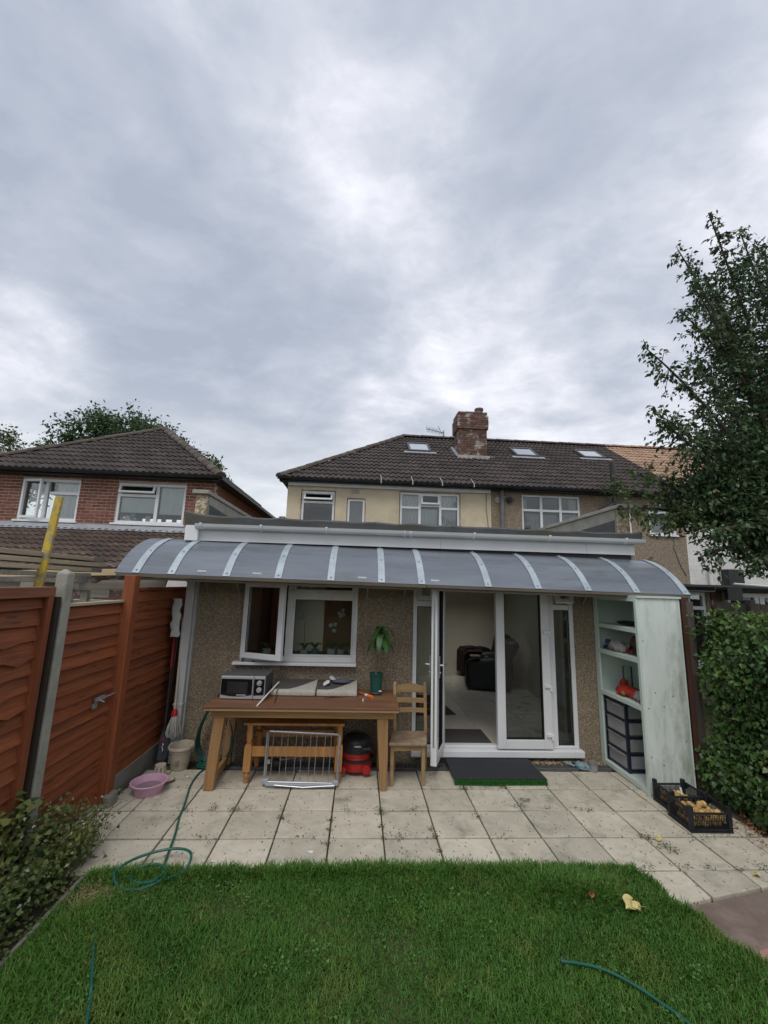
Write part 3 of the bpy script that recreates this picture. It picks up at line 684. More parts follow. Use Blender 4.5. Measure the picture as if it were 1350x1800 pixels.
# pink paving further along the path
pk = [(2.225, 2.545), (2.62, 2.635), (2.82, 2.17), (2.36, 2.06)]
pkc = (2.5, 2.35)
for i, (a, b) in enumerate([((0, 0), (1, 1)), ((0, 1), (1, 2)), ((0, 2), (1, 3))]):
    pass
o = part('paving_block', MB().prism(pk, 2, -0.05, -0.006), 'path_pink', None, bevel=0.006); o['kind'] = 'structure'
def drain():
    t = thing('drain_channel', 'dark slotted drain channel running along the foot of the house wall', 'drain', (0.5, 4.90, -0.03))
    mb = MB(); mb.box(-1.62, 3.3, 4.84, 4.852, -0.03, 0.002); mb.box(-1.62, 3.3, 4.955, 4.967, -0.03, 0.002); mb.box(-1.62, 3.3, 4.852, 4.955, -0.035, -0.022)
    part('channel', mb, 'grate', t)
    g = MB(); n = 160
    for i in range(n):
        x = -1.6 + 4.88 * i / n; g.box(x, x + 0.013, 4.853, 4.954, -0.012, 0.0)
    part('grating_bars', g, 'grate', t, kind='stuff')
drain()
def gravel():
    n = 2600; P = np.stack([RNG.uniform(1.7, 3.3, n), 5.045 - 0.10 * RNG.uniform(0, 1, n) ** 1.3, RNG.uniform(-0.014, 0.016, n)], 1)
    base = np.array([(1, 0, 0), (-1, 0, 0), (0, 1, 0), (0, -1, 0), (0, 0, 1), (0, 0, -1)], float)
    F = np.array([(0, 2, 4), (2, 1, 4), (1, 3, 4), (3, 0, 4), (2, 0, 5), (1, 2, 5), (3, 1, 5), (0, 3, 5)])
    s = RNG.uniform(0.006, 0.017, (n, 1, 1)) * RNG.uniform(0.6, 1.2, (n, 1, 3)); q = unit(RNG.normal(size=(n, 3))); h = unit(np.cross(q, RNG.normal(size=(n, 3)))); k = np.cross(q, h)
    Rm = np.stack([q, h, k], 2); V = np.einsum('nij,nkj->nki', Rm, base[None] * s) + P[:, None]
    ob = obj_of('gravel', np_mesh('gravel', V.reshape(-1, 3), (F[None] + 6 * np.arange(n)[:, None, None]).reshape(-1, 3), 'gravel_mat'))
    tag(ob, 'loose brown gravel in the strip under the patio door sill', 'gravel', kind='stuff')
gravel()
o = part('edging_board', MB().bar((-1.715, -4.0, -0.03), (-1.715, 3.17, -0.03), 0.022, 0.12), 'concrete_dark'); tag(o, 'low weathered timber edging between shrub bed and lawn', 'edging')

# ================================================================== EXTENSION
WY = 5.05
ext = thing('rear_extension', 'single storey pebbledashed rear extension with white window and open patio doors', 'house extension', (0.7, 5.05, 0))
WIN = (-1.335, -0.005, 1.04, 1.97); DOOR = (0.66, 2.62, 0.07, 2.12)
mb = walls(MB(), -1.95, 3.43, -0.05, 2.60, WY, WY + 0.25, [WIN, DOOR])
part('wall', mb, 'pebbledash', ext)
mb = MB(); walls(mb, WY + 0.25, 11.0, -0.05, 2.60, -1.95, -1.70, [], axis=0); walls(mb, WY + 0.25, 11.0, -0.05, 2.60, 3.18, 3.43, [], axis=0)
part('side_wall', mb, 'pebbledash', ext)
ADDED_ROOFLIGHTS = [(1.2, 2.7, 6.6, 8.2), (-1.15, -0.25, 6.4, 7.3)]     # unseen flat rooflights, added to bring daylight into the two rooms
def flat_slab(x0, x1, y0, y1, z0, z1):
    mb = walls(MB(), x0, x1, y0, y1, z0, z1, ADDED_ROOFLIGHTS); mb.v = [(p[0], p[2], p[1]) for p in mb.v]; return mb
part('roof', flat_slab(-2.02, 3.45, 4.93, 10.98, 2.60, 2.66), 'roof_felt', ext)
for q in ADDED_ROOFLIGHTS: part('added_rooflight_pane', MB().box(q[0] - 0.01, q[1] + 0.01, q[2] - 0.01, q[3] + 0.01, 2.662, 2.67), 'glass_window', ext)
# raised felt edge along the front, a little wavy, kicked up at the left corner
mb = MB(); n = 40
for i in range(n + 1):
    x = -2.06 + 5.54 * i / n; u = i / n
    k = 0.045 * math.exp(-((u) / 0.02) ** 2) + 0.03 * math.exp(-((1 - u) / 0.02) ** 2) + 0.006 * math.sin(i * 1.7) + 0.004 * math.sin(i * 4.1)
    zt = 2.692 - 0.035 * u + k; zb = 2.565 + 0.004 * math.sin(i * 2.2)
    for (yy, zz) in ((4.90, zb), (4.885, zt - 0.02), (4.905, zt), (5.06, zt - 0.006), (5.12, 2.655), (4.95, zb)): mb.v.append((x, yy, zz))
for i in range(n):
    for j in range(6): mb.f.append((i * 6 + j, i * 6 + (j + 1) % 6, (i + 1) * 6 + (j + 1) % 6, (i + 1) * 6 + j))
mb.f += [tuple(range(6)), tuple(range((n + 1) * 6 - 1, n * 6 - 1, -1))]; mb.mi = [0] * len(mb.f)
part('roof_edge', mb, 'roof_felt', ext)
mb = MB(); mb.box(-2.03, 0.97, 4.97, 5.0, 2.395, 2.60); part('fascia', mb, 'upvc', ext)
mb = MB(); mb.box(0.973, 2.80, 4.971, 5.0, 2.395, 2.60); part('fascia', mb, 'upvc', ext)
mb = MB(); mb.box(2.803, 3.42, 4.97, 5.0, 2.395, 2.60); part('fascia', mb, 'upvc', ext)
mb = MB(); mb.box(-2.05, -1.90, 4.90, 4.968, 2.385, 2.575); mb.box(-2.052, -2.032, 4.968, 5.3, 2.385, 2.575); part('fascia_end_box', mb, 'upvc', ext, bevel=0.006)
def gutter(name, x0, x1, y, z, r, m, parent, zs=0.0):
    mb = MB(); k = 9; prof = []
    for i in range(k): a = math.pi + math.pi * i / (k - 1); prof.append((r * math.cos(a), r * math.sin(a)))
    prof = [(-r - 0.004, 0.006), (-r, -0.0)] + prof[1:-1] + [(r, 0.0), (r + 0.004, 0.006)] + [(p[0] * 0.9, p[1] * 0.9 + 0.001) for p in reversed(prof)]
    vs = [(x0, y + a, z + b) for a, b in prof] + [(x1, y + a, z + zs + b) for a, b in prof]; n = len(prof)
    mb.add(vs, [(i, n + i, n + (i + 1) % n, (i + 1) % n) for i in range(n)])
    return part(name, mb, m, parent, smooth=True)
gutter('gutter', -1.93, 3.50, 4.905, 2.578, 0.052, 'upvc', ext)
for x in (-1.86, -1.17, -0.41, 1.36, 2.29, 3.25):
    mb = MB(); mb.tube([(x, 4.905 + 0.06 * math.cos(a), 2.582 + 0.06 * math.sin(a)) for a in [math.pi + math.pi * i / 8 for i in range(9)]], 0.009, 5)
    mb.box(x - 0.012, x + 0.012, 4.84, 4.86, 2.575, 2.592); part('gutter_bracket', mb, 'upvc', ext)
for x in (0.52, 0.59):
    mb = MB(); mb.tube([(x, 4.905 + 0.058 * math.cos(a), 2.582 + 0.058 * math.sin(a)) for a in [math.pi + math.pi * i / 8 for i in range(9)]], 0.014, 6)
    part('gutter_union', mb, 'upvc', ext)
# dark flashing gap over the canopy
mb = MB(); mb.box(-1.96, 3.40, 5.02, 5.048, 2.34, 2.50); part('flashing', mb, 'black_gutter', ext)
# parapets at both sides of the flat roof
for sx, xa, xb, ztop in ((-1, -2.06, -1.93, 2.985), (1, 3.36, 3.50, 3.015)):
    inner = xb if sx < 0 else xa
    mb = MB(); mb.box(xa, xb, 5.14, 10.98, 2.50, ztop); part('parapet', mb, 'rough_cast', ext)
    io = 0.012
    for k in range(7):
        y0 = 5.20 + k * 0.84
        mb = MB(); a, b = (inner, inner + io) if sx < 0 else (inner - io, inner)
        mb.box(a, b, y0, y0 + 0.836, 2.70, ztop - 0.002); part('cladding_panel', mb, 'concrete', ext)
    mb = MB(); a, b = (inner, inner + io + 0.006) if sx < 0 else (inner - io - 0.006, inner)
    mb.add([(a, 5.22, 2.64), (b, 5.22, 2.64), (b, 9, 2.64), (a, 9, 2.64), (a, 5.22, 2.87), (b, 5.22, 2.87), (b, 9, 2.74), (a, 9, 2.74)], [(0, 3, 2, 1), (4, 5, 6, 7), (0, 1, 5, 4), (1, 2, 6, 5), (2, 3, 7, 6), (3, 0, 4, 7)])
    part('flashing', mb, 'roof_felt', ext)
    for k in range(6):
        mb = MB(); mb.box(xa - 0.035, xb + 0.035, 5.09 + k * 0.98, 5.09 + k * 0.98 + 0.974, ztop, ztop + 0.05); part('coping_stone', mb, 'concrete', ext, bevel=0.008)
# white square downpipe at the left corner
dp = part('downpipe', MB().box(-1.975, -1.885, 4.93, 5.03, -0.01, 2.40), 'grey_plastic_trim', ext, bevel=0.008)
part('pipe_collar', MB().box(-1.981, -1.879, 4.924, 5.035, 0.575, 0.60), 'grey_plastic_trim', dp, bevel=0.004)
part('corner_trim', MB().box(-1.885, -1.872, 5.0, 5.049, -0.01, 2.40), 'grey_plastic_trim', ext)

# ---- kitchen window
wf = MB(); x0, x1, z0, z1 = WIN
frame(wf, x0, x1, z0, z1, 5.03, 5.10, 0.045, 0.06); wf.box(-0.835, -0.765, 5.031, 5.099, z0 + 0.06, z1 - 0.045); wf.box(-0.765, x1 - 0.045, 5.028, 5.099, 1.765, 1.835)
win = part('window', wf, 'upvc_weathered', ext, bevel=0.006)
inn = MB(); frame(inn, -0.765, -0.05, 1.10, 1.765, 5.045, 5.09, 0.022); part('bead', inn, 'upvc_weathered', win, bevel=0.004)
part('pane', MB().box(-0.745, -0.07, 5.066, 5.070, 1.12, 1.745), 'glass_window', win)
tr = MB(); frame(tr, -0.765, -0.05, 1.835, 1.925, 5.02, 5.075, 0.028); part('vent_sash', tr, 'upvc_weathered', win, bevel=0.004)
part('pane', MB().box(-0.74, -0.075, 5.046, 5.050, 1.86, 1.90), 'glass_window', win)
M = Matrix.Translation((-1.305, 5.03, 0)) @ Matrix.Rotation(R(-23), 4, 'Z')
sb = MB(); frame(sb, 0, 0.535, 1.085, 1.94, -0.055, 0.0, 0.065); sb.xf(M); sash = part('open_sash', sb, 'upvc', win, bevel=0.006)
sb = MB().box(0.06, 0.475, -0.032, -0.028, 1.145, 1.88); sb.xf(M); part('pane', sb, 'glass_window', win)
gk = MB(); frame(gk, 0.063, 0.472, 1.148, 1.877, -0.052, -0.045, 0.008); gk.xf(M); part('gasket', gk, 'gasket', win)
gk = MB(); frame(gk, -0.745, -0.07, 1.12, 1.745, 5.052, 5.06, 0.008); part('gasket', gk, 'gasket', win)
part('sill', MB().box(-1.40, 0.0, 4.955, 5.045, 1.008, 1.038), 'upvc', win, bevel=0.005)

# ---- patio doors
df = MB(); x0, x1, z0, z1 = DOOR
df.box(x0, x0 + 0.045, 5.03, 5.11, 0.135, z1); df.box(x1 - 0.05, x1, 5.03, 5.11, 0.135, z1); df.box(x0 + 0.045, x1 - 0.05, 5.031, 5.109, 0.135, 0.165); df.box(x0 + 0.045, x1 - 0.05, 5.031, 5.109, 2.06, z1)
df.box(0.885, 1.045, 5.029, 5.108, 0.165, 2.06); df.box(2.285, 2.375, 5.029, 5.108, 0.165, 2.06)
df.box(0.705, 0.885, 5.032, 5.107, 1.70, 1.765); df.box(2.375, 2.57, 5.032, 5.107, 1.70, 1.765)
dfr = part('door_frame', df, 'upvc', ext, bevel=0.006)
part('threshold', MB().box(0.648, 2.645, 4.955, 5.06, 0.062, 0.133), 'upvc', dfr, bevel=0.008)
part('pane', MB().box(0.70, 0.89, 5.068, 5.072, 0.16, 1.705), 'glass_window', dfr)
part('pane', MB().box(2.37, 2.575, 5.068, 5.072, 0.16, 1.705), 'glass_window', dfr)
gk = MB(); frame(gk, 2.375, 2.57, 0.165, 1.70, 5.050, 5.056, 0.009); part('gasket', gk, 'gasket', dfr)
gk = MB(); frame(gk, 0.705, 0.885, 0.165, 1.70, 5.050, 5.056, 0.009); part('gasket', gk, 'gasket', dfr)
for xa, xb, tilt in ((0.70, 0.895, 10), (2.365, 2.58, 15)):
    s = MB(); frame(s, xa, xb, -0.29, 0, -0.05, 0, 0.05); M = Matrix.Translation((0, 5.03, 2.06)) @ Matrix.Rotation(R(-tilt), 4, 'X'); s.xf(M)
    v = part('vent_sash', s, 'upvc', dfr, bevel=0.005)
    s = MB().box(xa + 0.045, xb - 0.045, -0.03, -0.026, -0.245, -0.045); s.xf(M); part('pane', s, 'glass_window', dfr)
def door_leaf(M, w, zb, zt, inner, gaskets=True):
    s = MB(); frame(s, 0, w, zb, zt, -0.065, 0, 0.10); s.xf(M); d = part('door', s, 'upvc', ext, bevel=0.006)
    s = MB().box(0.095, w - 0.095, -0.036, -0.030, zb + 0.095, zt - 0.095); s.xf(M); part('pane', s, 'glass_window', d)
    s = MB(); frame(s, 0.10, w - 0.10, zb + 0.10, zt - 0.10, -0.056, -0.010, 0.009); s.xf(M); part('gasket', s, 'gasket', d)
    return d
# right leaf, closed
dr = door_leaf(Matrix.Translation((1.64, 5.03, 0)), 0.645, 0.15, 2.055, True)
for z in (0.30, 0.83, 1.44):
    s = MB(); s.box(2.205, 2.27, 4.945, 4.965, z - 0.018, z + 0.018); s.box(2.262, 2.292, 4.947, 5.03, z - 0.055, z + 0.012); part('hinge', s, 'upvc', dr, bevel=0.004)
# left leaf, standing open towards the camera
ang = math.atan2(4.57 - 5.03, 0.862 - 1.045)
ML = Matrix.Translation((1.045, 5.03, 0)) @ Matrix.Rotation(ang, 4, 'Z')
dl = door_leaf(ML, 0.50, 0.12, 2.05, False)
for sgn in (0.012, -0.077):
    s = MB(); yy = sgn
    s.box(0.435, 0.465, min(yy, yy + (-0.012 if sgn < 0 else 0.012)) , max(yy, yy + (-0.012 if sgn < 0 else 0.012)), 0.98, 1.20)
    o2 = -0.055 if sgn < 0 else 0.055
    s.tube([(0.45, yy, 1.11), (0.45, yy + o2, 1.11), (0.44, yy + o2 * 1.05, 1.11), (0.34, yy + o2 * 1.05, 1.108)], 0.010, 8)
    s.cyl((0.45, yy, 1.03), (0.45, yy + o2 * 0.35, 1.03), 0.010); s.xf(ML); part('handle', s, 'aluminium', dl, smooth=True)
s = MB(); s.box(0.4985, 0.503, -0.040, -0.022, 0.3, 1.9); s.xf(ML); part('lock_strip', s, 'aluminium', dl)
# ---- rooms behind the glass
room = thing('living_room', 'dim beige room with marble floor seen through the patio doors', 'room', (1.8, 7.2, 0.1))
mb = MB(); mb.box(0.36, 0.46, 5.301, 9.0, 0.10, 2.5); mb.box(3.08, 3.178, 5.301, 9.0, 0.10, 2.5); mb.box(0.36, 3.178, 9.0, 9.1, 0.10, 2.5); part('wall', mb, 'room_wall', room)
part('ceiling', flat_slab(-1.698, 3.178, 5.301, 9.1, 2.501, 2.55), 'room_wall', room)
part('floor', MB().box(0.36, 3.178, 5.15, 9.1, 0.06, 0.132), 'mortar', room)
tl = mesh_of('floor_tile', MB().box(-0.297, 0.297, -0.297, 0.297, -0.01, 0.0), 'marble')
for i in range(5):
    for j in range(7):
        x, y = 0.70 + 0.6 * i, 5.46 + 0.6 * j
        if x < 3.1 and y < 9: obj_of('floor_tile', tl, room, Matrix.Translation((x, y, 0.142)))
part('entrance_strip', MB().box(1.05, 1.63, 5.12, 5.62, 0.1425, 0.149), 'rug_dark', room)
kit = thing('kitchen', 'dark kitchen behind the white casement window', 'room', (-0.7, 6.5, 0.1))
mb = MB(); mb.box(-1.698, 0.355, 7.9, 8.0, 0.10, 2.5); part('wall', mb, 'room_wall', kit); part('floor', MB().box(-1.698, 0.355, 5.301, 8.0, 0.06, 0.14), 'marble', kit)
mb = MB(); mb.box(-0.62, 0.16, 7.84, 7.898, 0.14, 2.1); mb.box(-0.55, 0.09, 7.82, 7.838, 0.3, 1.95); part('door', mb, 'kitchen_brown', kit, bevel=0.01)
part('worktop', MB().box(-1.697, 0.33, 5.301, 5.85, 0.98, 1.035), 'black_plastic', kit, bevel=0.004)
part('cupboard_front', MB().box(-1.69, -1.2, 7.5, 7.88, 0.2, 2.1), 'black_plastic', kit, bevel=0.004)
part('fridge', MB().box(-0.02, 0.345, 7.0, 7.8, 0.14, 1.75), 'upvc_weathered', kit, bevel=0.03)

# ================================================================== CANOPY
can = thing('canopy', 'curved grey polycarbonate canopy with pale metal straps over the patio', 'canopy', (0.55, 4.7, 1.95))
# arch profile: y, z from the front edge to the wall
CP = [(4.352, 1.962), (4.378, 1.990), (4.415, 2.033), (4.465, 2.086), (4.53, 2.146), (4.61, 2.206), (4.70, 2.262), (4.80, 2.310), (4.90, 2.346), (4.99, 2.370), (5.045, 2.380)]
def cz(x): return 0.030 - 0.0105 * (x + 2.47)      # the whole canopy hangs a little lower on the right
def sheet_strip(xa, xb, lift, th, prof=CP, nx=1, wob=0.0):
    mb = MB(); cols = []
    pr = prof; k = len(pr)
    nrm = []
    for i in range(k):
        a, b = pr[max(i - 1, 0)], pr[min(i + 1, k - 1)]; t = Vector((b[0] - a[0], b[1] - a[1])).normalized(); nrm.append((-t.y, t.x))
    for ix in range(nx + 1):
        x = xa + (xb - xa) * ix / nx
        for i, (y, z) in enumerate(pr):
            w = wob * math.sin(math.pi * ix / nx) * math.sin(math.pi * i / (k - 1))
            for l in (lift, lift - th): mb.v.append((x, y + nrm[i][0] * (l + w), z + nrm[i][1] * (l + w) + cz(x)))
    def I(ix, i, s): return (ix * k + i) * 2 + s
    for ix in range(nx):
        for i in range(k - 1):
            mb.f.append((I(ix, i, 0), I(ix + 1, i, 0), I(ix + 1, i + 1, 0), I(ix, i + 1, 0))); mb.f.append((I(ix, i, 1), I(ix, i + 1, 1), I(ix + 1, i + 1, 1), I(ix + 1, i, 1)))
        for i in (0, k - 1): mb.f.append((I(ix, i, 0), I(ix, i, 1), I(ix + 1, i, 1), I(ix + 1, i, 0)))
    for ix in (0, nx):
        for i in range(k - 1): mb.f.append((I(ix, i, 0), I(ix, i + 1, 0), I(ix, i + 1, 1), I(ix, i, 1)))
    mb.mi = [0] * len(mb.f); return mb
STR = [-2.262, -1.912, -1.362, -0.838, -0.296, 0.232, 0.655, 1.364, 1.905, 2.452, 2.99, 3.545]
edges = [-2.47] + STR + [3.60]
for a, b in zip(edges[:-1], edges[1:]):
    part('roof_sheet', sheet_strip(a + 0.001, b - 0.001, 0, 0.012, nx=4, wob=random.uniform(-0.010, -0.002)), 'polycarbonate', can, smooth=True)
for x in STR:
    st = part('strap', sheet_strip(x - 0.036, x + 0.036, 0.007, 0.003), 'strap', can, smooth=True)
    for i in (1, 5, 9):
        y, z = CP[i]; part('rivet', MB().ball((x, y - 0.008, z + cz(x) + 0.008), 0.010, 8, 5), 'strap', st, smooth=True)
def rail(name, x0, x1, y0, y1, z0, z1, m):
    mb = MB(); mb.box(x0, x1, y0, y1, z0, z1); mb.v = [(p[0], p[1], p[2] + cz(p[0])) for p in mb.v]; return part(name, mb, m, can, bevel=0.004)
rail('front_rail', -2.45, 0.70, 4.35, 4.395, 1.925, 1.957, 'weathered_rail'); rail('front_rail', 0.706, 3.58, 4.352, 4.395, 1.928, 1.956, 'weathered_rail')
rail('under_batten', -2.30, 0.60, 4.372, 4.41, 1.90, 1.924, 'weathered_rail'); rail('under_batten', 0.75, 3.45, 4.374, 4.41, 1.90, 1.927, 'weathered_rail')
for x in (-1.06, 0.03, 0.80, -1.62):
    mb = MB(); mb.box(x - 0.045, x + 0.045, 4.425, 4.43, 2.012, 2.032); M = Matrix.Translation((x, 4.40, 2.02)) @ Matrix.Rotation(R(-40), 4, 'X') @ Matrix.Translation((-x, -4.40, -2.02)); mb = MB().box(x - 0.045, x + 0.045, 4.386, 4.389, 2.0, 2.016); mb.v = [(p[0], p[1], p[2] + cz(p[0])) for p in mb.v]
    part('sticker', mb, 'white_print', can)
for x in (-1.75, -1.40, 0.10, 0.545, 2.75):
    mb = MB(); mb.box(x - 0.015, x + 0.015, 5.042, 5.0495, 1.70, 2.33); mb.bar((x, 5.035, 1.78), (x, 4.62, 2.17), 0.022, 0.006); mb.bar((x, 5.04, 2.345), (x, 4.42, 1.985), 0.022, 0.006, up=(0, 0, 1))
    part('bracket', mb, 'bracket_steel', can)
# ================================================================== HOUSES
room['kind'] = 'structure'; kit['kind'] = 'structure'
def tile_bm(tw, ln, roll=0.028, nose=0.038):
    xs = [0.0, 0.03, 0.065, 0.10, 0.15, 0.18, 0.215, 0.25, 0.30]; zs = [0, roll, roll, 0, 0, roll, roll, 0, 0]
    mb = MB(); xs = [x * tw / 0.30 for x in xs]
    for y, zb in ((-0.015, nose), (ln, 0.0)):
        for x, z in zip(xs, zs): mb.v.append((x, y, zb + z))
    n = len(xs)
    for x, z in zip(xs, zs): mb.v.append((x, -0.013, -0.004))
    for i in range(n - 1): mb.f.append((i, i + 1, n + i + 1, n + i)); mb.f.append((2 * n + i, 2 * n + i + 1, i + 1, i))
    mb.mi = [0] * len(mb.f); return mb
TILE = {}
def tile_roof(parent, O, U, Vv, ulen, vlen, m, tw=0.30, course=0.312, clips=(), name='roof_tile', limit=300, off=0.0):
    """interlocking tiles on the plane O + u U + v V; clips: (point, normal) in uv, kept where (p - point).normal < 0"""
    U, Vv = Vector(U).normalized(), Vector(Vv).normalized(); Nn = U.cross(Vv).normalized()
    B = Matrix((U, Vv, Nn)).transposed().to_4x4(); B.translation = Vector(O)
    key = (m, tw, course)
    if key not in TILE: TILE[key] = mesh_of(name, tile_bm(tw, course * 1.12), m)
    cnt = 0; nr = int(math.ceil(vlen / course)); nc = int(math.ceil(ulen / tw)); rest = MB()
    for r in range(nr):
        for c in range(nc):
            u0, v0 = c * tw + (off if r % 2 else 0), r * course
            cor = [(u0, v0), (u0 + tw, v0), (u0, v0 + course * 1.12), (u0 + tw, v0 + course * 1.12)]
            cl = list(clips) + [((ulen, 0), (1, 0)), ((0, vlen + 0.08), (0, 1)), ((0, 0), (-1, 0))]
            ins = [[(p[0] - q[0]) * n[0] + (p[1] - q[1]) * n[1] for p in cor] for q, n in cl]
            if any(min(d) >= -0.02 for d in ins): continue
            jit = Euler((random.uniform(-.008, .008), random.uniform(-.006, .006), random.uniform(-.008, .008))).to_matrix().to_4x4()
            M = B @ Matrix.Translation((u0, v0, random.uniform(0, 0.005))) @ jit
            if all(max(d) <= 0.03 for d in ins): obj_of(name, TILE[key], parent, M)
            else:
                bm = bmesh.new(); bm.from_mesh(TILE[key])
                for (q, n), d in zip(cl, ins):
                    if max(d) > 0.03:
                        bmesh.ops.bisect_plane(bm, geom=bm.verts[:] + bm.edges[:] + bm.faces[:], plane_co=(q[0] - u0, q[1] - v0, 0), plane_no=(n[0], n[1], 0), clear_outer=True)
                if len(bm.faces) == 0: bm.free(); continue
                me = bpy.data.meshes.new(name); bm.to_mesh(me); bm.free(); me.materials.clear(); me.materials.append(MATS[m]); obj_of(name, me, parent, M)
            cnt += 1
    return cnt
def ridge(parent, p0, p1, m, r=0.12, step=0.33, name='ridge_tile'):
    p0, p1 = Vector(p0), Vector(p1); L_ = (p1 - p0).length; n = max(1, int(L_ / step)); d = (p1 - p0) / n; x = d.normalized()
    z = Vector((0, 0, 1)); z = (z - x * z.dot(x)).normalized(); y = z.cross(x)
    mb = MB(); k = 7; l = d.length
    for xx, rr in ((-0.02, r * 1.06), (l, r * 0.94)):
        for i in range(k): a = math.pi * i / (k - 1); mb.v.append((xx, rr * math.cos(a), rr * 0.75 * math.sin(a)))
    mb.f = [(i, i + 1, k + i + 1, k + i) for i in range(k - 1)] + [tuple(range(k))]; mb.mi = [0] * len(mb.f)
    me = mesh_of(name, mb, m)
    for i in range(n):
        B = Matrix((x, y, z)).transposed().to_4x4(); B.translation = p0 + d * i + Vector((0, 0, random.uniform(-0.005, 0.008)))
        obj_of(name, me, parent, B)
def curtain_strip(parent, x0, x1, z0, z1, y, m='curtain', amp=0.025, wl=0.11):
    mb = MB(); n = max(6, int((x1 - x0) / wl * 6)); ph = random.uniform(0, 6)
    for i in range(n + 1):
        x = x0 + (x1 - x0) * i / n; a = amp * math.sin(ph + 2 * math.pi * (x - x0) / wl) + amp * 0.5 * math.sin(ph * 2 + 2 * math.pi * (x - x0) / (wl * 2.7))
        mb.v += [(x, y + a, z0), (x, y + a * 0.7, z1)]
    mb.f = [(2 * i, 2 * i + 2, 2 * i + 3, 2 * i + 1) for i in range(n)]; mb.mi = [0] * len(mb.f)
    return part('curtain', mb, m, parent, smooth=True)
def house_window(parent, x0, x1, z0, z1, y, xs=(), bars=(), sill=True, fw=0.055, pane='glass_upper', m='upvc', curtains=(), rec=0.03, vents=()):
    """bars: (xa, xb, z) transoms; xs: mullion centres; vents: (xa, xb, za, zb, tilt) top-hung open sashes"""
    f = MB(); frame(f, x0, x1, z0, z1, y + rec, y + rec + 0.07, fw)
    xs = list(xs)
    for x in xs: f.box(x - fw * 0.6, x + fw * 0.6, y + rec - 0.002, y + rec + 0.068, z0 + fw, z1 - fw)
    for xa, xb, z in bars: f.box(xa + 0.001, xb - 0.001, y + rec - 0.004, y + rec + 0.066, z - fw * 0.55, z + fw * 0.55)
    w = part('window', f, m, parent)
    ed = [x0 + fw] + xs + [x1 - fw]
    for a, b in zip(ed[:-1], ed[1:]):
        zb = sorted([z0 + fw] + [q[2] for q in bars if q[0] < (a + b) / 2 < q[1]] + [z1 - fw])
        for c, d in zip(zb[:-1], zb[1:]):
            if any(v[0] < (a + b) / 2 < v[1] and v[2] < (c + d) / 2 < v[3] for v in vents): continue
            part('pane', MB().box(a - 0.005, b + 0.005, y + rec + 0.034, y + rec + 0.038, c - 0.005, d + 0.005), pane, w)
    for xa, xb, za, zb, tilt in vents:
        M = Matrix.Translation((0, y + rec, zb)) @ Matrix.Rotation(R(-tilt), 4, 'X')
        s = MB(); frame(s, xa, xb, za - zb, 0, -0.045, 0, 0.045); s.xf(M); part('open_sash', s, m, w)
        s = MB().box(xa + 0.04, xb - 0.04, -0.026, -0.022, za - zb + 0.04, -0.04); s.xf(M); part('pane', s, pane, w)
    if sill: part('sill', MB().box(x0 - 0.05, x1 + 0.05, y - 0.06, y + rec + 0.03, z0 - 0.045, z0 - 0.002), m, w)
    for c in curtains: curtain_strip(w, *c)
    return w
HY = 11.0
RZ, RY0, RY1 = 4.665, 10.74, 14.55
pitch = math.atan2(7.33 - RZ, RY1 - RY0); VL = math.hypot(7.33 - RZ, RY1 - RY0); VD = (0, math.cos(pitch), math.sin(pitch))
def roof_pt(x, s, lift=0.0): return Vector((x, RY0 + s * VD[1] - lift * VD[2], RZ + s * VD[2] + lift * VD[1]))
def plain_house(name, label, x0, x1, wallmat, tilem, ridgem, holes, hip_left=False, base=-0.05, tiles=True):
    t = thing(name, label, 'house', ((x0 + x1) / 2, HY, base))
    mb = walls(MB(), x0, x1, base, 4.62, HY, HY + 0.25, holes); part('wall', mb, wallmat, t)
    mb = MB(); walls(mb, HY + 0.25, 18.3, base, 4.62, x0, x0 + 0.2, [], axis=0); walls(mb, HY + 0.25, 18.3, base, 4.62, x1 - 0.2, x1, [], axis=0); mb.box(x0, x1, 18.3, 18.5, base, 4.62)
    part('side_wall', mb, wallmat, t)
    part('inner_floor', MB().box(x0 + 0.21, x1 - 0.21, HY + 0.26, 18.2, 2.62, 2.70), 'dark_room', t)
    part('inner_wall', MB().box(x0 + 0.21, x1 - 0.21, 14.4, 14.5, 2.71, 4.6), 'room_wall', t)
    # roof deck just under the tiles
    mb = MB(); ov = 0.2 if hip_left else 0.0; hx = 3.62 if hip_left else 0.0
    a0, a1, b1, b0 = (x0 - ov, RY0, RZ), (x1, RY0, RZ), (x1, RY1, 7.33), (x0 - ov + hx, RY1, 7.33)
    dz = -0.03
    mb.add([(p[0], p[1], p[2] + dz) for p in (a0, a1, b1, b0)], [(0, 1, 2, 3)])
    k0, k1 = (x0 - ov, 18.4, RZ), (x1, 18.4, RZ)
    mb.add([(p[0], p[1], p[2] + dz) for p in (k0, k1, b1, b0)], [(3, 2, 1, 0)])
    if hip_left: mb.add([(p[0], p[1], p[2] + dz) for p in (a0, b0, k0)], [(0, 1, 2)])
    roof = part('roof', mb, 'black_gutter', t)
    clips = [((0, 0), (-VL, hx))] if hip_left else []
    if tiles: tile_roof(roof, (x0 - ov, RY0, RZ), (1, 0, 0), VD, x1 - x0 + ov, VL, tilem, clips=clips)
    if hip_left: ridge(roof, (x0 - ov, RY0, RZ + 0.02), (b0[0], b0[1], b0[2] + 0.02), ridgem)
    ridge(roof, (b0[0], b0[1], 7.36), (x1, RY1, 7.36), ridgem)
    part('soffit', MB().box(x0 - ov, x1, RY0 + 0.03, HY - 0.002, 4.585, 4.62), 'black_gutter', t)
    gutter('gutter', x0 - ov - 0.03, x1, RY0 - 0.05, 4.66, 0.06, 'black_gutter', t)
    return t, roof
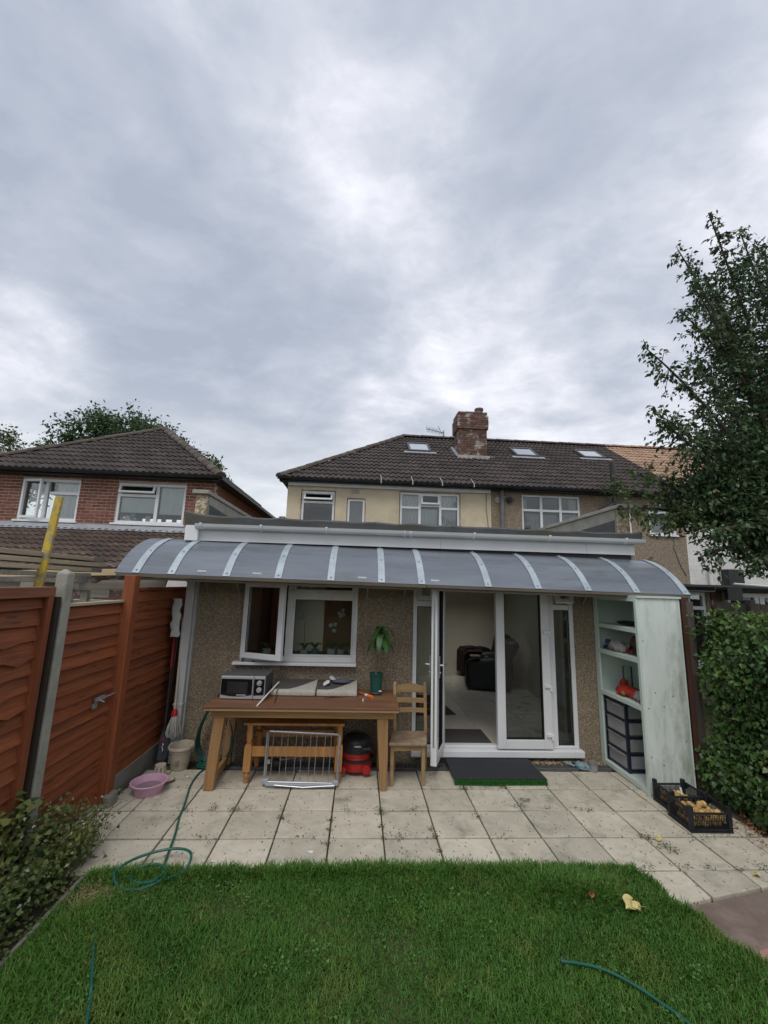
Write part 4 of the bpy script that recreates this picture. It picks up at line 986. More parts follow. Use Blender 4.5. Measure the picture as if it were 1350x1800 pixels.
# --- cream house
W1, W2, W3 = (-1.63, -0.75, 3.30, 4.385), (-0.395, 0.07, 3.30, 4.205), (1.03, 2.67, 3.30, 4.45)
h1, r1 = plain_house('cream_house', 'cream rendered end terrace house with brown hipped roof and skylight', -2.02, 3.55, 'cream_render', 'roof_tile_brown', 'ridge_tile', [W1, W2, W3], hip_left=True)
part('eaves_board', MB().box(-2.0, 3.52, HY - 0.10, HY - 0.003, 4.50, 4.584), 'upvc_weathered', h1)
w = house_window(h1, *W1[:2], W1[2], W1[3], HY, bars=((W1[0], W1[1], 4.08),), vents=((-1.57, -0.81, 4.11, 4.33, 24),))
house_window(h1, *W2[:2], W2[2], W2[3], HY, pane='glass_frosted')
house_window(h1, *W3[:2], W3[2], W3[3], HY, xs=(1.57, 2.14), bars=((1.03, 1.57, 4.035), (1.57, 2.14, 4.10), (2.14, 2.67, 4.035)), vents=((1.60, 2.11, 4.12, 4.40, 10),),
             curtains=((1.09, 1.58, 3.34, 4.40, HY + 0.14), (1.60, 2.1, 3.34, 4.03, HY + 0.15), (2.12, 2.62, 3.34, 4.40, HY + 0.14)))
for (a, b, c, d) in (W1, W2, W3):
    mb = MB(); frame(mb, a - 0.022, b + 0.022, c - 0.02, d + 0.022, HY - 0.006, HY - 0.002, 0.020); part('render_reveal', mb, 'brick_old', h1)
part('wall_vent', MB().box(-0.31, -0.09, HY - 0.015, HY + 0.02, 4.36, 4.47), 'flaunching', h1)
mb = MB(); mb.tube([(3.42, HY - 0.012, 4.5), (3.41, HY - 0.012, 4.1), (3.45, HY - 0.012, 3.7), (3.50, HY - 0.012, 3.2), (3.5, HY - 0.012, 2.6)], 0.008, 5); part('wall_cable', mb, 'grey_pipe', h1)
for x in (0.48, 1.32, 2.12, 2.98):
    mb = MB(); mb.bar((x, RY0 - 0.115, 4.58), (x, RY0 - 0.115, 4.70), 0.03, 0.02, up=(0, 1, 0)); mb.bar((x, RY0 - 0.08, 4.70), roof_pt(x, 0.32, 0.05), 0.02, 0.012); part('gutter_bracket', mb, 'flaunching', h1)
def skylight(parent, xc, s, w, l, name='skylight'):
    M = Matrix((Vector((1, 0, 0)), Vector(VD), Vector((0, -VD[2], VD[1])))).transposed().to_4x4(); M.translation = roof_pt(xc, s)
    f = MB(); q = MB(); 
    f.box(-w / 2, -w / 2 + 0.07, 0, l, -0.02, 0.115); f.box(w / 2 - 0.07, w / 2, 0, l, -0.02, 0.115); f.box(-w / 2 + 0.07, w / 2 - 0.07, 0.001, 0.08, -0.02, 0.110); f.box(-w / 2 + 0.07, w / 2 - 0.07, l - 0.10, l - 0.001, -0.02, 0.125)
    f.xf(M); o = part(name, f, 'dark_metal', parent)
    f = MB(); frame(f, 0, 1, 0, 1, 0, 1, 0.1); g = MB()
    g.box(-w / 2 + 0.06, w / 2 - 0.06, 0.07, l - 0.09, 0.10, 0.106); g.xf(M); part('pane', g, 'glass_skylight', o)
    g = MB(); g.box(-w / 2 + 0.03, w / 2 - 0.03, 0.06, l - 0.05, 0.02, 0.03); g.xf(M); part('blind', g, 'curtain_grey', o)
    g = MB(); g.box(-w / 2 - 0.16, w / 2 + 0.16, -0.16, 0.0, 0.055, 0.068); g.xf(M); part('flashing', g, 'lead', o)
    return o
skylight(h1, 1.83, 2.72, 0.74, 0.92)
# chimney
def chimney():
    x0, x1, y0, y1 = 3.08, 4.01, 12.75, 13.45
    c = part('chimney_stack', MB().box(x0 + 0.012, x1 - 0.012, y0 + 0.012, y1 - 0.012, 5.9, 7.50), 'mortar', h1)
    b = MB()
    def course(xa, xb, ya, yb, z, off):
        for (ax, lo, hi, fixed) in (('x', xa, xb, ya), ('y', ya, yb, xb), ('y', ya, yb, xa)):
            p = lo + (0.1125 if off else 0); first = lo
            cuts = [lo] + [v for v in np.arange(p if off else lo + 0.225, hi - 0.05, 0.225)] + [hi]
            for a, e in zip(cuts[:-1], cuts[1:]):
                j = random.uniform(-0.003, 0.004)
                if ax == 'x': b.box(a + 0.005, e - 0.005, fixed - 0.004 + j, fixed + 0.06, z + 0.005, z + 0.070)
                elif fixed == xb: b.box(fixed - 0.06, fixed + 0.004 - j, a + 0.005, e - 0.005, z + 0.005, z + 0.070)
                else: b.box(fixed - 0.004 + j, fixed + 0.06, a + 0.005, e - 0.005, z + 0.005, z + 0.070)
    z = 6.02; i = 0
    while z < 7.62:
        g = 0.0
        if z > 7.02: g = 0.045
        if z > 7.10: g = 0.05
        if z > 7.50: g = 0.02
        course(x0 - g, x1 + g, y0 - g, y1 + g, z, i % 2); z += 0.075; i += 1
    part('brickwork', b, 'brick_old', c, kind='stuff')
    mb = MB(); mb.box(x0 - 0.035, x1 + 0.035, y0 - 0.035, y1 + 0.035, 7.11, 7.49); part('oversailing_core', mb, 'mortar', c)
    mb = MB(); mb.prism([(x0 + 0.0, 7.62), (x1 - 0.0, 7.62), (x1 - 0.2, 7.70), (x0 + 0.25, 7.70)], 1, y0 + 0.03, y1 - 0.03); part('flaunching', mb, 'flaunching', c)
    mb = MB(); mb.lathe([(0.13, 7.66), (0.125, 7.86), (0.15, 7.88), (0.15, 7.94), (0.11, 7.95), (0.10, 7.80)], (3.86, 13.1, 0), 14); part('chimney_pot', mb, 'terracotta_pot', c, smooth=True)
    mb = MB(); mb.box(x0 - 0.06, x1 + 0.06, y0 - 0.10, y0 - 0.045, 6.02, 6.14); part('mortar_fillet', mb, 'flaunching', c)
    mb = MB(); mb.bar((x0 - 0.03, y0 - 0.02, 6.10), (x0 - 0.10, y1 - 0.1, 6.60), 0.10, 0.05); mb.bar((x1 + 0.05, y0 - 0.05, 6.10), (x1 + 0.22, y0 + 0.1, 6.17), 0.12, 0.04); part('flashing', mb, 'lead', c)
    mb = MB(); mb.lathe([(0.17, 6.7), (0.165, 7.28), (0.19, 7.30), (0.19, 7.42), (0.15, 7.43)], (3.05, 14.9, 0), 14, caps=(False, True)); part('chimney_pot', mb, 'terracotta_pot', h1, smooth=True)
chimney()
aer = thing('tv_aerial', 'thin metal television aerial on the ridge left of the brick chimney', 'aerial', (2.95, 14.6, 7.2))
mb = MB(); mb.tube([(2.98, 14.6, 7.0), (2.95, 14.6, 7.66)], 0.018, 6); part('mast', mb, 'dark_metal', aer)
mb = MB(); mb.tube([(2.95, 14.6, 7.60), (2.25, 14.3, 7.62)], 0.013, 6); part('boom', mb, 'dark_metal', aer)
mb = MB()
for k in range(10):
    x = 2.28 + 0.056 * k; y = 14.31 + 0.024 * k; mb.tube([(x, y, 7.50), (x - 0.03, y, 7.72)], 0.007, 4)
mb.tube([(2.70, 14.4, 7.78), (2.95, 14.6, 7.45)], 0.01, 4); mb.tube([(2.75, 14.4, 7.44), (2.98, 14.6, 7.72)], 0.01, 4)
part('elements', mb, 'dark_metal', aer)
# --- brown pebbledash house in the middle
W4, W5, W6 = (4.42, 6.09, 3.25, 4.52), (8.06, 8.85, 3.53, 4.42), (7.10, 7.56, 3.55, 4.27)
h2, r2 = plain_house('pebbledash_house', 'brown pebbledashed terrace house with two skylights in dark tiles', 3.55, 9.1, 'pebbledash_old', 'roof_tile_brown', 'ridge_tile', [W4, W5, W6])
house_window(h2, *W4[:2], W4[2], W4[3], HY, xs=(4.98, 5.53), bars=((4.42, 4.98, 4.09), (4.98, 5.53, 4.09), (5.53, 6.09, 4.09)),
             curtains=((4.47, 4.98, 3.3, 4.02, HY + 0.15, 'curtain_grey'), (5.0, 5.5, 3.3, 4.0, HY + 0.16, 'curtain_grey'), (5.55, 6.04, 3.3, 4.02, HY + 0.15, 'curtain_grey'), (4.47, 4.62, 4.1, 4.46, HY + 0.15, 'curtain_grey'), (5.82, 6.04, 4.1, 4.46, HY + 0.15, 'curtain_grey')))
house_window(h2, *W5[:2], W5[2], W5[3], HY, bars=((W5[0], W5[1], 4.16),), pane='glass_frosted'); house_window(h2, *W6[:2], W6[2], W6[3], HY)
skylight(h2, 5.45, 2.72, 0.78, 0.90); skylight(h2, 7.85, 2.90, 0.78, 0.84)
mb = MB(); mb.tube([(3.84, HY - 0.08, 4.60), (3.84, HY - 0.08, 2.5)], 0.055, 10); mb.box(3.78, 3.90, HY - 0.14, HY - 0.0, 4.36, 4.40); part('downpipe', mb, 'grey_pipe', h2)
mb = MB(); mb.cyl((4.06, HY - 0.07, 4.34), (4.06, HY + 0.02, 4.34), 0.085, n=14); mb.cyl((4.06, HY - 0.09, 4.34), (4.06, HY - 0.07, 4.34), 0.05, n=12); part('flue', mb, 'black_plastic', h2)
mb = MB(); mb.cyl((3.74, HY - 0.03, 4.33), (3.74, HY + 0.02, 4.33), 0.09, n=12); part('junction_box', mb, 'flaunching', h2)
mb = MB(); mb.tube([(6.96, HY - 0.20, 4.30), (6.96, HY - 0.20, 5.50)], 0.062, 10); mb.tube([(6.96, HY - 0.20, 4.32), (6.55, HY - 0.12, 4.10)], 0.062, 8); part('soil_pipe', mb, 'black_gutter', h2)
mb = MB(); mb.bar((7.45, HY - 0.05, 2.55), (8.05, HY - 0.05, 2.98), 0.05, 0.05); part('diagonal_batten', mb, 'pebbledash_old', h2)
mb = MB(); mb.tube([(8.75, HY - 0.012, 3.5), (8.70, HY - 0.012, 3.2), (8.85, HY - 0.012, 2.7), (9.0, HY - 0.012, 2.4)], 0.012, 5); part('wall_cable', mb, 'grey_pipe', h2)
# --- white house on the right, behind the tree
W7 = (11.1, 12.6, 3.45, 4.45)
h3, r3 = plain_house('white_house', 'white rendered terrace house with tan tiled roof behind the tree', 9.1, 14.7, 'white_render', 'roof_tile_tan', 'ridge_tile_tan', [W7])
house_window(h3, *W7[:2], W7[2], W7[3], HY, xs=(11.85,))
mb = MB(); mb.tube([(9.62, HY - 0.1, 2.75), (9.62, HY - 0.1, 2.0)], 0.05, 8); part('downpipe', mb, 'upvc_weathered', h3)
mb = MB(); mb.box(10.0, 10.45, HY - 0.25, HY - 0.002, 2.15, 2.62); part('wall_box', mb, 'black_plastic', h3, bevel=0.02)
# --- low neighbouring extension at the right edge
nb = thing('neighbour_extension', 'low flat roofed extension with white windows beyond the grey fence', 'house extension', (8.0, 8.0, 0))
NW1, ND = (6.54, 6.92, 0.6, 1.97), (7.36, 9.6, 0.3, 1.98)
mb = walls(MB(), 5.6, 10.6, -0.05, 2.02, 8.0, 8.2, [NW1, ND]); part('wall', mb, 'pebbledash_old', nb)
mb = MB(); mb.box(7.0, 7.22, 7.97, 7.999, -0.05, 2.0); part('brick_pier', mb, 'brick_old', nb)
mb = MB(); mb.box(5.5, 10.7, 7.82, 10.98, 2.05, 2.12); part('roof', mb, 'roof_felt', nb)
gutter('gutter', 5.5, 10.7, 7.78, 2.07, 0.06, 'black_gutter', nb)
part('eaves_board', MB().box(5.6, 7.0, 7.86, 7.99, 1.985, 2.03), 'upvc_weathered', nb)
house_window(nb, *NW1[:2], NW1[2], NW1[3], 8.0, bars=((NW1[0], NW1[1], 1.66),), fw=0.06, curtains=((6.6, 6.86, 0.7, 1.6, 8.3, 'curtain_grey'),), m='upvc')
house_window(nb, *ND[:2], ND[2], ND[3], 8.0, xs=(8.0, 8.12, 8.86), fw=0.08)
mb = MB(); mb.box(7.12, 7.42, 7.72, 7.8, 1.84, 2.08); part('hopper', mb, 'black_plastic', nb)
mb = MB(); mb.tube([(7.25, 7.7, 2.15), (8.0, 7.75, 2.12), (9.0, 7.75, 2.17), (10.2, 7.7, 2.30)], 0.02, 6); part('cable', mb, 'upvc_weathered', nb)
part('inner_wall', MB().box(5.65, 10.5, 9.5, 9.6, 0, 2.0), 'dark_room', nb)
# grey fence in the neighbour's garden
gf = thing('grey_fence', 'weathered grey board fence behind the clipped hedge on the right', 'fence', (6.6, 6.5, 0))
x = 5.78; k = 0
while x < 8.4:
    wd = random.uniform(0.11, 0.14)
    if not (6.25 < x < 6.36): part('board', MB().box(x, x + wd - 0.006, 6.5 + random.uniform(0, 0.012), 6.525, 0, 1.81 + random.uniform(-0.012, 0.012)), 'fence_grey', gf)
    x += wd; k += 1
for x in (6.30, 7.75): part('post', MB().box(x, x + 0.09, 6.44, 6.53, 0, 1.86), 'fence_grey', gf)
# --- red brick house on the left
BY = 10.0
bh = thing('brick_house', 'red brick house with dark pyramid roof and tiled lean-to', 'house', (-6.4, 10.0, 0))
B1, B2 = (-8.05, -6.72, 3.20, 4.19), (-5.85, -4.25, 3.20, 4.175)
mb = walls(MB(), -9.22, -3.58, -0.05, 4.38, BY + 0.008, BY + 0.25, [B1, B2]); bwall = part('wall', mb, 'mortar', bh)
brk = {}
def brick(parent, M, l):
    k = round(l, 3)
    if k not in brk: brk[k] = mesh_of('brick', MB().box(0.0, k - 0.006, 0.0, 0.05, 0.0, 0.059), 'brick_red')
    return obj_of('brick', brk[k], parent, M)
cnt = 0; z = 3.03; i = 0
while z < 4.30:
    x = -9.215 + (0.1125 if i % 2 else 0); x1 = -3.58
    while x < x1 - 0.02:
        l = min(0.215, x1 - x)
        segs = [(x, x + l)]
        for (a, b, c, d) in (B1, B2):
            if z + 0.07 > c and z < d:
                ns = []
                for s in segs:
                    if s[1] <= a or s[0] >= b: ns.append(s)
                    else:
                        if s[0] < a: ns.append((s[0], a))
                        if s[1] > b: ns.append((b, s[1]))
                segs = ns
        for s in segs:
            if s[1] - s[0] > 0.04: brick(bwall, Matrix.Translation((s[0], BY + random.uniform(-0.004, 0.003), z)), s[1] - s[0]); cnt += 1
        x += 0.225
    z += 0.075; i += 1

mb = MB(); walls(mb, BY + 0.25, 17.2, -0.05, 4.38, -3.78, -3.588, [], axis=0); sw = part('side_wall', mb, 'mortar', bh)
b = MB(); z = 2.4; i = 0
while z < 4.32:
    y = BY + 0.06 + (0.1125 if i % 2 else 0)
    while y < 17: b.box(-3.62, -3.578 + random.uniform(-.002, .003), y, y + 0.215, z, z + 0.065); y += 0.225
    z += 0.075; i += 1
part('brick_courses', b, 'brick_red', sw, kind='stuff')
CL, CR, AP, EZ = (-9.4, 9.72), (-3.38, 9.72), (-6.39, 12.92), 4.36
mb = MB(); mb.add([(CL[0], CL[1], EZ - 0.03), (CR[0], CR[1], EZ - 0.03), (AP[0], AP[1], 6.57)], [(0, 1, 2)])
mb.add([(CR[0], CR[1], EZ - 0.03), (CR[0], 17.4, EZ - 0.03), (AP[0], 15.0, 6.57), (AP[0], AP[1], 6.57)], [(0, 1, 2, 3)]); mb.add([(CL[0], CL[1], EZ - 0.03), (AP[0], AP[1], 6.57), (AP[0], 15.0, 6.57), (CL[0], 17.4, EZ - 0.03)], [(0, 1, 2, 3)]); mb.add([(CL[0], 17.4, EZ - .03), (AP[0], 15.0, 6.57), (CR[0], 17.4, EZ - .03)], [(0, 1, 2)])
broof = part('roof', mb, 'black_gutter', bh)
bp = math.atan2(6.60 - EZ, AP[1] - CL[1]); bl = math.hypot(6.60 - EZ, AP[1] - CL[1])
tile_roof(broof, (CL[0], CL[1], EZ), (1, 0, 0), (0, math.cos(bp), math.sin(bp)), CR[0] - CL[0], bl, 'roof_tile_brown', clips=[((0, 0), (-bl, AP[0] - CL[0])), ((CR[0] - CL[0], 0), (bl, CR[0] - AP[0]))])
ridge(broof, (CL[0], CL[1], EZ + 0.02), (AP[0], AP[1], 6.62), 'ridge_tile'); ridge(broof, (CR[0], CR[1], EZ + 0.02), (AP[0], AP[1], 6.62), 'ridge_tile', r=0.13)
tile_roof(broof, (CR[0], CR[1], EZ), (0, 1, 0), (-math.cos(bp), 0, math.sin(bp)), 4.0, bl, 'roof_tile_brown', clips=[((0, 0), (-bl, AP[1] - CL[1]))])
part('soffit', MB().box(CL[0], CR[0], 9.78, BY - 0.004, 4.27, 4.31), 'black_gutter', bh); gutter('gutter', CL[0], CR[0] + 0.06, 9.67, EZ - 0.01, 0.06, 'black_gutter', bh)
mb = MB(); mb.box(-3.575, -3.40, 9.75, 17.3, 4.25, 4.29); mb.box(-3.40, -3.31, 9.68, 17.3, 4.27, 4.36); part('side_gutter', mb, 'black_gutter', bh)
house_window(bh, *B1[:2], B1[2], B1[3], BY, xs=(-7.50,), bars=((-7.42, -6.72, 3.86),), fw=0.06, curtains=((-7.3, -6.80, 3.26, 4.1, BY + 0.115),), vents=())
M = Matrix.Translation((-8.0, BY + 0.02, 0)) @ Matrix.Rotation(R(-14), 4, 'Z'); s = MB(); frame(s, 0, 0.52, 3.24, 4.16, -0.05, 0, 0.05); s.xf(M); part('open_sash', s, 'upvc', bh)
house_window(bh, *B2[:2], B2[2], B2[3], BY, xs=(-4.93,), bars=((-5.85, -4.93, 3.88),), fw=0.06, curtains=((-5.78, -5.0, 3.47, 3.83, BY + 0.115, 'curtain', 0.004), (-4.88, -4.32, 3.45, 4.1, BY + 0.115, 'curtain', 0.004)), vents=((-5.80, -4.97, 3.91, 4.13, 18),))
for k, (x, c) in enumerate([(-5.7, 'cream_card'), (-5.6, 'white_plastic'), (-5.48, 'pot_blue'), (-5.3, 'black_plastic'), (-5.12, 'cream_card'), (-4.75, 'black_plastic'), (-4.5, 'teal_plastic')]):
    part('windowsill_item', MB().box(x - 0.05, x + 0.06, BY + 0.082, BY + 0.10, 3.25, 3.25 + 0.09 + 0.05 * (k % 3)), c, bh, bevel=0.01)
# lean-to
LT0, LT1, LX0, LX1 = (7.45, 2.08), (9.96, 3.05), -9.0, -3.6
lp = math.atan2(LT1[1] - LT0[1], LT1[0] - LT0[0]); ll = math.hypot(LT1[1] - LT0[1], LT1[0] - LT0[0])
mb = MB(); mb.add([(LX0, LT0[0], LT0[1] - 0.04), (LX1, LT0[0], LT0[1] - 0.04), (LX1, LT1[0], LT1[1] - 0.04), (LX0, LT1[0], LT1[1] - 0.04)], [(0, 1, 2, 3)]); lroof = part('lean_to_roof', mb, 'black_gutter', bh)
tile_roof(lroof, (LX0, LT0[0], LT0[1]), (1, 0, 0), (0, math.cos(lp), math.sin(lp)), LX1 - LX0, ll - 0.12, 'roof_tile_lean', course=0.30)
mb = MB(); n = 30
for i in range(n + 1):
    x = LX0 + (LX1 - LX0) * i / n; w_ = 0.012 * math.sin(i * 1.9) + 0.01 * math.sin(i * 0.7)
    mb.v += [(x, 9.62 + w_, LT1[1] - 0.075 + w_ * 0.3), (x, 9.90, LT1[1] + 0.05), (x, 9.994, LT1[1] + 0.10)]
for i in range(n): mb.f += [(3 * i, 3 * i + 3, 3 * i + 4, 3 * i + 1), (3 * i + 1, 3 * i + 4, 3 * i + 5, 3 * i + 2)]
mb.mi = [0] * len(mb.f); part('lead_flashing', mb, 'lead', bh, smooth=True)
gutter('gutter', LX0, LX1, LT0[0] - 0.06, LT0[1] - 0.02, 0.06, 'black_gutter', bh)
mb = walls(MB(), LX0, LX1, -0.05, 2.0, 7.62, 7.8, []); mb.box(LX1 - 0.2, LX1, 7.8, 9.98, -0.05, 2.05); part('lean_to_wall', mb, 'brick_old', bh)
o = aer.copy(); 
bpy.data.objects.remove(o)
# far roof line between the two houses
fr = thing('distant_house', 'small distant roof and chimney in the gap between the houses', 'house', (-9.0, 50, 0))
mb = MB(); mb.box(-14.5, -8.5, 50, 58, -0.05, 5.6); part('wall', mb, 'brick_old', fr)
mb = MB(); mb.prism([(-15, 5.6), (-8, 5.6), (-11.5, 8.3)], 1, 49.8, 58.2); part('roof', mb, 'roof_tile_brown', fr)
part('chimney', MB().box(-10.4, -9.7, 52, 52.8, 6.0, 10.0), 'brick_old', fr)
# ================================================================== LEFT FENCE
def lap_board(y0, y1, z0, h, xin, xout, wav, m, parent, knots=(), piv_label=None):
    """one horizontal lap board facing +X: top edge at xin, lower edge proud at xout, waney lower edge"""
    n = 16; mb = MB(); ph, f1, f2 = random.uniform(0, 9), random.uniform(2, 4), random.uniform(6, 11)
    for i in range(n + 1):
        t = i / n; y = y0 + (y1 - y0) * t
        dz = wav * (math.sin(ph + f1 * t * 3) + 0.5 * math.sin(ph * 2 + f2 * t * 3))
        for ky, kd, kw in knots: dz -= kd * math.exp(-((y - ky) / kw) ** 2)
        bow = 0.004 * math.sin(ph + 3 * t)
        mb.v += [(xin, y, z0 + h), (xout + bow, y, z0 + dz), (xout - 0.010 + bow, y, z0 + dz), (xin - 0.012, y, z0 + h)]
    for i in range(n):
        for j in range(4): mb.f.append((4 * i + j, 4 * i + (j + 1) % 4, 4 * i + 4 + (j + 1) % 4, 4 * i + 4 + j))
    mb.f += [(0, 1, 2, 3), (4 * n + 3, 4 * n + 2, 4 * n + 1, 4 * n)]; mb.mi = [0] * len(mb.f)
    return part('board', mb, m, parent)
# near panel
fp = thing('lap_fence', 'nearest red brown waney lap fence panel with capping rail and ragged boards', 'fence panel', (-2.22, 2.2, 0.1), group='red brown lap fence panels')
z = 0.10; i = 0
while z < 1.76:
    kn = []
    if 9 <= i <= 13: kn = [(random.uniform(2.78, 2.95), random.uniform(0.02, 0.04), 0.035)]
    lap_board(1.27, 3.14, z, 0.128, -2.207, -2.166, 0.0036, 'fence_stain', fp, kn); z += 0.108; i += 1
part('capping_rail', MB().box(-2.235, -2.140, 1.25, 3.11, 1.795, 1.865), 'fence_stain_old', fp, bevel=0.006)
part('batten', MB().box(-2.195, -2.140, 3.05, 3.10, 0.08, 1.794), 'fence_stain_v', fp, bevel=0.003); part('gap_shade_strip', MB().box(-2.205, -2.126, 3.118, 3.153, 0.06, 1.794), 'fence_gap_shade', fp); part('batten', MB().box(-2.195, -2.150, 1.27, 1.31, 0.08, 1.794), 'fence_stain_v', fp); part('batten', MB().box(-2.23, -2.208, 2.1, 2.14, 0.08, 1.794), 'fence_stain_v', fp)  # dark strip put in as the shade between end batten and concrete post
# concrete post with a weathered point
mb = MB(); x0, x1, y0, y1 = -2.205, -2.122, 3.170, 3.258
mb.box(x0, x1, y0, y1, -0.1, 1.965); cx, cy = (x0 + x1) / 2, (y0 + y1) / 2
mb.f = [f for f in mb.f if f != (4, 5, 6, 7)]; mb.mi = [0] * len(mb.f)
k = len(mb.v); mb.v.append((cx - 0.01, cy, 2.0)); mb.f += [(4, 5, k), (5, 6, k), (6, 7, k), (7, 4, k)]; mb.mi = [0] * len(mb.f)
o = part('concrete_post', mb, 'concrete', None, bevel=0.012); tag(o, 'grey concrete fence post with pointed top between the two nearest fence panels', 'fence post')
# gate
gt = thing('gate', 'red brown lap board gate with a steel bolt beside the concrete post', 'gate', (-2.18, 3.64, 0.03))
z = 0.035; i = 0
while z < 1.64:
    lap_board(3.27, 4.062, z, 0.110, -2.207, -2.170, 0.0012, 'fence_stain', gt); z += 0.0935; i += 1
part('top_rail', MB().box(-2.215, -2.165, 3.301, 4.044, 1.715, 1.738), 'timber_scaffold', gt, bevel=0.003)
part('batten', MB().box(-2.215, -2.165, 3.26, 3.30, 0.03, 1.96), 'fence_stain_v', gt, bevel=0.003)
mb = MB(); mb.box(-2.170, -2.155, 3.80, 3.93, 0.905, 0.94); mb.cyl((-2.148, 3.78, 0.922), (-2.148, 4.05, 0.922), 0.008); mb.cyl((-2.148, 3.83, 0.922), (-2.105, 3.83, 0.905), 0.007); mb.box(-2.172, -2.158, 3.78, 3.83, 0.86, 0.90)
part('bolt', mb, 'bracket_steel', gt)
# brown post, far panel
o = part('fence_post', MB().box(-2.195, -2.095, 4.045, 4.145, -0.02, 1.965), 'fence_stain_v', None, bevel=0.006); tag(o, 'square red brown timber post right of the gate, reaching the canopy', 'fence post')
ff = thing('lap_fence', 'dark red brown lap fence panel under the canopy beside mops and broom', 'fence panel', (-2.16, 4.75, 0.15), group='red brown lap fence panels')
z = 0.165
while z < 1.80:
    lap_board(4.16, 5.55, z, 0.108, -2.187, -2.152, 0.0012, 'fence_stain', ff); z += 0.091
part('capping_rail', MB().box(-2.205, -2.145, 4.15, 5.56, 1.82, 1.848), 'fence_stain_v', ff, bevel=0.003)
for y in (4.6, 5.1): part('batten', MB().box(-2.215, -2.188, y, y + 0.04, 0.16, 1.82), 'fence_stain_v', ff)
o = part('gravel_board', MB().box(-2.185, -2.135, 4.15, 5.5, -0.04, 0.165), 'concrete_dark', None, bevel=0.006); tag(o, 'mossy concrete gravel board below the fence panel under the canopy', 'gravel board', 'concrete gravel boards')
o = part('gravel_board', MB().box(-2.20, -2.125, 3.26, 4.035, -0.04, 0.028), 'concrete', None, bevel=0.006); tag(o, 'low concrete gravel board on the ground below the bolted gate', 'gravel board', 'concrete gravel boards')
o = part('post_foot', MB().box(-2.12, -2.05, 4.02, 4.15, -0.03, 0.10), 'concrete_dark', None, bevel=0.02); tag(o, 'lump of mossy concrete at the foot of the square brown post', 'concrete footing')
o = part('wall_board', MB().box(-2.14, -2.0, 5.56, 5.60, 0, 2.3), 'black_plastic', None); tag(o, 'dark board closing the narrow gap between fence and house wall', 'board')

# ================================================================== TIMBER BEHIND THE FENCE
def plank(name, p0, p1, w, t, m, label, group=None, up=(0, 0, 1), ends=None):
    th = thing(name, label, 'plank', p0, group=group)
    part('board', MB().bar(p0, p1, w, t, up), m, th, bevel=0.004)
    if ends:
        d = (Vector(p1) - Vector(p0)).normalized(); a = Vector(p1) - d * 0.16; part('end_band', MB().bar(a, Vector(p1) + d * 0.006, w + 0.006, t + 0.006, up), 'bracket_steel', th)
    return th
nm = ['topmost', 'second', 'third', 'fourth', 'lowest']
for k in range(5):
    z = 2.125 - k * 0.056; dx = (0, 0.015, -0.01, -0.05, -0.06)[k]
    plank('scaffold_plank', (-2.98 + random.uniform(-0.02, 0.02), 2.2, z + 0.01), (-2.90 + dx * 0.3, 4.70 + dx - (0.10 if k == 3 else 0) - (0.12 if k == 4 else 0), z - 0.004), 0.215, 0.040, 'timber_scaffold' if k < 3 else 'timber_grey',
          '%s scaffold board of the stack behind the fence, left of the canopy' % nm[k], 'stacked scaffold boards', ends=k in (0, 2, 4))
for k, y in enumerate((2.5, 3.3, 4.2)):
    th = thing('timber_trestle', 'timber trestle carrying the scaffold boards behind the fence, %s' % ['nearest of three', 'middle one', 'farthest of three'][k], 'trestle', (-2.95, y, 0), group='trestles under the boards')
    part('crossbar', MB().box(-3.2, -2.72, y - 0.04, y + 0.04, 1.82, 1.872), 'timber_grey', th); part('leg', MB().bar((-3.15, y, 1.82), (-3.25, y, -0.05), 0.07, 0.05, up=(0, 1, 0)), 'timber_grey', th); part('leg', MB().bar((-2.78, y, 1.82), (-2.70, y, -0.05), 0.07, 0.05, up=(0, 1, 0)), 'timber_grey', th)
plank('yellow_plank', (-2.86, 3.74, 0.0), (-2.79, 3.90, 2.66), 0.066, 0.03, 'yellow_paint', 'worn yellow painted plank standing upright behind the nearest fence panel', up=(0, 1, 0))
plank('pale_plank', (-4.3, 5.06, 1.935), (-2.30, 4.98, 2.02), 0.05, 0.075, 'timber_new', 'pale fresh timber lying level behind the gate, below the canopy corner')
nbw = thing('garden_wall', 'low red brick wall topped with stone behind the gate', 'wall', (-3.3, 5.45, 0))
part('core', MB().box(-5.5, -2.32, 5.40, 5.60, -0.05, 1.60), 'mortar', nbw)
for r in range(5):
    for c in range(14):
        x = -5.45 + 0.225 * c + (0.1125 if r % 2 else 0)
        if x < -2.5: part('brick', MB().box(x, x + 0.215, 5.393, 5.45, 1.60 - 0.075 * (r + 1), 1.60 - 0.075 * r - 0.010), 'brick_red', nbw)
for c in range(5): part('coping_stone', MB().box(-5.5 + 0.6 * c, -5.5 + 0.6 * c + 0.59, 5.37, 5.62, 1.60, 1.65), 'concrete', nbw, bevel=0.01)
sh = thing('timber_screen', 'weathered grey boards with cut notches standing behind the gate', 'timber screen', (-3.0, 5.2, 0))
part('board', MB().prism([(-4.6, 1.78), (-3.16, 1.78), (-3.16, 1.70), (-2.95, 1.70), (-2.95, 1.79), (-2.80, 1.79), (-2.80, 1.70), (-2.36, 1.70), (-2.30, 1.93), (-3.05, 1.90), (-3.12, 1.86), (-4.6, 1.86)], 1, 5.16, 5.19), 'timber_grey', sh)
part('board', MB().box(-4.6, -3.25, 5.1, 5.13, 1.88, 1.99), 'timber_grey', sh); part('board', MB().box(-3.9, -2.75, 5.22, 5.25, 1.62, 1.66), 'concrete', sh); part('post', MB().box(-3.3, -3.22, 5.195, 5.26, 0, 1.9), 'timber_grey', sh); part('post', MB().box(-2.5, -2.42, 5.195, 5.26, 0, 1.9), 'timber_grey', sh)
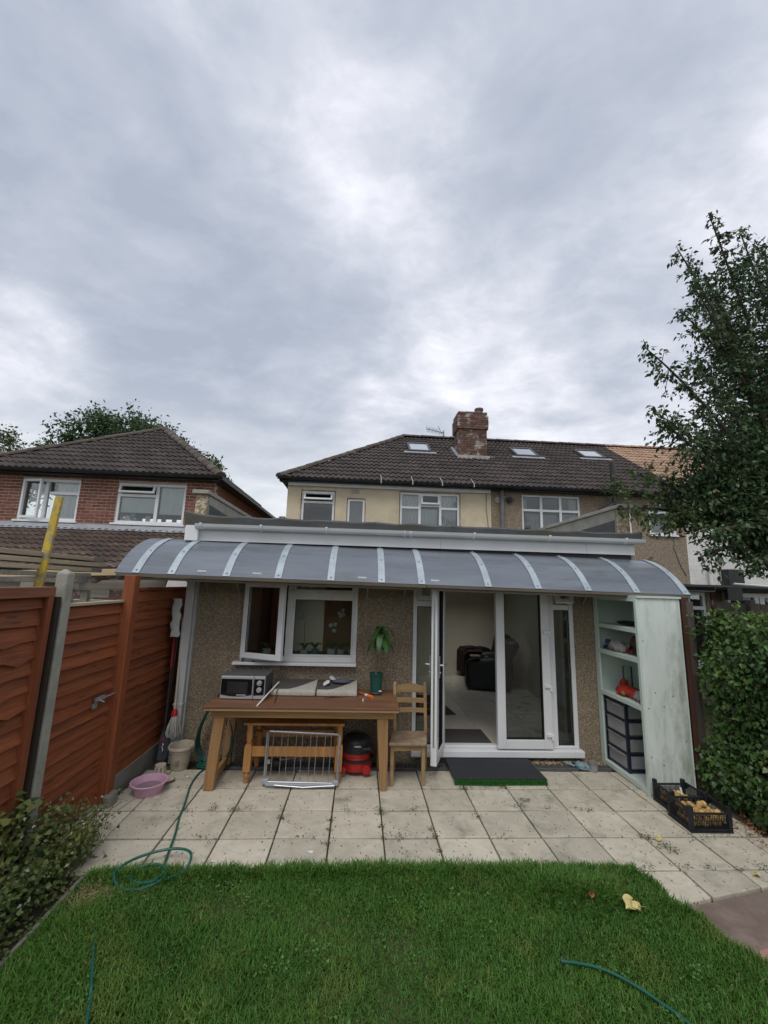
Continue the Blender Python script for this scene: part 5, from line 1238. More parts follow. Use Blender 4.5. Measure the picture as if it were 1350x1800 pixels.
th = thing('plastic_sheet_roll', 'pale plastic panel with a black clip above the dark fence panel', 'panel', (-2.35, 5.7, 0))
part('panel', MB().box(-2.75, -2.16, 5.75, 5.77, 1.5, 2.02), 'upvc_weathered', th); part('clip', MB().box(-2.30, -2.24, 5.72, 5.749, 1.90, 2.0), 'black_plastic', th); part('stand', MB().box(-2.7, -2.2, 5.775, 5.80, 0, 1.5), 'timber_grey', th)

# ================================================================== CUPBOARD
cb = thing('storage_cupboard', 'tall pale green open cupboard with stained side panel at the patio edge', 'cupboard', (3.12, 4.64, 0))
part('side_panel', MB().box(2.905, 3.345, 4.238, 4.262, 0.012, 1.885), 'mint_panel', cb, bevel=0.003, label='mouldy pale green side panel facing the lawn')
part('side_panel', MB().box(2.905, 3.345, 5.015, 5.04, 0.012, 1.885), 'mint_paint', cb)
part('back_panel', MB().box(3.345, 3.36, 4.238, 5.04, 0.012, 1.885), 'mint_paint', cb); part('top', MB().box(2.885, 3.37, 4.22, 5.045, 1.886, 1.905), 'mint_paint', cb)
part('stile', MB().box(2.882, 2.904, 4.236, 4.275, 0.0, 1.884), 'mint_paint', cb, bevel=0.002); part('stile', MB().box(2.882, 2.904, 4.965, 5.04, 0.0, 1.884), 'mint_paint', cb, bevel=0.002)
for z in (1.545, 1.25, 0.79):
    part('shelf', MB().box(2.895, 3.344, 4.263, 5.014, z, z + 0.022), 'mint_paint', cb, bevel=0.002); part('shelf_lip', MB().box(2.880, 2.8945, 4.276, 4.964, z - 0.022, z + 0.020), 'mint_paint', cb)
part('base', MB().box(2.895, 3.344, 4.263, 5.014, 0.03, 0.05), 'mint_panel', cb); part('base_lip', MB().box(2.880, 2.8945, 4.276, 4.964, 0.008, 0.052), 'mint_paint', cb); part('top_lip', MB().box(2.882, 2.8945, 4.276, 4.964, 1.845, 1.884), 'mint_paint', cb)
for (x, z) in ((2.93, 1.45), (2.94, 0.80), (3.02, 0.95), (3.10, 0.82), (3.05, 0.28), (3.20, 0.92), (2.93, 0.35), (3.30, 0.50)): part('screw', MB().cyl((x, 4.2385, z), (x, 4.2355, z), 0.006, n=8), 'rug_dark', cb)
o = part('brown_post', MB().box(3.385, 3.44, 4.245, 4.30, -0.05, 1.90), 'post_maroon', None); tag(o, 'thin dark red post right behind the green cupboard', 'fence post')
o = part('grey_post', MB().box(3.455, 3.535, 4.27, 4.35, -0.05, 1.86), 'fence_grey', None); tag(o, 'weathered grey brown post between green cupboard and hedge', 'fence post')
sf = thing('side_fence', 'dark fence panel behind the green cupboard', 'fence panel', (3.42, 4.7, 0))
for k in range(6): part('board', MB().box(3.40 + 0.004 * (k % 2), 3.42 + 0.004 * (k % 2), 4.305 + 0.125 * k, 4.425 + 0.125 * k, -0.04, 1.84), 'fence_dark', sf)
# drawers
dw = thing('drawer_tower', 'dark framed four drawer plastic tower with clear drawers inside the green cupboard', 'drawers', (3.10, 4.79, 0.05))
x0, x1, y0, y1 = 2.925, 3.315, 4.60, 4.985
for (x, y) in ((x0, y0), (x0, y1 - 0.03), (x1 - 0.03, y0), (x1 - 0.03, y1 - 0.03)): part('post', MB().box(x, x + 0.03, y, y + 0.03, 0.052, 0.75), 'drawer_frame', dw, bevel=0.003)
for k in range(5): part('frame_shelf', MB().box(x0 + 0.001, x1 - 0.001, y0 + 0.001, y1 - 0.001, 0.06 + 0.165 * k, 0.082 + 0.165 * k), 'drawer_frame', dw, bevel=0.002)
for k in range(4):
    zb = 0.086 + 0.165 * k; mb = MB()
    xx0, xx1, ya, yb = x0 + 0.004, x1 - 0.02, y0 + 0.012, y1 - 0.012
    mb.box(xx0, xx0 + 0.006, ya + 0.022, yb - 0.022, zb, zb + 0.132); mb.box(xx0 + 0.0061, xx1, ya - 0.006, ya - 0.002, zb + 0.012, zb + 0.132); mb.box(xx0 + 0.0061, xx1, yb, yb + 0.004, zb + 0.012, zb + 0.132); mb.box(xx1, xx1 + 0.004, ya, yb, zb, zb + 0.13); mb.box(xx0 + 0.0065, xx1 - 0.0005, ya, yb, zb, zb + 0.003)
    d = part('drawer', mb, 'drawer_clear', dw)
    mb = MB(); mb.prism([(ya + 0.022, zb + 0.133), (yb - 0.022, zb + 0.133), (yb - 0.05, zb + 0.118), ((ya + yb) / 2, zb + 0.108), (ya + 0.05, zb + 0.118)], 0, xx0 - 0.016, xx0 - 0.0005); part('handle', mb, 'plastic_film', d, bevel=0.003)
# things on the shelves
th = thing('black_bag', 'flat black bag lying on the top shelf of the green cupboard', 'bag', (3.12, 4.75, 1.567)); mb = MB(); mb.ball((3.12, 4.76, 1.590), 0.1, 14, 8, sc=(0.9, 1.35, 0.22), jit=0.10); mb.ball((3.05, 4.62, 1.585), 0.06, 12, 7, sc=(1, 1.3, 0.25), jit=0.1); part('body', mb, 'black_plastic', th, smooth=True)
mb = MB(); mb.tube([(3.05, 4.70, 1.59), (2.98, 4.66, 1.60), (2.96, 4.58, 1.585), (3.04, 4.55, 1.58)], 0.008, 6); part('strap', mb, 'black_plastic', th, smooth=True)
def crumpled_bag(name, label, c, r, m, sc=(1, 1, 0.7), seed=1, group=None):
    random.seed(seed); mb = MB(); mb.ball((0, 0, 0), r, 16, 10, sc=sc)
    vs = []
    for p in mb.v:
        q = Vector(p); k = 1 + 0.16 * math.sin(p[0] * 70 + seed) + 0.13 * math.sin(p[1] * 83 + p[2] * 60) + random.uniform(-0.10, 0.10); vs.append((c[0] + q.x * k, c[1] + q.y * k, c[2] + max(q.z * k, -r * sc[2] * 0.85) + r * sc[2] * 0.86))
    mb.v = vs; o = part(name, mb, m, None, smooth=True, angle=25); return tag(o, label, 'bag', group)
crumpled_bag('clear_bag', 'crumpled clear plastic bag on the middle shelf edge', (2.97, 4.72, 1.273), 0.095, 'plastic_film', (0.9, 1.4, 0.62), 3)
crumpled_bag('brown_bag', 'reddish brown plastic bag at the back of the middle shelf', (3.16, 4.60, 1.273), 0.10, 'film_brown', (1.1, 1.2, 0.95), 5)
crumpled_bag('white_bag', 'crumpled pale plastic bag beside the red net bag', (2.98, 4.42, 0.813), 0.07, 'plastic_film', (0.9, 1.0, 0.8), 8)
crumpled_bag('red_packet', 'small red and white packet at the near end of the lowest shelf', (2.955, 4.325, 0.813), 0.042, 'red_paint', (0.9, 1.0, 0.6), 9)
random.seed(21)
th = thing('blue_bottle', 'small blue topped bottle at the far end of the middle shelf', 'bottle', (2.96, 4.90, 1.272)); mb = MB(); mb.lathe([(0.0, 0), (0.026, 0.0), (0.028, 0.01), (0.028, 0.06), (0.014, 0.075), (0.014, 0.082)], (2.96, 4.90, 1.272), 12); part('body', mb, 'clear_plastic', th, smooth=True); mb = MB(); mb.cyl((2.96, 4.90, 1.345), (2.96, 4.90, 1.385), 0.03, n=12); part('cap', mb, 'blue_plastic', th)
o = part('dark_box', MB().box(2.93, 2.99, 4.93, 4.955, 1.2725, 1.31), 'black_plastic', None, bevel=0.004); tag(o, 'little dark box in the far corner of the middle shelf', 'box')
th = thing('dark_jar', 'dark jar holding cream cards at the near end of the middle shelf', 'jar', (2.96, 4.33, 1.272)); mb = MB(); mb.lathe([(0, 0), (0.035, 0), (0.038, 0.01), (0.038, 0.12), (0.033, 0.125), (0.033, 0.02), (0, 0.02)], (2.96, 4.33, 1.272), 14); part('body', mb, 'black_plastic', th, smooth=True)
mb = MB(); mb.obox((2.96, 4.335, 1.40), (0.05, 0.004, 0.08), Euler((0.1, 0.1, 0.6)).to_matrix()); mb.obox((2.955, 4.345, 1.38), (0.05, 0.004, 0.09), Euler((0.2, -0.3, 0.4)).to_matrix()); part('card', mb, 'cream_card', th)
th = thing('power_tool', 'small black and red tool lying on the middle shelf', 'tool', (2.99, 4.47, 1.273)); mb = MB(); mb.cyl((2.99, 4.54, 1.30), (2.99, 4.40, 1.30), 0.026, n=12); mb.bar((3.0, 4.42, 1.30), (3.08, 4.40, 1.29), 0.035, 0.03); part('body', mb, 'black_plastic', th, bevel=0.003); mb = MB(); mb.cyl((2.99, 4.555, 1.30), (2.99, 4.54, 1.30), 0.028, n=12); mb.cyl((2.99, 4.50, 1.30), (2.99, 4.485, 1.30), 0.0275, n=12); part('ring', mb, 'red_plastic', th)
th = thing('glass_vase', 'tall clear glass cylinder standing on the lowest shelf', 'vase', (3.12, 4.82, 0.812)); mb = MB(); mb.lathe([(0, 0.004), (0.045, 0.004), (0.047, 0.0), (0.052, 0.01), (0.052, 0.28), (0.049, 0.283), (0.048, 0.02), (0, 0.018)], (3.12, 4.82, 0.812), 20); part('body', mb, 'clear_glass', th, smooth=True)
th = thing('net_bag', 'red net bag of onions slumped on the lowest shelf', 'net bag', (3.02, 4.66, 0.813)); mb = MB(); mb.ball((3.02, 4.66, 0.865), 0.10, 18, 10, sc=(1.0, 1.75, 0.55), jit=0.05); mb.ball((3.06, 4.80, 0.90), 0.055, 12, 8, sc=(0.9, 0.8, 1.2), jit=0.08); mb.tube([(3.0, 4.55, 0.88), (2.99, 4.47, 0.89), (2.96, 4.40, 0.85)], [0.03, 0.014, 0.02], 8); part('net', mb, 'net_red', th, smooth=True)
for k in range(9):
    part('onion', MB().ball((2.975 + random.uniform(-0.045, 0.03), 4.52 + 0.033 * k, 0.845 + random.uniform(-0.008, 0.018)), 0.030, 10, 7, sc=(1, 1, 0.85)), 'onion' if k % 2 else 'net_red', th, smooth=True)

# ================================================================== TABLE AND WHAT STANDS ON IT
tb = thing('wooden_table', 'worn wooden table with red brown top against the house wall', 'table', (-0.5, 4.64, 0))
TX0, TX1, TY0, TY1, TZ = -1.432, 0.440, 4.262, 5.005, 0.758
part('tabletop', MB().box(TX0, TX1, TY0, TY1, TZ - 0.018, TZ), 'table_top', tb, bevel=0.003, seg=2)
part('edge_band', MB().box(TX0 + 0.004, TX1 - 0.004, TY0 + 0.004, TY1 - 0.004, TZ - 0.040, TZ - 0.0185), 'table_edge', tb, bevel=0.004)
part('apron', MB().box(-1.375, 0.385, 4.325, 4.350, 0.645, TZ - 0.0405), 'oak', tb, bevel=0.002); part('apron', MB().box(-1.30, 0.31, 4.90, 4.925, 0.645, TZ - 0.0405), 'oak', tb)
for x in (-1.378, 0.365): part('apron', MB().box(x, x + 0.025, 4.3505, 4.92, 0.645, TZ - 0.0405), 'oak_v', tb)
def leg(x0t, x1t, x0b, x1b, yf, yb, zt, m, chop=0.0):
    mb = MB(); ys = (yf, yf + 0.075)
    mb.prism([(x0b + chop * 0.4, 0.0), (x1b - chop * 0.3, 0.0), (x1t - (x1t - x1b) * 0.6, 0.30), (x1t, zt), (x0t, zt), (x0t + (x0b - x0t) * 0.75, 0.22), (x0b, 0.05)], 1, *ys)
    return part('leg', mb, m, tb, bevel=0.006)
leg(-1.345, -1.245, -1.385, -1.292, 4.330, 4.4, 0.6445, 'oak_v'); leg(0.225, 0.335, 0.268, 0.345, 4.330, 4.4, 0.6445, 'oak_v', 0.03)
leg(-1.345, -1.255, -1.385, -1.30, 4.845, 4.9, 0.6445, 'oak_v'); leg(0.245, 0.335, 0.262, 0.340, 4.845, 4.9, 0.6445, 'oak_v')
part('stretcher', MB().box(-1.36, -1.32, 4.407, 4.843, 0.03, 0.10), 'oak', tb, bevel=0.004)
# microwave: slightly turned
mw = thing('microwave', 'silver and black microwave oven with two dials on the table', 'microwave', (-1.142, 4.52, 0.758), rotz=R(-2))
W_, D_, H_ = 0.445, 0.36, 0.222
part('case', MB().box(-W_ / 2 + 0.004, W_ / 2 - 0.004, 0.02, D_, 0.012, H_), 'grey_case', mw, local=True, bevel=0.006)
xs = W_ / 2 - 0.115
part('door_frame', MB().box(-W_ / 2, xs - 0.002, -0.012, 0.019, 0.008, H_ + 0.002), 'silver_plastic', mw, local=True, bevel=0.004)
mb = MB(); k = 10
top = [(-W_ / 2 + 0.006, H_ - 0.022), (xs - 0.010, H_ - 0.022)]; bot = [(xs - 0.010 - (W_ - 0.131) * i / k, 0.034 + 0.016 * (2 * i / k - 1) ** 2 - 0.002) for i in range(k + 1)]
mb.prism([(p[0], p[1]) for p in top + bot], 1, -0.0145, -0.0125); dg = part('door_glass', mb, 'black_gloss', mw, local=True)
mb = MB().box(-0.155, 0.05, -0.0155, -0.0147, 0.062, 0.172); part('door_mesh', mb, 'black_plastic', mw, local=True)
part('control_panel', MB().box(xs + 0.002, W_ / 2, -0.008, 0.019, 0.008, H_ + 0.002), 'silver_plastic', mw, local=True, bevel=0.004)
mb = MB(); bot = [(W_ / 2 - 0.005 - 0.104 * i / 6, 0.048 - 0.006 * i / 6) for i in range(7)]; mb.prism([(xs + 0.006, H_ - 0.022), (W_ / 2 - 0.005, H_ - 0.022)] + bot, 1, -0.0105, -0.0082); part('panel_face', mb, 'black_gloss', mw, local=True)
for z in (0.163, 0.098):
    cxk = (xs + W_ / 2) / 2 + 0.004; mb = MB(); mb.cyl((cxk, -0.0107, z), (cxk, -0.026, z), 0.026, 0.024, n=22); kb = part('dial', mb, 'silver_plastic', mw, local=True, smooth=True)
    mb = MB(); mb.obox((cxk + 0.004, -0.030, z + 0.002), (0.04, 0.008, 0.008), Matrix.Rotation(R(-20 if z > .13 else 35), 3, 'Y')); part('grip', mb, 'silver_plastic', mw, local=True, bevel=0.001)
mb = MB()
for k in range(9): mb.box(-0.055 + 0.0105 * k, -0.047 + 0.0105 * k, -0.0156, -0.0147, 0.043, 0.050)
part('badge', mb, 'white_print', mw, local=True)
for x in (-0.18, 0.18): part('foot', MB().box(x - 0.02, x + 0.02, 0.03, 0.06, 0.0, 0.0115), 'black_plastic', mw, local=True)
mb = MB(); mb.tube([(-0.222, 0.30, 0.05), (-0.245, 0.24, 0.03), (-0.25, 0.14, 0.012), (-0.235, 0.09, 0.012), (-0.22, 0.12, 0.02)], 0.009, 6); mb.box(-0.262, -0.222, 0.05, 0.10, 0.003, 0.035); part('power_cord', mb, 'black_plastic', mw, local=True)
# folded rug with a pattern
rg = thing('folded_rug', 'folded dark and beige patterned rug lying on the table', 'rug', (-0.43, 4.84, 0.758))
RX0, RX1, RY_0, RY_1 = -0.885, 0.022, 4.665, 4.985
mb = MB(); prof = [(RY_0 + 0.012, 0.7585), (RY_0 + 0.002, 0.770), (RY_0, 0.783), (RY_0 + 0.006, 0.800), (RY_0 + 0.022, 0.811), (RY_0 + 0.05, 0.815), (RY_1 - 0.03, 0.868), (RY_1, 0.862), (RY_1 + 0.004, 0.82), (RY_1, 0.7585)]
mb.prism(prof, 0, RX0, RX1); part('rug_body', mb, 'rug_dark', rg, smooth=True, angle=50)
def rug_patch(xa, xb, shift):
    # beige curved shapes woven into the pile: front roll plus a rising curve to the right
    mb = MB(); n = 14; rows = prof[1:7]
    pts = []
    for i in range(n + 1):
        x = xa + (xb - xa) * i / n; t = i / n; cols = []
        lim = 0.052 + 0.235 * max(0, (t - shift) / (1 - shift)) ** 1.35
        full = [(RY_0 + 0.0015, 0.766), (RY_0 - 0.002, 0.783), (RY_0 + 0.005, 0.802), (RY_0 + 0.022, 0.8135), (RY_0 + min(lim, 0.05 + 0.0), 0.8178), (RY_0 + lim, 0.8178 + (lim - 0.05) * 0.222)]
        for y, z in full: mb.v.append((x, y, z))
    for i in range(n):
        for j in range(5): mb.f.append((6 * i + j, 6 * i + j + 1, 6 * i + 7 + j, 6 * i + 6 + j))
    mb.mi = [0] * len(mb.f); part('pattern', mb, 'rug_beige', rg, smooth=True)
rug_patch(RX0 + 0.004, -0.425, 0.35); rug_patch(-0.405, RX1 - 0.004, 0.30)
o = part('white_stick', MB().tube([(-0.935, 4.285, 0.764), (-0.895, 4.55, 0.805), (-0.835, 4.82, 0.862)], 0.0075, 8), 'white_plastic', None, smooth=True); tag(o, 'thin white plastic stick leaning over the folded rug', 'stick')
o = part('cable', MB().tube([(-0.815, 4.70, 0.818), (-0.822, 4.655, 0.812), (-0.815, 4.62, 0.764), (-0.80, 4.50, 0.762), (-0.79, 4.40, 0.762)], 0.0045, 6), 'cable', None, smooth=True); tag(o, 'short dark cable hanging off the rug onto the table', 'cable')
o = part('cable', MB().tube([(-0.32, 4.60, 0.762), (-0.22, 4.63, 0.765), (-0.12, 4.66, 0.763)], 0.0045, 6), 'cable', None, smooth=True); tag(o, 'dark wire lying in front of the rug on the table', 'cable')
th = thing('grey_slipper', 'grey fabric slipper lying on the folded rug', 'slipper', (-0.155, 4.86, 0.82)); mb = MB(); mb.ball((-0.155, 4.865, 0.872), 0.105, 16, 9, sc=(1.0, 0.46, 0.20), jit=0.02); part('sole', mb, 'grey_fabric', th, smooth=True); mb = MB(); mb.ball((-0.125, 4.865, 0.884), 0.065, 14, 8, sc=(1.0, 0.62, 0.36), jit=0.02); part('upper', mb, 'grey_fabric', th, smooth=True)
for k, (c, e, lb) in enumerate([((-0.255, 4.90, 0.895), (0.5, 0.4, 0.5), 'torn white paper standing behind the grey slipper'), ((-0.315, 4.815, 0.868), (0.2, -0.5, 0.3), 'torn white paper at the left end of the grey slipper')]):
    mb = MB(); mb.prism([(-0.045, -0.03), (0.02, -0.035), (0.04, 0.0), (0.02, 0.035), (-0.02, 0.03), (-0.04, 0.015)], 2, -0.002, 0.002); mb.xf(Matrix.Translation(c) @ Euler(e).to_matrix().to_4x4()); o = part('paper_scrap', mb, 'paper', None); tag(o, lb, 'paper')
th = thing('paint_roller', 'orange handled hand tool lying near the plant pot', 'tool', (0.12, 4.72, 0.758)); a, b = Vector((0.045, 4.80, 0.772)), Vector((0.185, 4.615, 0.772)); d = (b - a)
part('shaft', MB().cyl(a, a + d * 0.5, 0.011, 0.013, n=10), 'orange_wood', th, smooth=True); part('collar', MB().cyl(a + d * 0.5, a + d * 0.66, 0.015, n=10), 'white_plastic', th, smooth=True); part('handle', MB().cyl(a + d * 0.66, b, 0.016, 0.019, n=12), 'orange_plastic', th, smooth=True)
o = part('bottle_top', MB().cyl((0.085, 4.52, 0.7585), (0.085, 4.52, 0.785), 0.008, 0.004, n=8), 'white_plastic', None); tag(o, 'tiny white plastic cap standing on the table', 'cap')
# potted plant
pp = thing('potted_plant', 'young plant with drooping leaves in a green plastic pot', 'potted plant', (0.228, 4.80, 0.758))
part('pot', MB().lathe([(0.0, 0.012), (0.056, 0.012), (0.060, 0.05), (0.072, 0.205), (0.078, 0.206), (0.078, 0.222), (0.070, 0.222), (0.066, 0.19), (0.0, 0.19)], (0.228, 4.80, 0.758), 24), 'pot_green', pp, smooth=True)
part('saucer', MB().lathe([(0.0, 0.0), (0.055, 0.0), (0.070, 0.018), (0.068, 0.030), (0.060, 0.030), (0.055, 0.008)], (0.228, 4.80, 0.758), 22), 'grey_case', pp, smooth=True)
part('potting_soil', MB().cyl((0.228, 4.80, 0.945), (0.228, 4.80, 0.952), 0.067, n=18), 'soil', pp)
part('label_sticker', MB().box(0.255, 0.285, 4.728, 4.731, 0.80, 0.815), 'paper', pp)
part('stem', MB().tube([(0.225, 4.80, 0.95), (0.222, 4.80, 1.06), (0.238, 4.80, 1.18), (0.255, 4.80, 1.30), (0.262, 4.80, 1.39), (0.272, 4.80, 1.455)], [0.012, 0.011, 0.010, 0.009, 0.008, 0.005], 8), 'stem_brown', pp, smooth=True)
def droop_leaf(base, az, out, drop, length, wid):
    mb = MB(); n = 8; d = Vector((math.cos(az), math.sin(az), 0)); s = Vector((-d.y, d.x, 0)); base = Vector(base)
    for i in range(n + 1):
        t = i / n; w = wid * (math.sin(math.pi * min(1, t * 1.02) ** 0.75)) * (1 if t < 0.98 else 0.2) + 0.001
        c = base + d * (out * (1 - (1 - t) ** 2)) + Vector((0, 0, 0.035 * math.sin(math.pi * min(t * 2, 1)) - drop * t ** 1.6)); fold = 0.35 * w
        mb.v += [c - s * w + Vector((0, 0, fold)) , c, c + s * w + Vector((0, 0, fold))]
    for i in range(n): mb.f += [(3 * i, 3 * i + 1, 3 * i + 4, 3 * i + 3), (3 * i + 1, 3 * i + 2, 3 * i + 5, 3 * i + 4)]
    mb.v = [tuple(v) for v in mb.v]; mb.mi = [0] * len(mb.f); part('leaf', mb, 'leaf_house', pp, smooth=True, angle=80)
for k in range(15):
    az = k * 2.4 + 0.3; h = 1.30 + 0.011 * k
    if math.sin(az) > 0.5: sc = 0.75
    else: sc = 1.0
    droop_leaf((0.262 + 0.0006 * k, 4.80, h), az, (0.125 + 0.04 * random.random()) * sc, 0.11 + 0.09 * random.random(), 0.2, 0.027 + 0.009 * random.random())
for az in (1.2, 3.6, 5.4): droop_leaf((0.272, 4.80, 1.45), az, 0.05, 0.03, 0.1, 0.012)
# ================================================================== CHAIR
ch = thing('wooden_chair', 'plain wooden chair with slatted back beside the open patio door', 'chair', (0.585, 4.6, 0))
for x in (0.372, 0.685): part('leg', MB().box(x, x + 0.036, 4.425, 4.462, 0, 0.375), 'chair_wood', ch, bevel=0.004)
for x in (0.425, 0.762):
    mb = MB(); mb.bar((x + 0.016, 4.80, 0.0), (x + 0.016, 4.775, 0.40), 0.034, 0.034, up=(0, 1, 0)); mb.bar((x + 0.016, 4.775, 0.395), (x + 0.012, 4.84, 0.885), 0.034, 0.032, up=(0, 1, 0)); part('back_post', mb, 'chair_wood', ch, bevel=0.004)
mb = MB(); mb.prism([(0.352, 4.395), (0.730, 4.395), (0.790, 4.765), (0.415, 4.765)], 2, 0.376, 0.402); part('seat', mb, 'chair_seat', ch, bevel=0.008, seg=3)
def back_slat(z0, z1, y, crown=0.0):
    mb = MB(); n = 8; xa, xb = 0.459, 0.761
    for i in range(n + 1):
        t = i / n; x = xa + (xb - xa) * t; b = 0.018 * math.sin(math.pi * t); c = crown * math.sin(math.pi * t)
        mb.v += [(x, y + b, z0), (x, y + b, z1 + c), (x, y + b + 0.016, z1 + c), (x, y + b + 0.016, z0)]
    for i in range(n):
        for j in range(4): mb.f.append((4 * i + j, 4 * i + (j + 1) % 4, 4 * i + 4 + (j + 1) % 4, 4 * i + 4 + j))
    mb.f += [(0, 1, 2, 3), (4 * n + 3, 4 * n + 2, 4 * n + 1, 4 * n)]; mb.mi = [0] * len(mb.f); part('back_slat', mb, 'chair_wood', ch, bevel=0.003)
back_slat(0.775, 0.845, 4.815, 0.022); back_slat(0.672, 0.722, 4.802); back_slat(0.575, 0.622, 4.79)
part('seat_rail', MB().box(0.409, 0.684, 4.430, 4.452, 0.322, 0.374), 'chair_wood', ch); part('seat_rail', MB().box(0.46, 0.761, 4.765, 4.785, 0.322, 0.374), 'chair_wood', ch)
for x, x2 in ((0.385, 0.435), (0.70, 0.77)): part('side_rail', MB().bar((x, 4.463, 0.348), (x2, 4.764, 0.348), 0.02, 0.05), 'chair_wood', ch)

# ================================================================== UNDER THE TABLE
ps = thing('pine_side_table', 'orange pine low table with turned feet pushed under the wooden table', 'table', (-0.58, 4.68, 0))
for x, y in ((-1.035, 4.50), (-0.140, 4.50), (-1.02, 4.86), (-0.175, 4.83)):
    s = 0.035; part('leg', MB().prism([(x - s, 0.115), (x - s + 0.012, 0.100), (x + s - 0.012, 0.100), (x + s, 0.115), (x + s + 0.004, 0.33), (x + s - 0.006, 0.355), (x - s + 0.014, 0.355), (x - s + 0.004, 0.33)], 1, y - 0.034, y + 0.034), 'pine', ps, bevel=0.006)
    part('turned_foot', MB().lathe([(0.0, 0.0), (0.020, 0.0), (0.026, 0.015), (0.022, 0.035), (0.027, 0.045), (0.032, 0.065), (0.030, 0.085), (0.022, 0.092), (0.026, 0.0995), (0.0, 0.0995)], (x, y, 0), 16), 'pine', ps, smooth=True)
    part('upper_leg', MB().lathe([(0.024, 0.3555), (0.030, 0.38), (0.034, 0.44), (0.028, 0.50), (0.034, 0.515), (0.034, 0.5295)], (x + 0.0, y + 0.02, 0), 14, caps=(True, True)), 'pine', ps, smooth=True)
part('front_rail', MB().box(-0.998, -0.177, 4.50, 4.525, 0.235, 0.325), 'pine', ps, bevel=0.003); part('back_rail', MB().box(-0.98, -0.21, 4.845, 4.87, 0.30, 0.37), 'pine', ps, bevel=0.003)
for x in (-1.03, -0.16): part('side_rail', MB().box(x - 0.012, x + 0.012, 4.535, 4.795, 0.25, 0.325), 'pine', ps, bevel=0.003)
part('top', MB().box(-1.09, -0.09, 4.47, 4.90, 0.53, 0.552), 'pine', ps, bevel=0.006)
ai = thing('clothes_airer', 'folded grey metal clothes airer leaning under the wooden table', 'clothes airer', (-0.5, 4.6, 0))
def airer_pt(u, v):   # u across 0..1, v up 0..1
    a, b = Vector((-0.845, 4.415, 0.045)), Vector((-0.145, 4.385, 0.045)); c, d = Vector((-0.855, 4.485, 0.475)), Vector((-0.140, 4.470, 0.455))
    p = a.lerp(b, u).lerp(c.lerp(d, u), v); return p
for nm_, off in (('front_frame', 0.0), ('rear_frame', 0.030)):
    q = [airer_pt(0.03, 0), airer_pt(0, 0.05), airer_pt(0, 0.97), airer_pt(0.03, 1), airer_pt(0.97, 1), airer_pt(1, 0.97), airer_pt(1, 0.05), airer_pt(0.97, 0), airer_pt(0.03, 0)]
    q = [p + Vector((off * 0.3, off, -off * 0.6)) for p in q]; part(nm_, MB().tube(q, 0.0085, 8), 'airer_metal', ai, smooth=True)
for k in range(9):
    u = 0.09 + 0.1 * k + (0.01 if k % 2 else -0.006); q = [airer_pt(u, 0.0) + Vector((0, 0.004, 0)), airer_pt(u + 0.008, 1.0) + Vector((0, 0.004, 0))]; part('rod', MB().tube(q, 0.0036, 6), 'airer_metal', ai, smooth=True)
for u in (0.0, 1.0):
    p = airer_pt(u, 0.02); part('corner_joint', MB().obox(p + Vector((0.012 if u == 0 else -0.012, 0.008, -0.008)), (0.06, 0.045, 0.05)), 'airer_plastic', ai, bevel=0.012)
part('bottom_bar', MB().bar(airer_pt(0.02, 0) + Vector((0, -0.004, -0.022)), airer_pt(0.98, 0) + Vector((0, -0.004, -0.018)), 0.03, 0.030), 'airer_plastic', ai, bevel=0.008); part('bottom_bar', MB().tube([airer_pt(0.15, 0) + Vector((0, -0.026, -0.018)), airer_pt(0.55, 0) + Vector((0, -0.03, -0.030)), airer_pt(0.97, 0) + Vector((0, -0.026, -0.010))], 0.006, 6), 'airer_metal', ai, smooth=True)
va = thing('vacuum_cleaner', 'round red and black tub vacuum cleaner under the right end of the table', 'vacuum cleaner', (0.045, 4.74, 0))
c = (0.04, 4.76, 0)
part('tub', MB().lathe([(0.0, 0.035), (0.13, 0.035), (0.158, 0.05), (0.165, 0.09), (0.160, 0.145), (0.150, 0.175), (0.0, 0.175)], c, 28), 'red_plastic', va, smooth=True)
part('bumper', MB().lathe([(0.155, 0.130), (0.172, 0.136), (0.172, 0.156), (0.155, 0.160)], c, 28), 'black_plastic', va, smooth=True)
part('red_band', MB().lathe([(0.151, 0.1755), (0.153, 0.18), (0.151, 0.205), (0.146, 0.21), (0.0, 0.21)], c, 28), 'red_plastic', va, smooth=True)
part('lid', MB().lathe([(0.150, 0.2105), (0.150, 0.30), (0.142, 0.325), (0.118, 0.350), (0.075, 0.368), (0.0, 0.372)], c, 28), 'black_plastic', va, smooth=True)
part('handle', MB().tube([(-0.04, 4.76, 0.36), (-0.03, 4.76, 0.385), (0.02, 4.76, 0.393), (0.07, 4.76, 0.39), (0.10, 4.76, 0.36)], 0.011, 8), 'black_plastic', va, smooth=True); part('knob', MB().ball((0.02, 4.74, 0.402), 0.014, 10, 6), 'black_plastic', va, smooth=True)
part('catch', MB().box(0.015, 0.085, 4.602, 4.612, 0.285, 0.300), 'silver_plastic', va, bevel=0.003)
for x in (-0.09, 0.145):
    w = part('wheel', MB().cyl((x, 4.622, 0.075), (x, 4.588, 0.075), 0.046 if x > 0 else 0.03, n=24), 'red_plastic', va, bevel=0.006); part('hub', MB().cyl((x, 4.5875, 0.075), (x, 4.582, 0.075), 0.03 if x > 0 else 0.018, n=18), 'red_plastic', w, bevel=0.002)
part('hose', MB().tube([(0.10, 4.64, 0.26), (0.17, 4.62, 0.27), (0.225, 4.68, 0.22), (0.22, 4.80, 0.14), (0.16, 4.92, 0.08), (0.0, 4.93, 0.06)], 0.022, 10), 'black_plastic', va, smooth=True)
o = part('metal_rod', MB().tube([(-0.80, 4.80, 0.08), (-0.25, 4.84, 0.155)], 0.006, 6), 'airer_metal', None, smooth=True); tag(o, 'thin metal rod lying behind the airer under the table', 'rod')
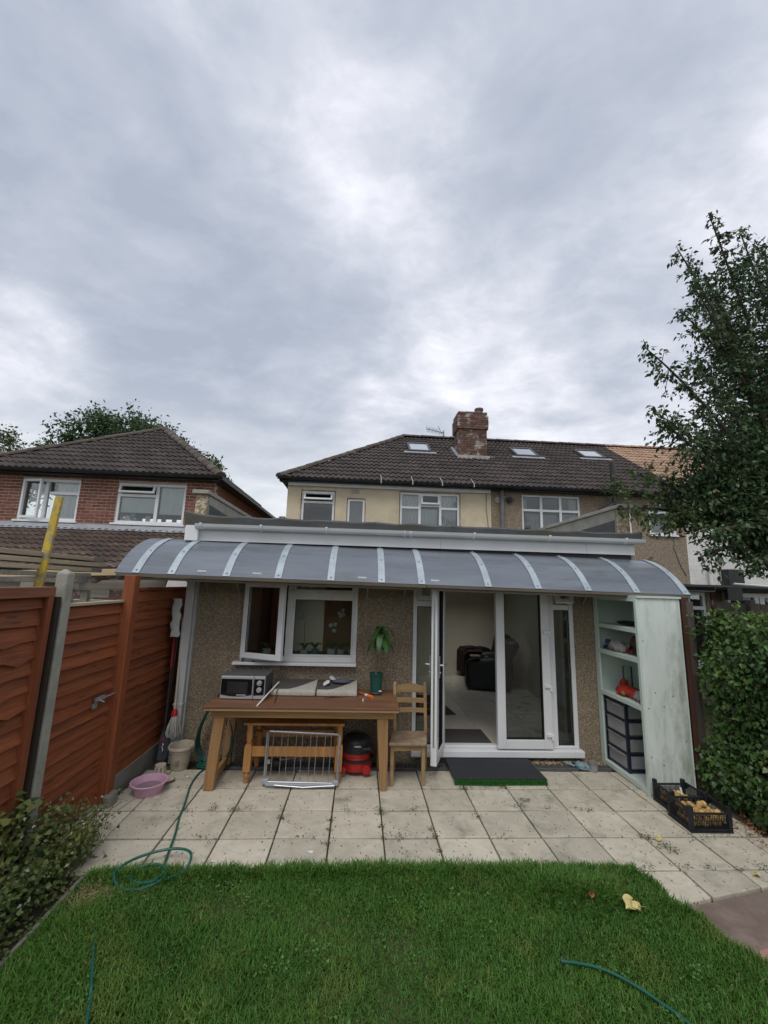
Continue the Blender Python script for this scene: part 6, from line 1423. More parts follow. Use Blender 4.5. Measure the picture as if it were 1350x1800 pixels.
th = thing('mains_plug', 'small white plug and black cord on the ground behind the airer', 'plug', (-0.87, 4.72, 0)); part('body', MB().box(-0.885, -0.85, 4.70, 4.73, 0.085, 0.125), 'white_plastic', th, bevel=0.006); mb = MB(); mb.ball((-0.80, 4.78, 0.055), 0.06, 12, 8, sc=(1.1, 0.8, 0.9), jit=0.1); mb.tube([(-0.85, 4.72, 0.09), (-0.80, 4.74, 0.05), (-0.72, 4.78, 0.02)], 0.006, 6); part('cord', mb, 'black_plastic', th, smooth=True)

# ================================================================== HOSES, BUCKET, BASIN, MOPS
def smooth_path(P, n=8):
    P = [Vector(p) for p in P]; out = []
    for i in range(len(P) - 1):
        a, b, c_, d = P[max(i - 1, 0)], P[i], P[i + 1], P[min(i + 2, len(P) - 1)]
        for k in range(n):
            t = k / n; out.append(0.5 * ((2 * b) + (-a + c_) * t + (2 * a - 5 * b + 4 * c_ - d) * t * t + (-a + 3 * b - 3 * c_ + d) * t ** 3))
    out.append(P[-1]); return out
gh = thing('garden_hose', 'long green garden hose hung in loops by the table and trailing onto the lawn', 'hose', (-1.5, 4.9, 0))
pts = []
for k in range(7):
    jx, jz = random.uniform(-0.03, 0.03), random.uniform(-0.03, 0.03)
    for i in range(12):
        a = 2 * math.pi * i / 12 - math.pi / 2; w = 0.085 + 0.075 * (1 - math.sin(a)) + jx ; pts.append((-1.50 + jx + w * math.cos(a), 4.955 - 0.02 * k + 0.02 * math.sin(a * 2), 0.335 + jz + 0.315 * math.sin(a)))
part('hung_loops', MB().tube(smooth_path(pts, 4), 0.0072, 6), 'hose_dark', gh, smooth=True)
pts = []
for k in range(3):
    for i in range(10):
        a = 2 * math.pi * i / 10 + 0.4; pts.append((-1.47 + (0.17 - 0.015 * k) * math.cos(a), 4.87 + (0.085 - 0.01 * k) * math.sin(a), 0.012 + 0.015 * k + 0.004 * math.sin(3 * a)))
part('ground_coil', MB().tube(smooth_path(pts, 4), 0.0085, 6), 'hose_green', gh, smooth=True)
trail = smooth_path([(-1.50, 4.80, 0.012), (-1.545, 4.68, 0.010), (-1.535, 4.45, 0.010), (-1.490, 4.25, 0.010), (-1.440, 4.05, 0.010), (-1.405, 3.87, 0.010), (-1.345, 3.66, 0.010), (-1.305, 3.48, 0.010), (-1.27, 3.32, 0.012), (-1.235, 3.22, 0.03)], 8)
part('trail', MB().tube(trail, 0.0085, 8), 'hose_green', gh, smooth=True)
pts = [(-1.235, 3.22, 0.03), (-1.215, 3.17, 0.035), (-1.25, 3.10, 0.03), (-1.34, 3.085, 0.028), (-1.41, 3.13, 0.028), (-1.40, 3.20, 0.04), (-1.31, 3.235, 0.045), (-1.22, 3.20, 0.04), (-1.20, 3.12, 0.028), (-1.30, 3.04, 0.022), (-1.43, 3.05, 0.024), (-1.515, 3.14, 0.048), (-1.48, 3.26, 0.05), (-1.36, 3.345, 0.055), (-1.22, 3.365, 0.065), (-1.11, 3.32, 0.07), (-1.075, 3.24, 0.055), (-1.10, 3.17, 0.035), (-1.17, 3.12, 0.03)]
part('lawn_coil', MB().tube(smooth_path(pts, 7), 0.0085, 8), 'hose_green', gh, smooth=True)
pts = [(-1.47, 2.90, 0.014), (-1.42, 2.80, 0.018), (-1.345, 2.66, 0.020), (-1.285, 2.55, 0.026), (-1.235, 2.46, 0.034), (-1.18, 2.36, 0.036), (-1.12, 2.24, 0.036), (-1.05, 2.10, 0.05), (-0.95, 1.9, 0.05)]
part('lawn_run', MB().tube(smooth_path(pts, 6), 0.007, 8), 'hose_green', gh, smooth=True)
h2_ = thing('garden_hose', 'green hose end lying on the lawn in front of the brown path', 'hose', (1.3, 2.4, 0))
pts = smooth_path([(1.150, 2.462, 0.036), (1.21, 2.452, 0.036), (1.29, 2.43, 0.036), (1.37, 2.385, 0.036), (1.44, 2.32, 0.036), (1.50, 2.24, 0.036), (1.56, 2.14, 0.036), (1.62, 1.9, 0.036)], 7)
part('hose_end', MB().tube(pts, 0.0068, 8), 'hose_green', h2_, smooth=True); part('connector', MB().cyl((1.128, 2.466, 0.036), (1.155, 2.461, 0.036), 0.011, 0.009, n=10), 'hose_dark', h2_)
bk = thing('bucket', 'cream plastic mop bucket in the corner below the white downpipe', 'bucket', (-1.80, 4.80, 0)); c = (-1.795, 4.80, 0)
part('body', MB().lathe([(0.0, 0.012), (0.080, 0.0), (0.083, 0.0), (0.086, 0.01), (0.113, 0.205), (0.128, 0.206), (0.130, 0.222), (0.124, 0.236), (0.115, 0.232), (0.109, 0.20), (0.082, 0.018), (0.0, 0.018)], c, 30, sx=0.98, sy=1.05), 'bucket_cream', bk, smooth=True)
part('rib', MB().lathe([(0.110, 0.178), (0.117, 0.180), (0.117, 0.187), (0.111, 0.190)], c, 30, sx=0.98, sy=1.05), 'bucket_cream', bk, smooth=True)
mb = MB(); mb.obox((-1.785, 4.8 - 0.1035, 0.10), (0.036, 0.004, 0.062), Matrix.Rotation(R(-8), 3, 'X')); part('moulded_badge', mb, 'concrete_dark', bk, bevel=0.002)
part('spout', MB().prism([(-1.71, 4.74), (-1.66, 4.80), (-1.71, 4.86)], 2, 0.205, 0.228), 'bucket_cream', bk, bevel=0.006)
wr = thing('mop_wringer', 'cream plastic wringer basket lying behind the pink basin', 'wringer', (-1.88, 4.60, 0))
M = Matrix.Translation((-1.895, 4.56, 0.0)); mb = MB()
for k in range(9):
    a = 2 * math.pi * k / 9; mb.bar((-1.895 + 0.062 * math.cos(a), 4.58 + 0.062 * math.sin(a), 0.0), (-1.895 + 0.045 * math.cos(a), 4.58 + 0.045 * math.sin(a), 0.115), 0.020, 0.008, up=(math.cos(a), math.sin(a), 0))
part('slats', mb, 'bucket_cream', wr); part('rim', MB().lathe([(0.040, 0.108), (0.050, 0.108), (0.050, 0.128), (0.0, 0.130)], (-1.895, 4.58, 0), 20), 'bucket_cream', wr, smooth=True); part('base_ring', MB().lathe([(0.056, 0.0), (0.070, 0.0), (0.070, 0.012), (0.056, 0.014)], (-1.895, 4.58, 0), 20), 'bucket_cream', wr, smooth=True)
part('flange', MB().lathe([(0.0, 0.030), (0.075, 0.026), (0.082, 0.034), (0.075, 0.042), (0.0, 0.040)], (-1.79, 4.50, 0.0), 20, sx=0.9, sy=0.8), 'bucket_cream', wr, smooth=True)
bs_ = thing('pink_basin', 'round pink plastic washing basin with dirty water beside the dark fence', 'basin', (-1.865, 4.30, 0)); c = (-1.868, 4.305, 0)
part('bowl', MB().lathe([(0.0, 0.008), (0.105, 0.0), (0.112, 0.003), (0.122, 0.03), (0.142, 0.085), (0.158, 0.090), (0.160, 0.098), (0.155, 0.102), (0.140, 0.098), (0.135, 0.085), (0.108, 0.012), (0.0, 0.014)], c, 40), 'pink_plastic', bs_, smooth=True)
part('water', MB().cyl((c[0], c[1], 0.040), (c[0], c[1], 0.047), 0.116, 0.119, n=30), 'water_dirty', bs_)
def strands(c, r0, r1, z0, z1, n, m, parent, rr=0.006, name='mop_strands'):
    mb = MB()
    for k in range(n):
        a = 2 * math.pi * k / n + random.uniform(-0.2, 0.2); q = random.uniform(0.35, 1); ca, sa = math.cos(a), math.sin(a)
        mb.tube([(c[0] + r0 * q * ca, c[1] + r0 * q * sa, z0), (c[0] + r1 * 0.75 * q * ca, c[1] + r1 * 0.75 * q * sa, z0 + (z1 - z0) * 0.4), (c[0] + r1 * q * ca + random.uniform(-.01, .01), c[1] + r1 * q * sa * 0.7, z0 + (z1 - z0) * 0.8), (c[0] + r1 * q * ca * 0.85, c[1] + r1 * q * sa * 0.6, z1 + random.uniform(-0.015, 0.03))], rr, 5)
    return part(name, mb, m, parent, smooth=True, kind='stuff')
m1 = thing('string_mop', 'string mop with red collar and cream pole leaning in the corner above the bucket', 'mop', (-1.93, 4.86, 0.25))
part('pole', MB().tube([(-1.93, 4.87, 0.50), (-1.99, 4.97, 1.50)], 0.0105, 10), 'bucket_cream', m1, smooth=True); part('collar', MB().lathe([(0.018, 0.0), (0.032, 0.0), (0.028, 0.05), (0.016, 0.075)], (-1.930, 4.868, 0.488), 16, caps=(True, True)), 'red_plastic', m1, smooth=True)
strands((-1.925, 4.866), 0.024, 0.078, 0.492, 0.285, 60, 'mop_cotton', m1)
m2 = thing('floor_brush', 'long red and black handled dustpan brush standing against the dark fence', 'broom', (-2.03, 4.87, 0.0))
part('lower_pole', MB().tube([(-2.020, 4.88, 0.33), (-2.065, 4.985, 0.97)], 0.012, 10), 'black_plastic', m2, smooth=True); part('upper_pole', MB().tube([(-2.065, 4.985, 0.955), (-2.11, 5.09, 1.62)], 0.014, 10), 'red_paint', m2, smooth=True)
mb = MB(); mb.prism([(-0.045, 0.02), (0.03, 0.0), (0.055, 0.05), (0.05, 0.25), (0.02, 0.33), (-0.035, 0.33), (-0.055, 0.22)], 1, -0.012, 0.012); mb.xf(Matrix.Translation((-2.015, 4.86, 0.035)) @ Matrix.Rotation(R(-12), 4, 'X') @ Matrix.Rotation(R(15), 4, 'Z')); part('pan', mb, 'dustpan', m2, bevel=0.008)
mb = MB(); mb.box(-0.04, 0.04, 0.014, 0.06, 0.02, 0.30); mb.xf(Matrix.Translation((-2.015, 4.86, 0.03)) @ Matrix.Rotation(R(-12), 4, 'X') @ Matrix.Rotation(R(15), 4, 'Z')); part('brush_block', mb, 'black_plastic', m2, bevel=0.012)
mb = MB(); mb.obox((-2.0, 4.822, 0.275), (0.022, 0.008, 0.03)); part('red_catch', mb, 'red_plastic', m2, bevel=0.003)
mb = MB(); mb.tube(smooth_path([(-2.000, 4.826, 0.235), (-1.995, 4.826, 0.215), (-2.005, 4.827, 0.195), (-1.995, 4.828, 0.172), (-2.0, 4.829, 0.155)], 5), 0.004, 5); part('logo_stroke', mb, 'white_print', m2)
m3 = thing('flat_mop', 'white flat mop head hanging upside down at the top of the dark fence', 'mop', (-2.06, 4.97, 1.3))
mb = MB()
for i in range(13):
    t = i / 12; z = 1.30 + 0.42 * t; w = 0.045 + 0.006 * math.sin(i * 2.1); x = -2.052 - 0.01 * t + 0.008 * math.sin(i * 1.3); mb.v += [(x - w, 4.935, z), (x, 4.918 + 0.006 * math.sin(i * 2.7), z + 0.004), (x + w, 4.935, z), (x + w, 4.955, z), (x - w, 4.955, z)]
for i in range(12):
    for j in range(5): mb.f.append((5 * i + j, 5 * i + (j + 1) % 5, 5 * i + 5 + (j + 1) % 5, 5 * i + 5 + j))
mb.f += [(0, 1, 2, 3, 4), (64, 63, 62, 61, 60)]; mb.mi = [0] * len(mb.f); part('mop_cloth', mb, 'cloth_white', m3, smooth=True, angle=60)
part('pole', MB().tube([(-2.02, 4.965, 1.55), (-2.05, 4.972, 0.2)], 0.010, 8), 'black_plastic', m3, smooth=True)
o = part('wall_hook', MB().tube(smooth_path([(-2.0, 5.02, 1.42), (-1.99, 4.985, 1.40), (-1.985, 4.975, 1.43), (-1.995, 4.97, 1.46)], 5), 0.005, 6), 'bracket_steel', None); tag(o, 'small wire hook on the dark corner board beside the mops', 'hook')
o = part('litter_scrap', MB().ball((-1.63, 4.60, 0.008), 0.012, 8, 5, sc=(1, 0.7, 0.6)), 'paper', None); tag(o, 'tiny white scrap on the paving right of the bucket', 'litter')

# ================================================================== DOOR MAT, SLIPPERS, CUP, CRATES
dm = thing('door_mat', 'black door step mat with green turf edge in front of the patio doors', 'door mat', (1.5, 4.75, 0))
part('step', MB().box(1.035, 1.955, 4.462, 4.935, 0.003, 0.050), 'grate', dm); part('mat', MB().box(1.025, 1.965, 4.452, 4.94, 0.0505, 0.064), 'mat_black', dm, bevel=0.004)
n = 5200; P = np.stack([RNG.uniform(1.02, 1.97, n), RNG.uniform(4.440, 4.462, n), RNG.uniform(0.0, 0.048, n)], 1); D = np.stack([RNG.normal(0, 0.35, n), -0.4 + RNG.normal(0, 0.2, n), 1 + RNG.normal(0, 0.25, n)], 1)
v, f = leaf_arrays(P, D, RNG.normal(size=(n, 3)), RNG.uniform(0.012, 0.022, n), wid=0.35); leaf_object('turf_edge', [(v, f, 0)], ['turf_edge'], dm)
part('turf_backing', MB().box(1.028, 1.962, 4.4525, 4.4615, 0.002, 0.049), 'turf_edge', dm)
def slipper(x, y, rz, label):
    t = thing('slipper', label, 'slipper', (x, y, 0.0), rotz=rz, group='pale blue slippers')
    o_ = [(-0.13, -0.028), (-0.10, -0.04), (0.0, -0.038), (0.09, -0.046), (0.13, -0.02), (0.132, 0.015), (0.10, 0.042), (0.0, 0.036), (-0.10, 0.036), (-0.13, 0.022)]
    part('sole', MB().prism(o_, 2, 0.004, 0.022), 'slipper_blue', t, local=True, bevel=0.006)
    mb = MB(); n = 8
    for i in range(n + 1):
        a = math.pi * i / n
        for x_ in (0.005, 0.10): mb.v.append((x_ + 0.02 * math.sin(a), 0.046 * math.cos(a) * (1.0 if x_ < 0.05 else 0.85), 0.016 + (0.055 if x_ < 0.05 else 0.030) * math.sin(a)))
    mb.f = [(2 * i, 2 * i + 1, 2 * i + 3, 2 * i + 2) for i in range(n)]; mb.mi = [0] * len(mb.f); u = part('upper', mb, 'slipper_blue', t, local=True, smooth=True); s_ = u.modifiers.new('solid', 'SOLIDIFY'); s_.thickness = 0.006
slipper(2.50, 4.90, R(-55), 'pale blue slipper nearest the door sill, left of its pair'); slipper(2.565, 4.86, R(-48), 'pale blue slipper touching the clear plastic cup')
cu = thing('plastic_cup', 'small clear plastic tub standing on the paving near the green cupboard', 'plastic cup', (2.635, 4.78, 0))
part('body', MB().lathe([(0.0, 0.003), (0.040, 0.003), (0.042, 0.0), (0.048, 0.085), (0.054, 0.086), (0.054, 0.092), (0.046, 0.090), (0.040, 0.008), (0.0, 0.007)], (2.635, 4.78, 0), 24), 'plastic_film', cu, smooth=True)
FRUITS = []
def crate(cx, cy, w, d, h, label, rz=0.0):
    t = thing('fruit_crate', label, 'crate', (cx, cy, 0.004), rotz=rz, group='black fruit crates')
    def pl(name, mb, **k): return part(name, mb, 'crate_black', t, local=True, **k)
    pl('base', MB().box(-w / 2, w / 2, -d / 2, d / 2, 0.0, 0.012))
    for sx in (-1, 1):
        for sy in (-1, 1):
            x, y = sx * (w / 2 - 0.016), sy * (d / 2 - 0.016)
            pl('corner_post', MB().box(x - 0.016, x + 0.016, y - 0.016, y + 0.016, 0.0125, h), bevel=0.004)
    for s_ in (-1, 1):
        y = s_ * (d / 2 - 0.005); x = s_ * (w / 2 - 0.005); mb = MB()
        for z in (0.016, h * 0.70): pl('end_rail', MB().box(-w / 2 + 0.033, w / 2 - 0.033, y - 0.005, y + 0.005, z, z + 0.014))
        mb = MB(); n = 20
        for k in range(1, n): xx = -w / 2 + 0.033 + (w - 0.066) * k / n; mb.box(xx - 0.0011, xx + 0.0011, y - 0.003, y + 0.003, 0.0305, h * 0.70 - 0.0005)
        for k in range(1, 8): zz = 0.03 + (h * 0.7 - 0.03) * k / 8; mb.box(-w / 2 + 0.0335, w / 2 - 0.0335, y - 0.0042, y - 0.0031, zz - 0.0011, zz + 0.0011)
        pl('grid', mb, kind='stuff')
        mb = MB()
        for z in (0.016, h * 0.82): pl('side_rail', MB().box(x - 0.005, x + 0.005, -d / 2 + 0.033, d / 2 - 0.033, z, z + 0.016))
        mb = MB(); mb.prism([(-d * 0.30, 0.033), (d * 0.30, 0.033), (d * 0.12, h * 0.81), (-d * 0.12, h * 0.81)], 0, x - 0.003, x + 0.003); mb2 = MB()
        for k in range(1, 14): yy = -d / 2 + 0.033 + (d - 0.066) * k / 14; mb2.box(x - 0.0030, x + 0.0030, yy - 0.0011, yy + 0.0011, 0.0325, h * 0.82 - 0.0005)
        for k in range(1, 8): zz = 0.03 + (h * 0.8 - 0.03) * k / 8; mb2.box(x - 0.0045, x - 0.0031, -d / 2 + 0.0335, d / 2 - 0.0335, zz - 0.0011, zz + 0.0011)
        pl('side_grid', mb2, kind='stuff')
        mb = MB(); mb.prism([(-d / 2 + 0.033, h * 0.55), (-d / 2 + 0.033, h * 0.815), (-d / 2 + 0.09, h * 0.815)], 0, x - 0.0025, x + 0.0025); mb.prism([(d / 2 - 0.033, h * 0.55), (d / 2 - 0.033, h * 0.815), (d / 2 - 0.09, h * 0.815)], 0, x - 0.0025, x + 0.0025); pl('web', mb)
    return t
cr1 = crate(3.03, 4.055, 0.31, 0.255, 0.185, 'black plastic crate touching the green cupboard, holding yellow fruit'); cr2 = crate(2.995, 3.775, 0.355, 0.275, 0.195, 'black plastic crate nearest the lawn, heaped with yellow fruit', R(-2))
fm = [mesh_of('fruit', MB().ball((0, 0, 0), 0.026, 10, 7, sc=(1, random.uniform(0.8, 1.2), random.uniform(0.75, 0.95)), jit=0.06), 'fruit', smooth=True) for _ in range(5)]
def heap(cx, cy, w, d, base, top, label, grp):
    z = base; lay = 0
    while z < top:
        sp = 0.047; nx, ny = int((w - 0.04) / sp), int((d - 0.04) / sp)
        for i in range(nx):
            for j in range(ny):
                if z > top * 0.62 and random.random() < 0.35 + 0.3 * (i / nx): continue
                x = cx - (nx - 1) * sp / 2 + i * sp + random.uniform(-0.007, 0.007) + (0.012 if lay % 2 else -0.006); y = cy - (ny - 1) * sp / 2 + j * sp + random.uniform(-0.007, 0.007)
                M = Matrix.Translation((x, y, z + random.uniform(-0.003, 0.004))) @ Euler((random.uniform(0, 6), random.uniform(0, 6), random.uniform(0, 6))).to_matrix().to_4x4()
                o = obj_of('fruit', random.choice(fm), None, M); tag(o, label, 'fruit', grp)
        z += 0.040; lay += 1
heap(3.03, 4.055, 0.30, 0.235, 0.042, 0.10, 'small yellow brown fruit in the rear crate touching the green cupboard', 'yellow fruit in the rear crate'); heap(2.995, 3.775, 0.335, 0.25, 0.042, 0.135, 'small yellow brown fruit in the crate nearest the lawn', 'yellow fruit in the front crate')
th = thing('white_bottle', 'small white bottle lying on the fruit in the rear crate', 'bottle', (3.03, 4.0, 0.13)); mb = MB(); mb.cyl((3.04, 4.02, 0.125), (3.04, 4.03, 0.175), 0.011, 0.008, n=10); part('body', mb, 'white_plastic', th, smooth=True)

# ================================================================== INSIDE THE ROOMS
ARM = sf_ = thing('armchair', 'black leather recliner armchair with dark red throw inside the living room', 'armchair', (2.25, 8.1, 0.143))
part('base', MB().box(1.78, 2.75, 7.72, 8.55, 0.18, 0.52), 'leather_black', sf_, bevel=0.10, seg=5); part('back', MB().prism([(8.30, 0.45), (8.50, 0.45), (8.82, 1.15), (8.70, 1.24), (8.50, 1.20)], 0, 1.98, 2.68), 'leather_black', sf_, bevel=0.10, seg=5)
part('seat_cushion', MB().box(2.0, 2.55, 7.70, 8.40, 0.525, 0.66), 'leather_black', sf_, bevel=0.10, seg=5)
for x in (1.66, 2.56): part('arm', MB().prism([(7.62, 0.15), (8.60, 0.15), (8.60, 0.82), (8.2, 0.86), (7.70, 0.80), (7.60, 0.70)], 0, x, x + 0.23), 'leather_black', sf_, bevel=0.10, seg=5)
mb = MB(); mb.prism([(7.57, 0.25), (7.575, 0.74), (7.66, 0.83), (7.9, 0.845), (8.0, 0.86), (8.0, 0.87), (7.65, 0.855), (7.56, 0.76), (7.555, 0.25)], 0, 1.67, 1.98); part('throw', mb, 'throw_red', sf_, bevel=0.003); part('footrest', MB().box(1.98, 2.52, 7.60, 7.69, 0.20, 0.60), 'leather_black', sf_, bevel=0.035, seg=3)
sf_.scale = (0.8, 0.8, 0.8); o = copy_tree(sf_, loc=(2.66, 8.62, 0.143), rotz=R(-70), label='second black armchair farther back behind the closed door pane')
sf_.location = (2.44, 7.95, 0.143); sf_.rotation_euler = (0, 0, R(-105)); sf_.scale = (0.8, 0.8, 0.8)
o = part('cushion', MB().box(2.02, 2.20, 7.52, 7.64, 0.722, 0.755), 'rug_tan', None, bevel=0.02); tag(o, 'small tan cushion on the arm of the black armchair', 'cushion')
ir = thing('living_room_rug', 'brown patterned rug on the marble floor just inside the doors', 'rug', (0.95, 6.6, 0.142)); part('field', MB().prism([(0.55, 6.15), (1.45, 6.22), (1.30, 7.25), (0.55, 7.2)], 2, 0.1425, 0.152), 'rug_brown', ir)
mb = MB(); pts = [(1.12 + 0.16 * math.cos(a), 6.6 + 0.20 * math.sin(a)) for a in [2 * math.pi * i / 20 for i in range(20)]]; mb.prism(pts, 2, 0.1525, 0.1545); part('oval_motif', mb, 'rug_tan', ir); mb = MB(); pts = [(1.12 + 0.10 * math.cos(a), 6.6 + 0.13 * math.sin(a)) for a in [2 * math.pi * i / 20 for i in range(20)]]; mb.prism(pts, 2, 0.1550, 0.1565); part('oval_motif', mb, 'rug_brown', ir)
o = part('dark_cabinet', MB().box(0.50, 0.95, 8.4, 8.95, 0.145, 1.0), 'leather_black', None, bevel=0.02); tag(o, 'dark cabinet at the back of the living room left of the armchair', 'cabinet')
o = part('radiator', MB().box(2.98, 3.07, 5.7, 6.7, 0.3, 0.95), 'upvc_weathered', None, bevel=0.01); tag(o, 'white panel radiator on the side wall behind the right side light', 'radiator')
# pots on the kitchen window board
def pot(x, y, r, h, m, label, flowers=(), leaves=5, cat='plant pot', group=None):
    t = thing('flower_pot', label, cat, (x, y, 1.036)); part('pot', MB().lathe([(0, 0), (r * 0.8, 0), (r, h), (r * 0.9, h), (r * 0.85, h * 0.9), (0, h * 0.9)], (x, y, 1.036), 18), m, t, smooth=True)
    for k in range(leaves):
        az = k * 2.4; mb = MB(); n = 6; d = Vector((math.cos(az), math.sin(az), 0)); s = Vector((-d.y, d.x, 0)); b = Vector((x, y, 1.036 + h * 0.9)); L_ = random.uniform(0.08, 0.15)
        for i in range(n + 1):
            q = i / n; w = 0.022 * math.sin(math.pi * min(q * 0.98 + 0.02, 1)) + 0.001; c = b + d * L_ * q + Vector((0, 0, 0.08 * math.sin(q * 2.6))); mb.v += [c - s * w, c + s * w]
        mb.f = [(2 * i, 2 * i + 1, 2 * i + 3, 2 * i + 2) for i in range(n)]; mb.v = [tuple(p) for p in mb.v]; mb.mi = [0] * len(mb.f); part('leaf', mb, 'leaf_house', t, smooth=True)
    for (fx, fz, cnt_) in flowers:
        part('stem', MB().tube(smooth_path([(x, y, 1.1), (x + (fx - x) * 0.3, y + 0.02, 1.1 + (fz - 1.1) * 0.7), (fx, y - 0.02, fz)], 5), 0.003, 5), 'stem_brown', t)
        for k in range(cnt_):
            c = Vector((fx + random.uniform(-0.05, 0.05), y - 0.02 + random.uniform(-0.03, 0.0), fz + random.uniform(-0.07, 0.04))); mb = MB()
            for j in range(5): a = 2 * math.pi * j / 5 + random.random(); mb.ball(c + Vector((0.014 * math.cos(a), -0.004, 0.014 * math.sin(a))), 0.014, 8, 5, sc=(1, 0.25, 1))
            part('flower', mb, 'petal', t, smooth=True)
pot(-0.66, 5.44, 0.05, 0.08, 'pot_white', 'potted white orchid at the left of the fixed kitchen pane', ((-0.70, 1.52, 5),)); pot(-0.52, 5.42, 0.05, 0.09, 'pot_blue', 'small blue flower pot on the kitchen window board'); pot(-0.32, 5.42, 0.06, 0.10, 'pot_white', 'wide white pot with orchid in the middle of the kitchen pane', ((-0.22, 1.60, 5), (-0.30, 1.42, 3)))
pot(-0.20, 5.42, 0.05, 0.09, 'pot_white', 'white flower pot right of the orchid pot behind the kitchen pane'); pot(-0.06, 5.42, 0.045, 0.10, 'pot_white', 'rightmost white flower pot behind the kitchen window'); pot(-1.12, 5.44, 0.055, 0.08, 'pot_white', 'white flower pot behind the open casement'); pot(-0.92, 5.44, 0.05, 0.09, 'pot_red', 'red flower pot behind the open casement', leaves=2)
o = part('window_catch_stop', MB().ball((-1.29, 4.99, 1.058), 0.020, 10, 6, sc=(1, 1, 1)), 'teal_plastic', None, smooth=True); tag(o, 'small teal plastic thing on the left end of the window sill', 'trinket')
o = part('sill_pebble', MB().ball((-1.17, 4.985, 1.047), 0.011, 8, 5, sc=(1.5, 1, 0.8)), 'black_plastic', None, smooth=True); tag(o, 'tiny black lump on the white kitchen window sill', 'trinket')
# ================================================================== PLANTS
random.seed(99)
def rand_dirs(n): return unit(RNG.normal(size=(n, 3)))
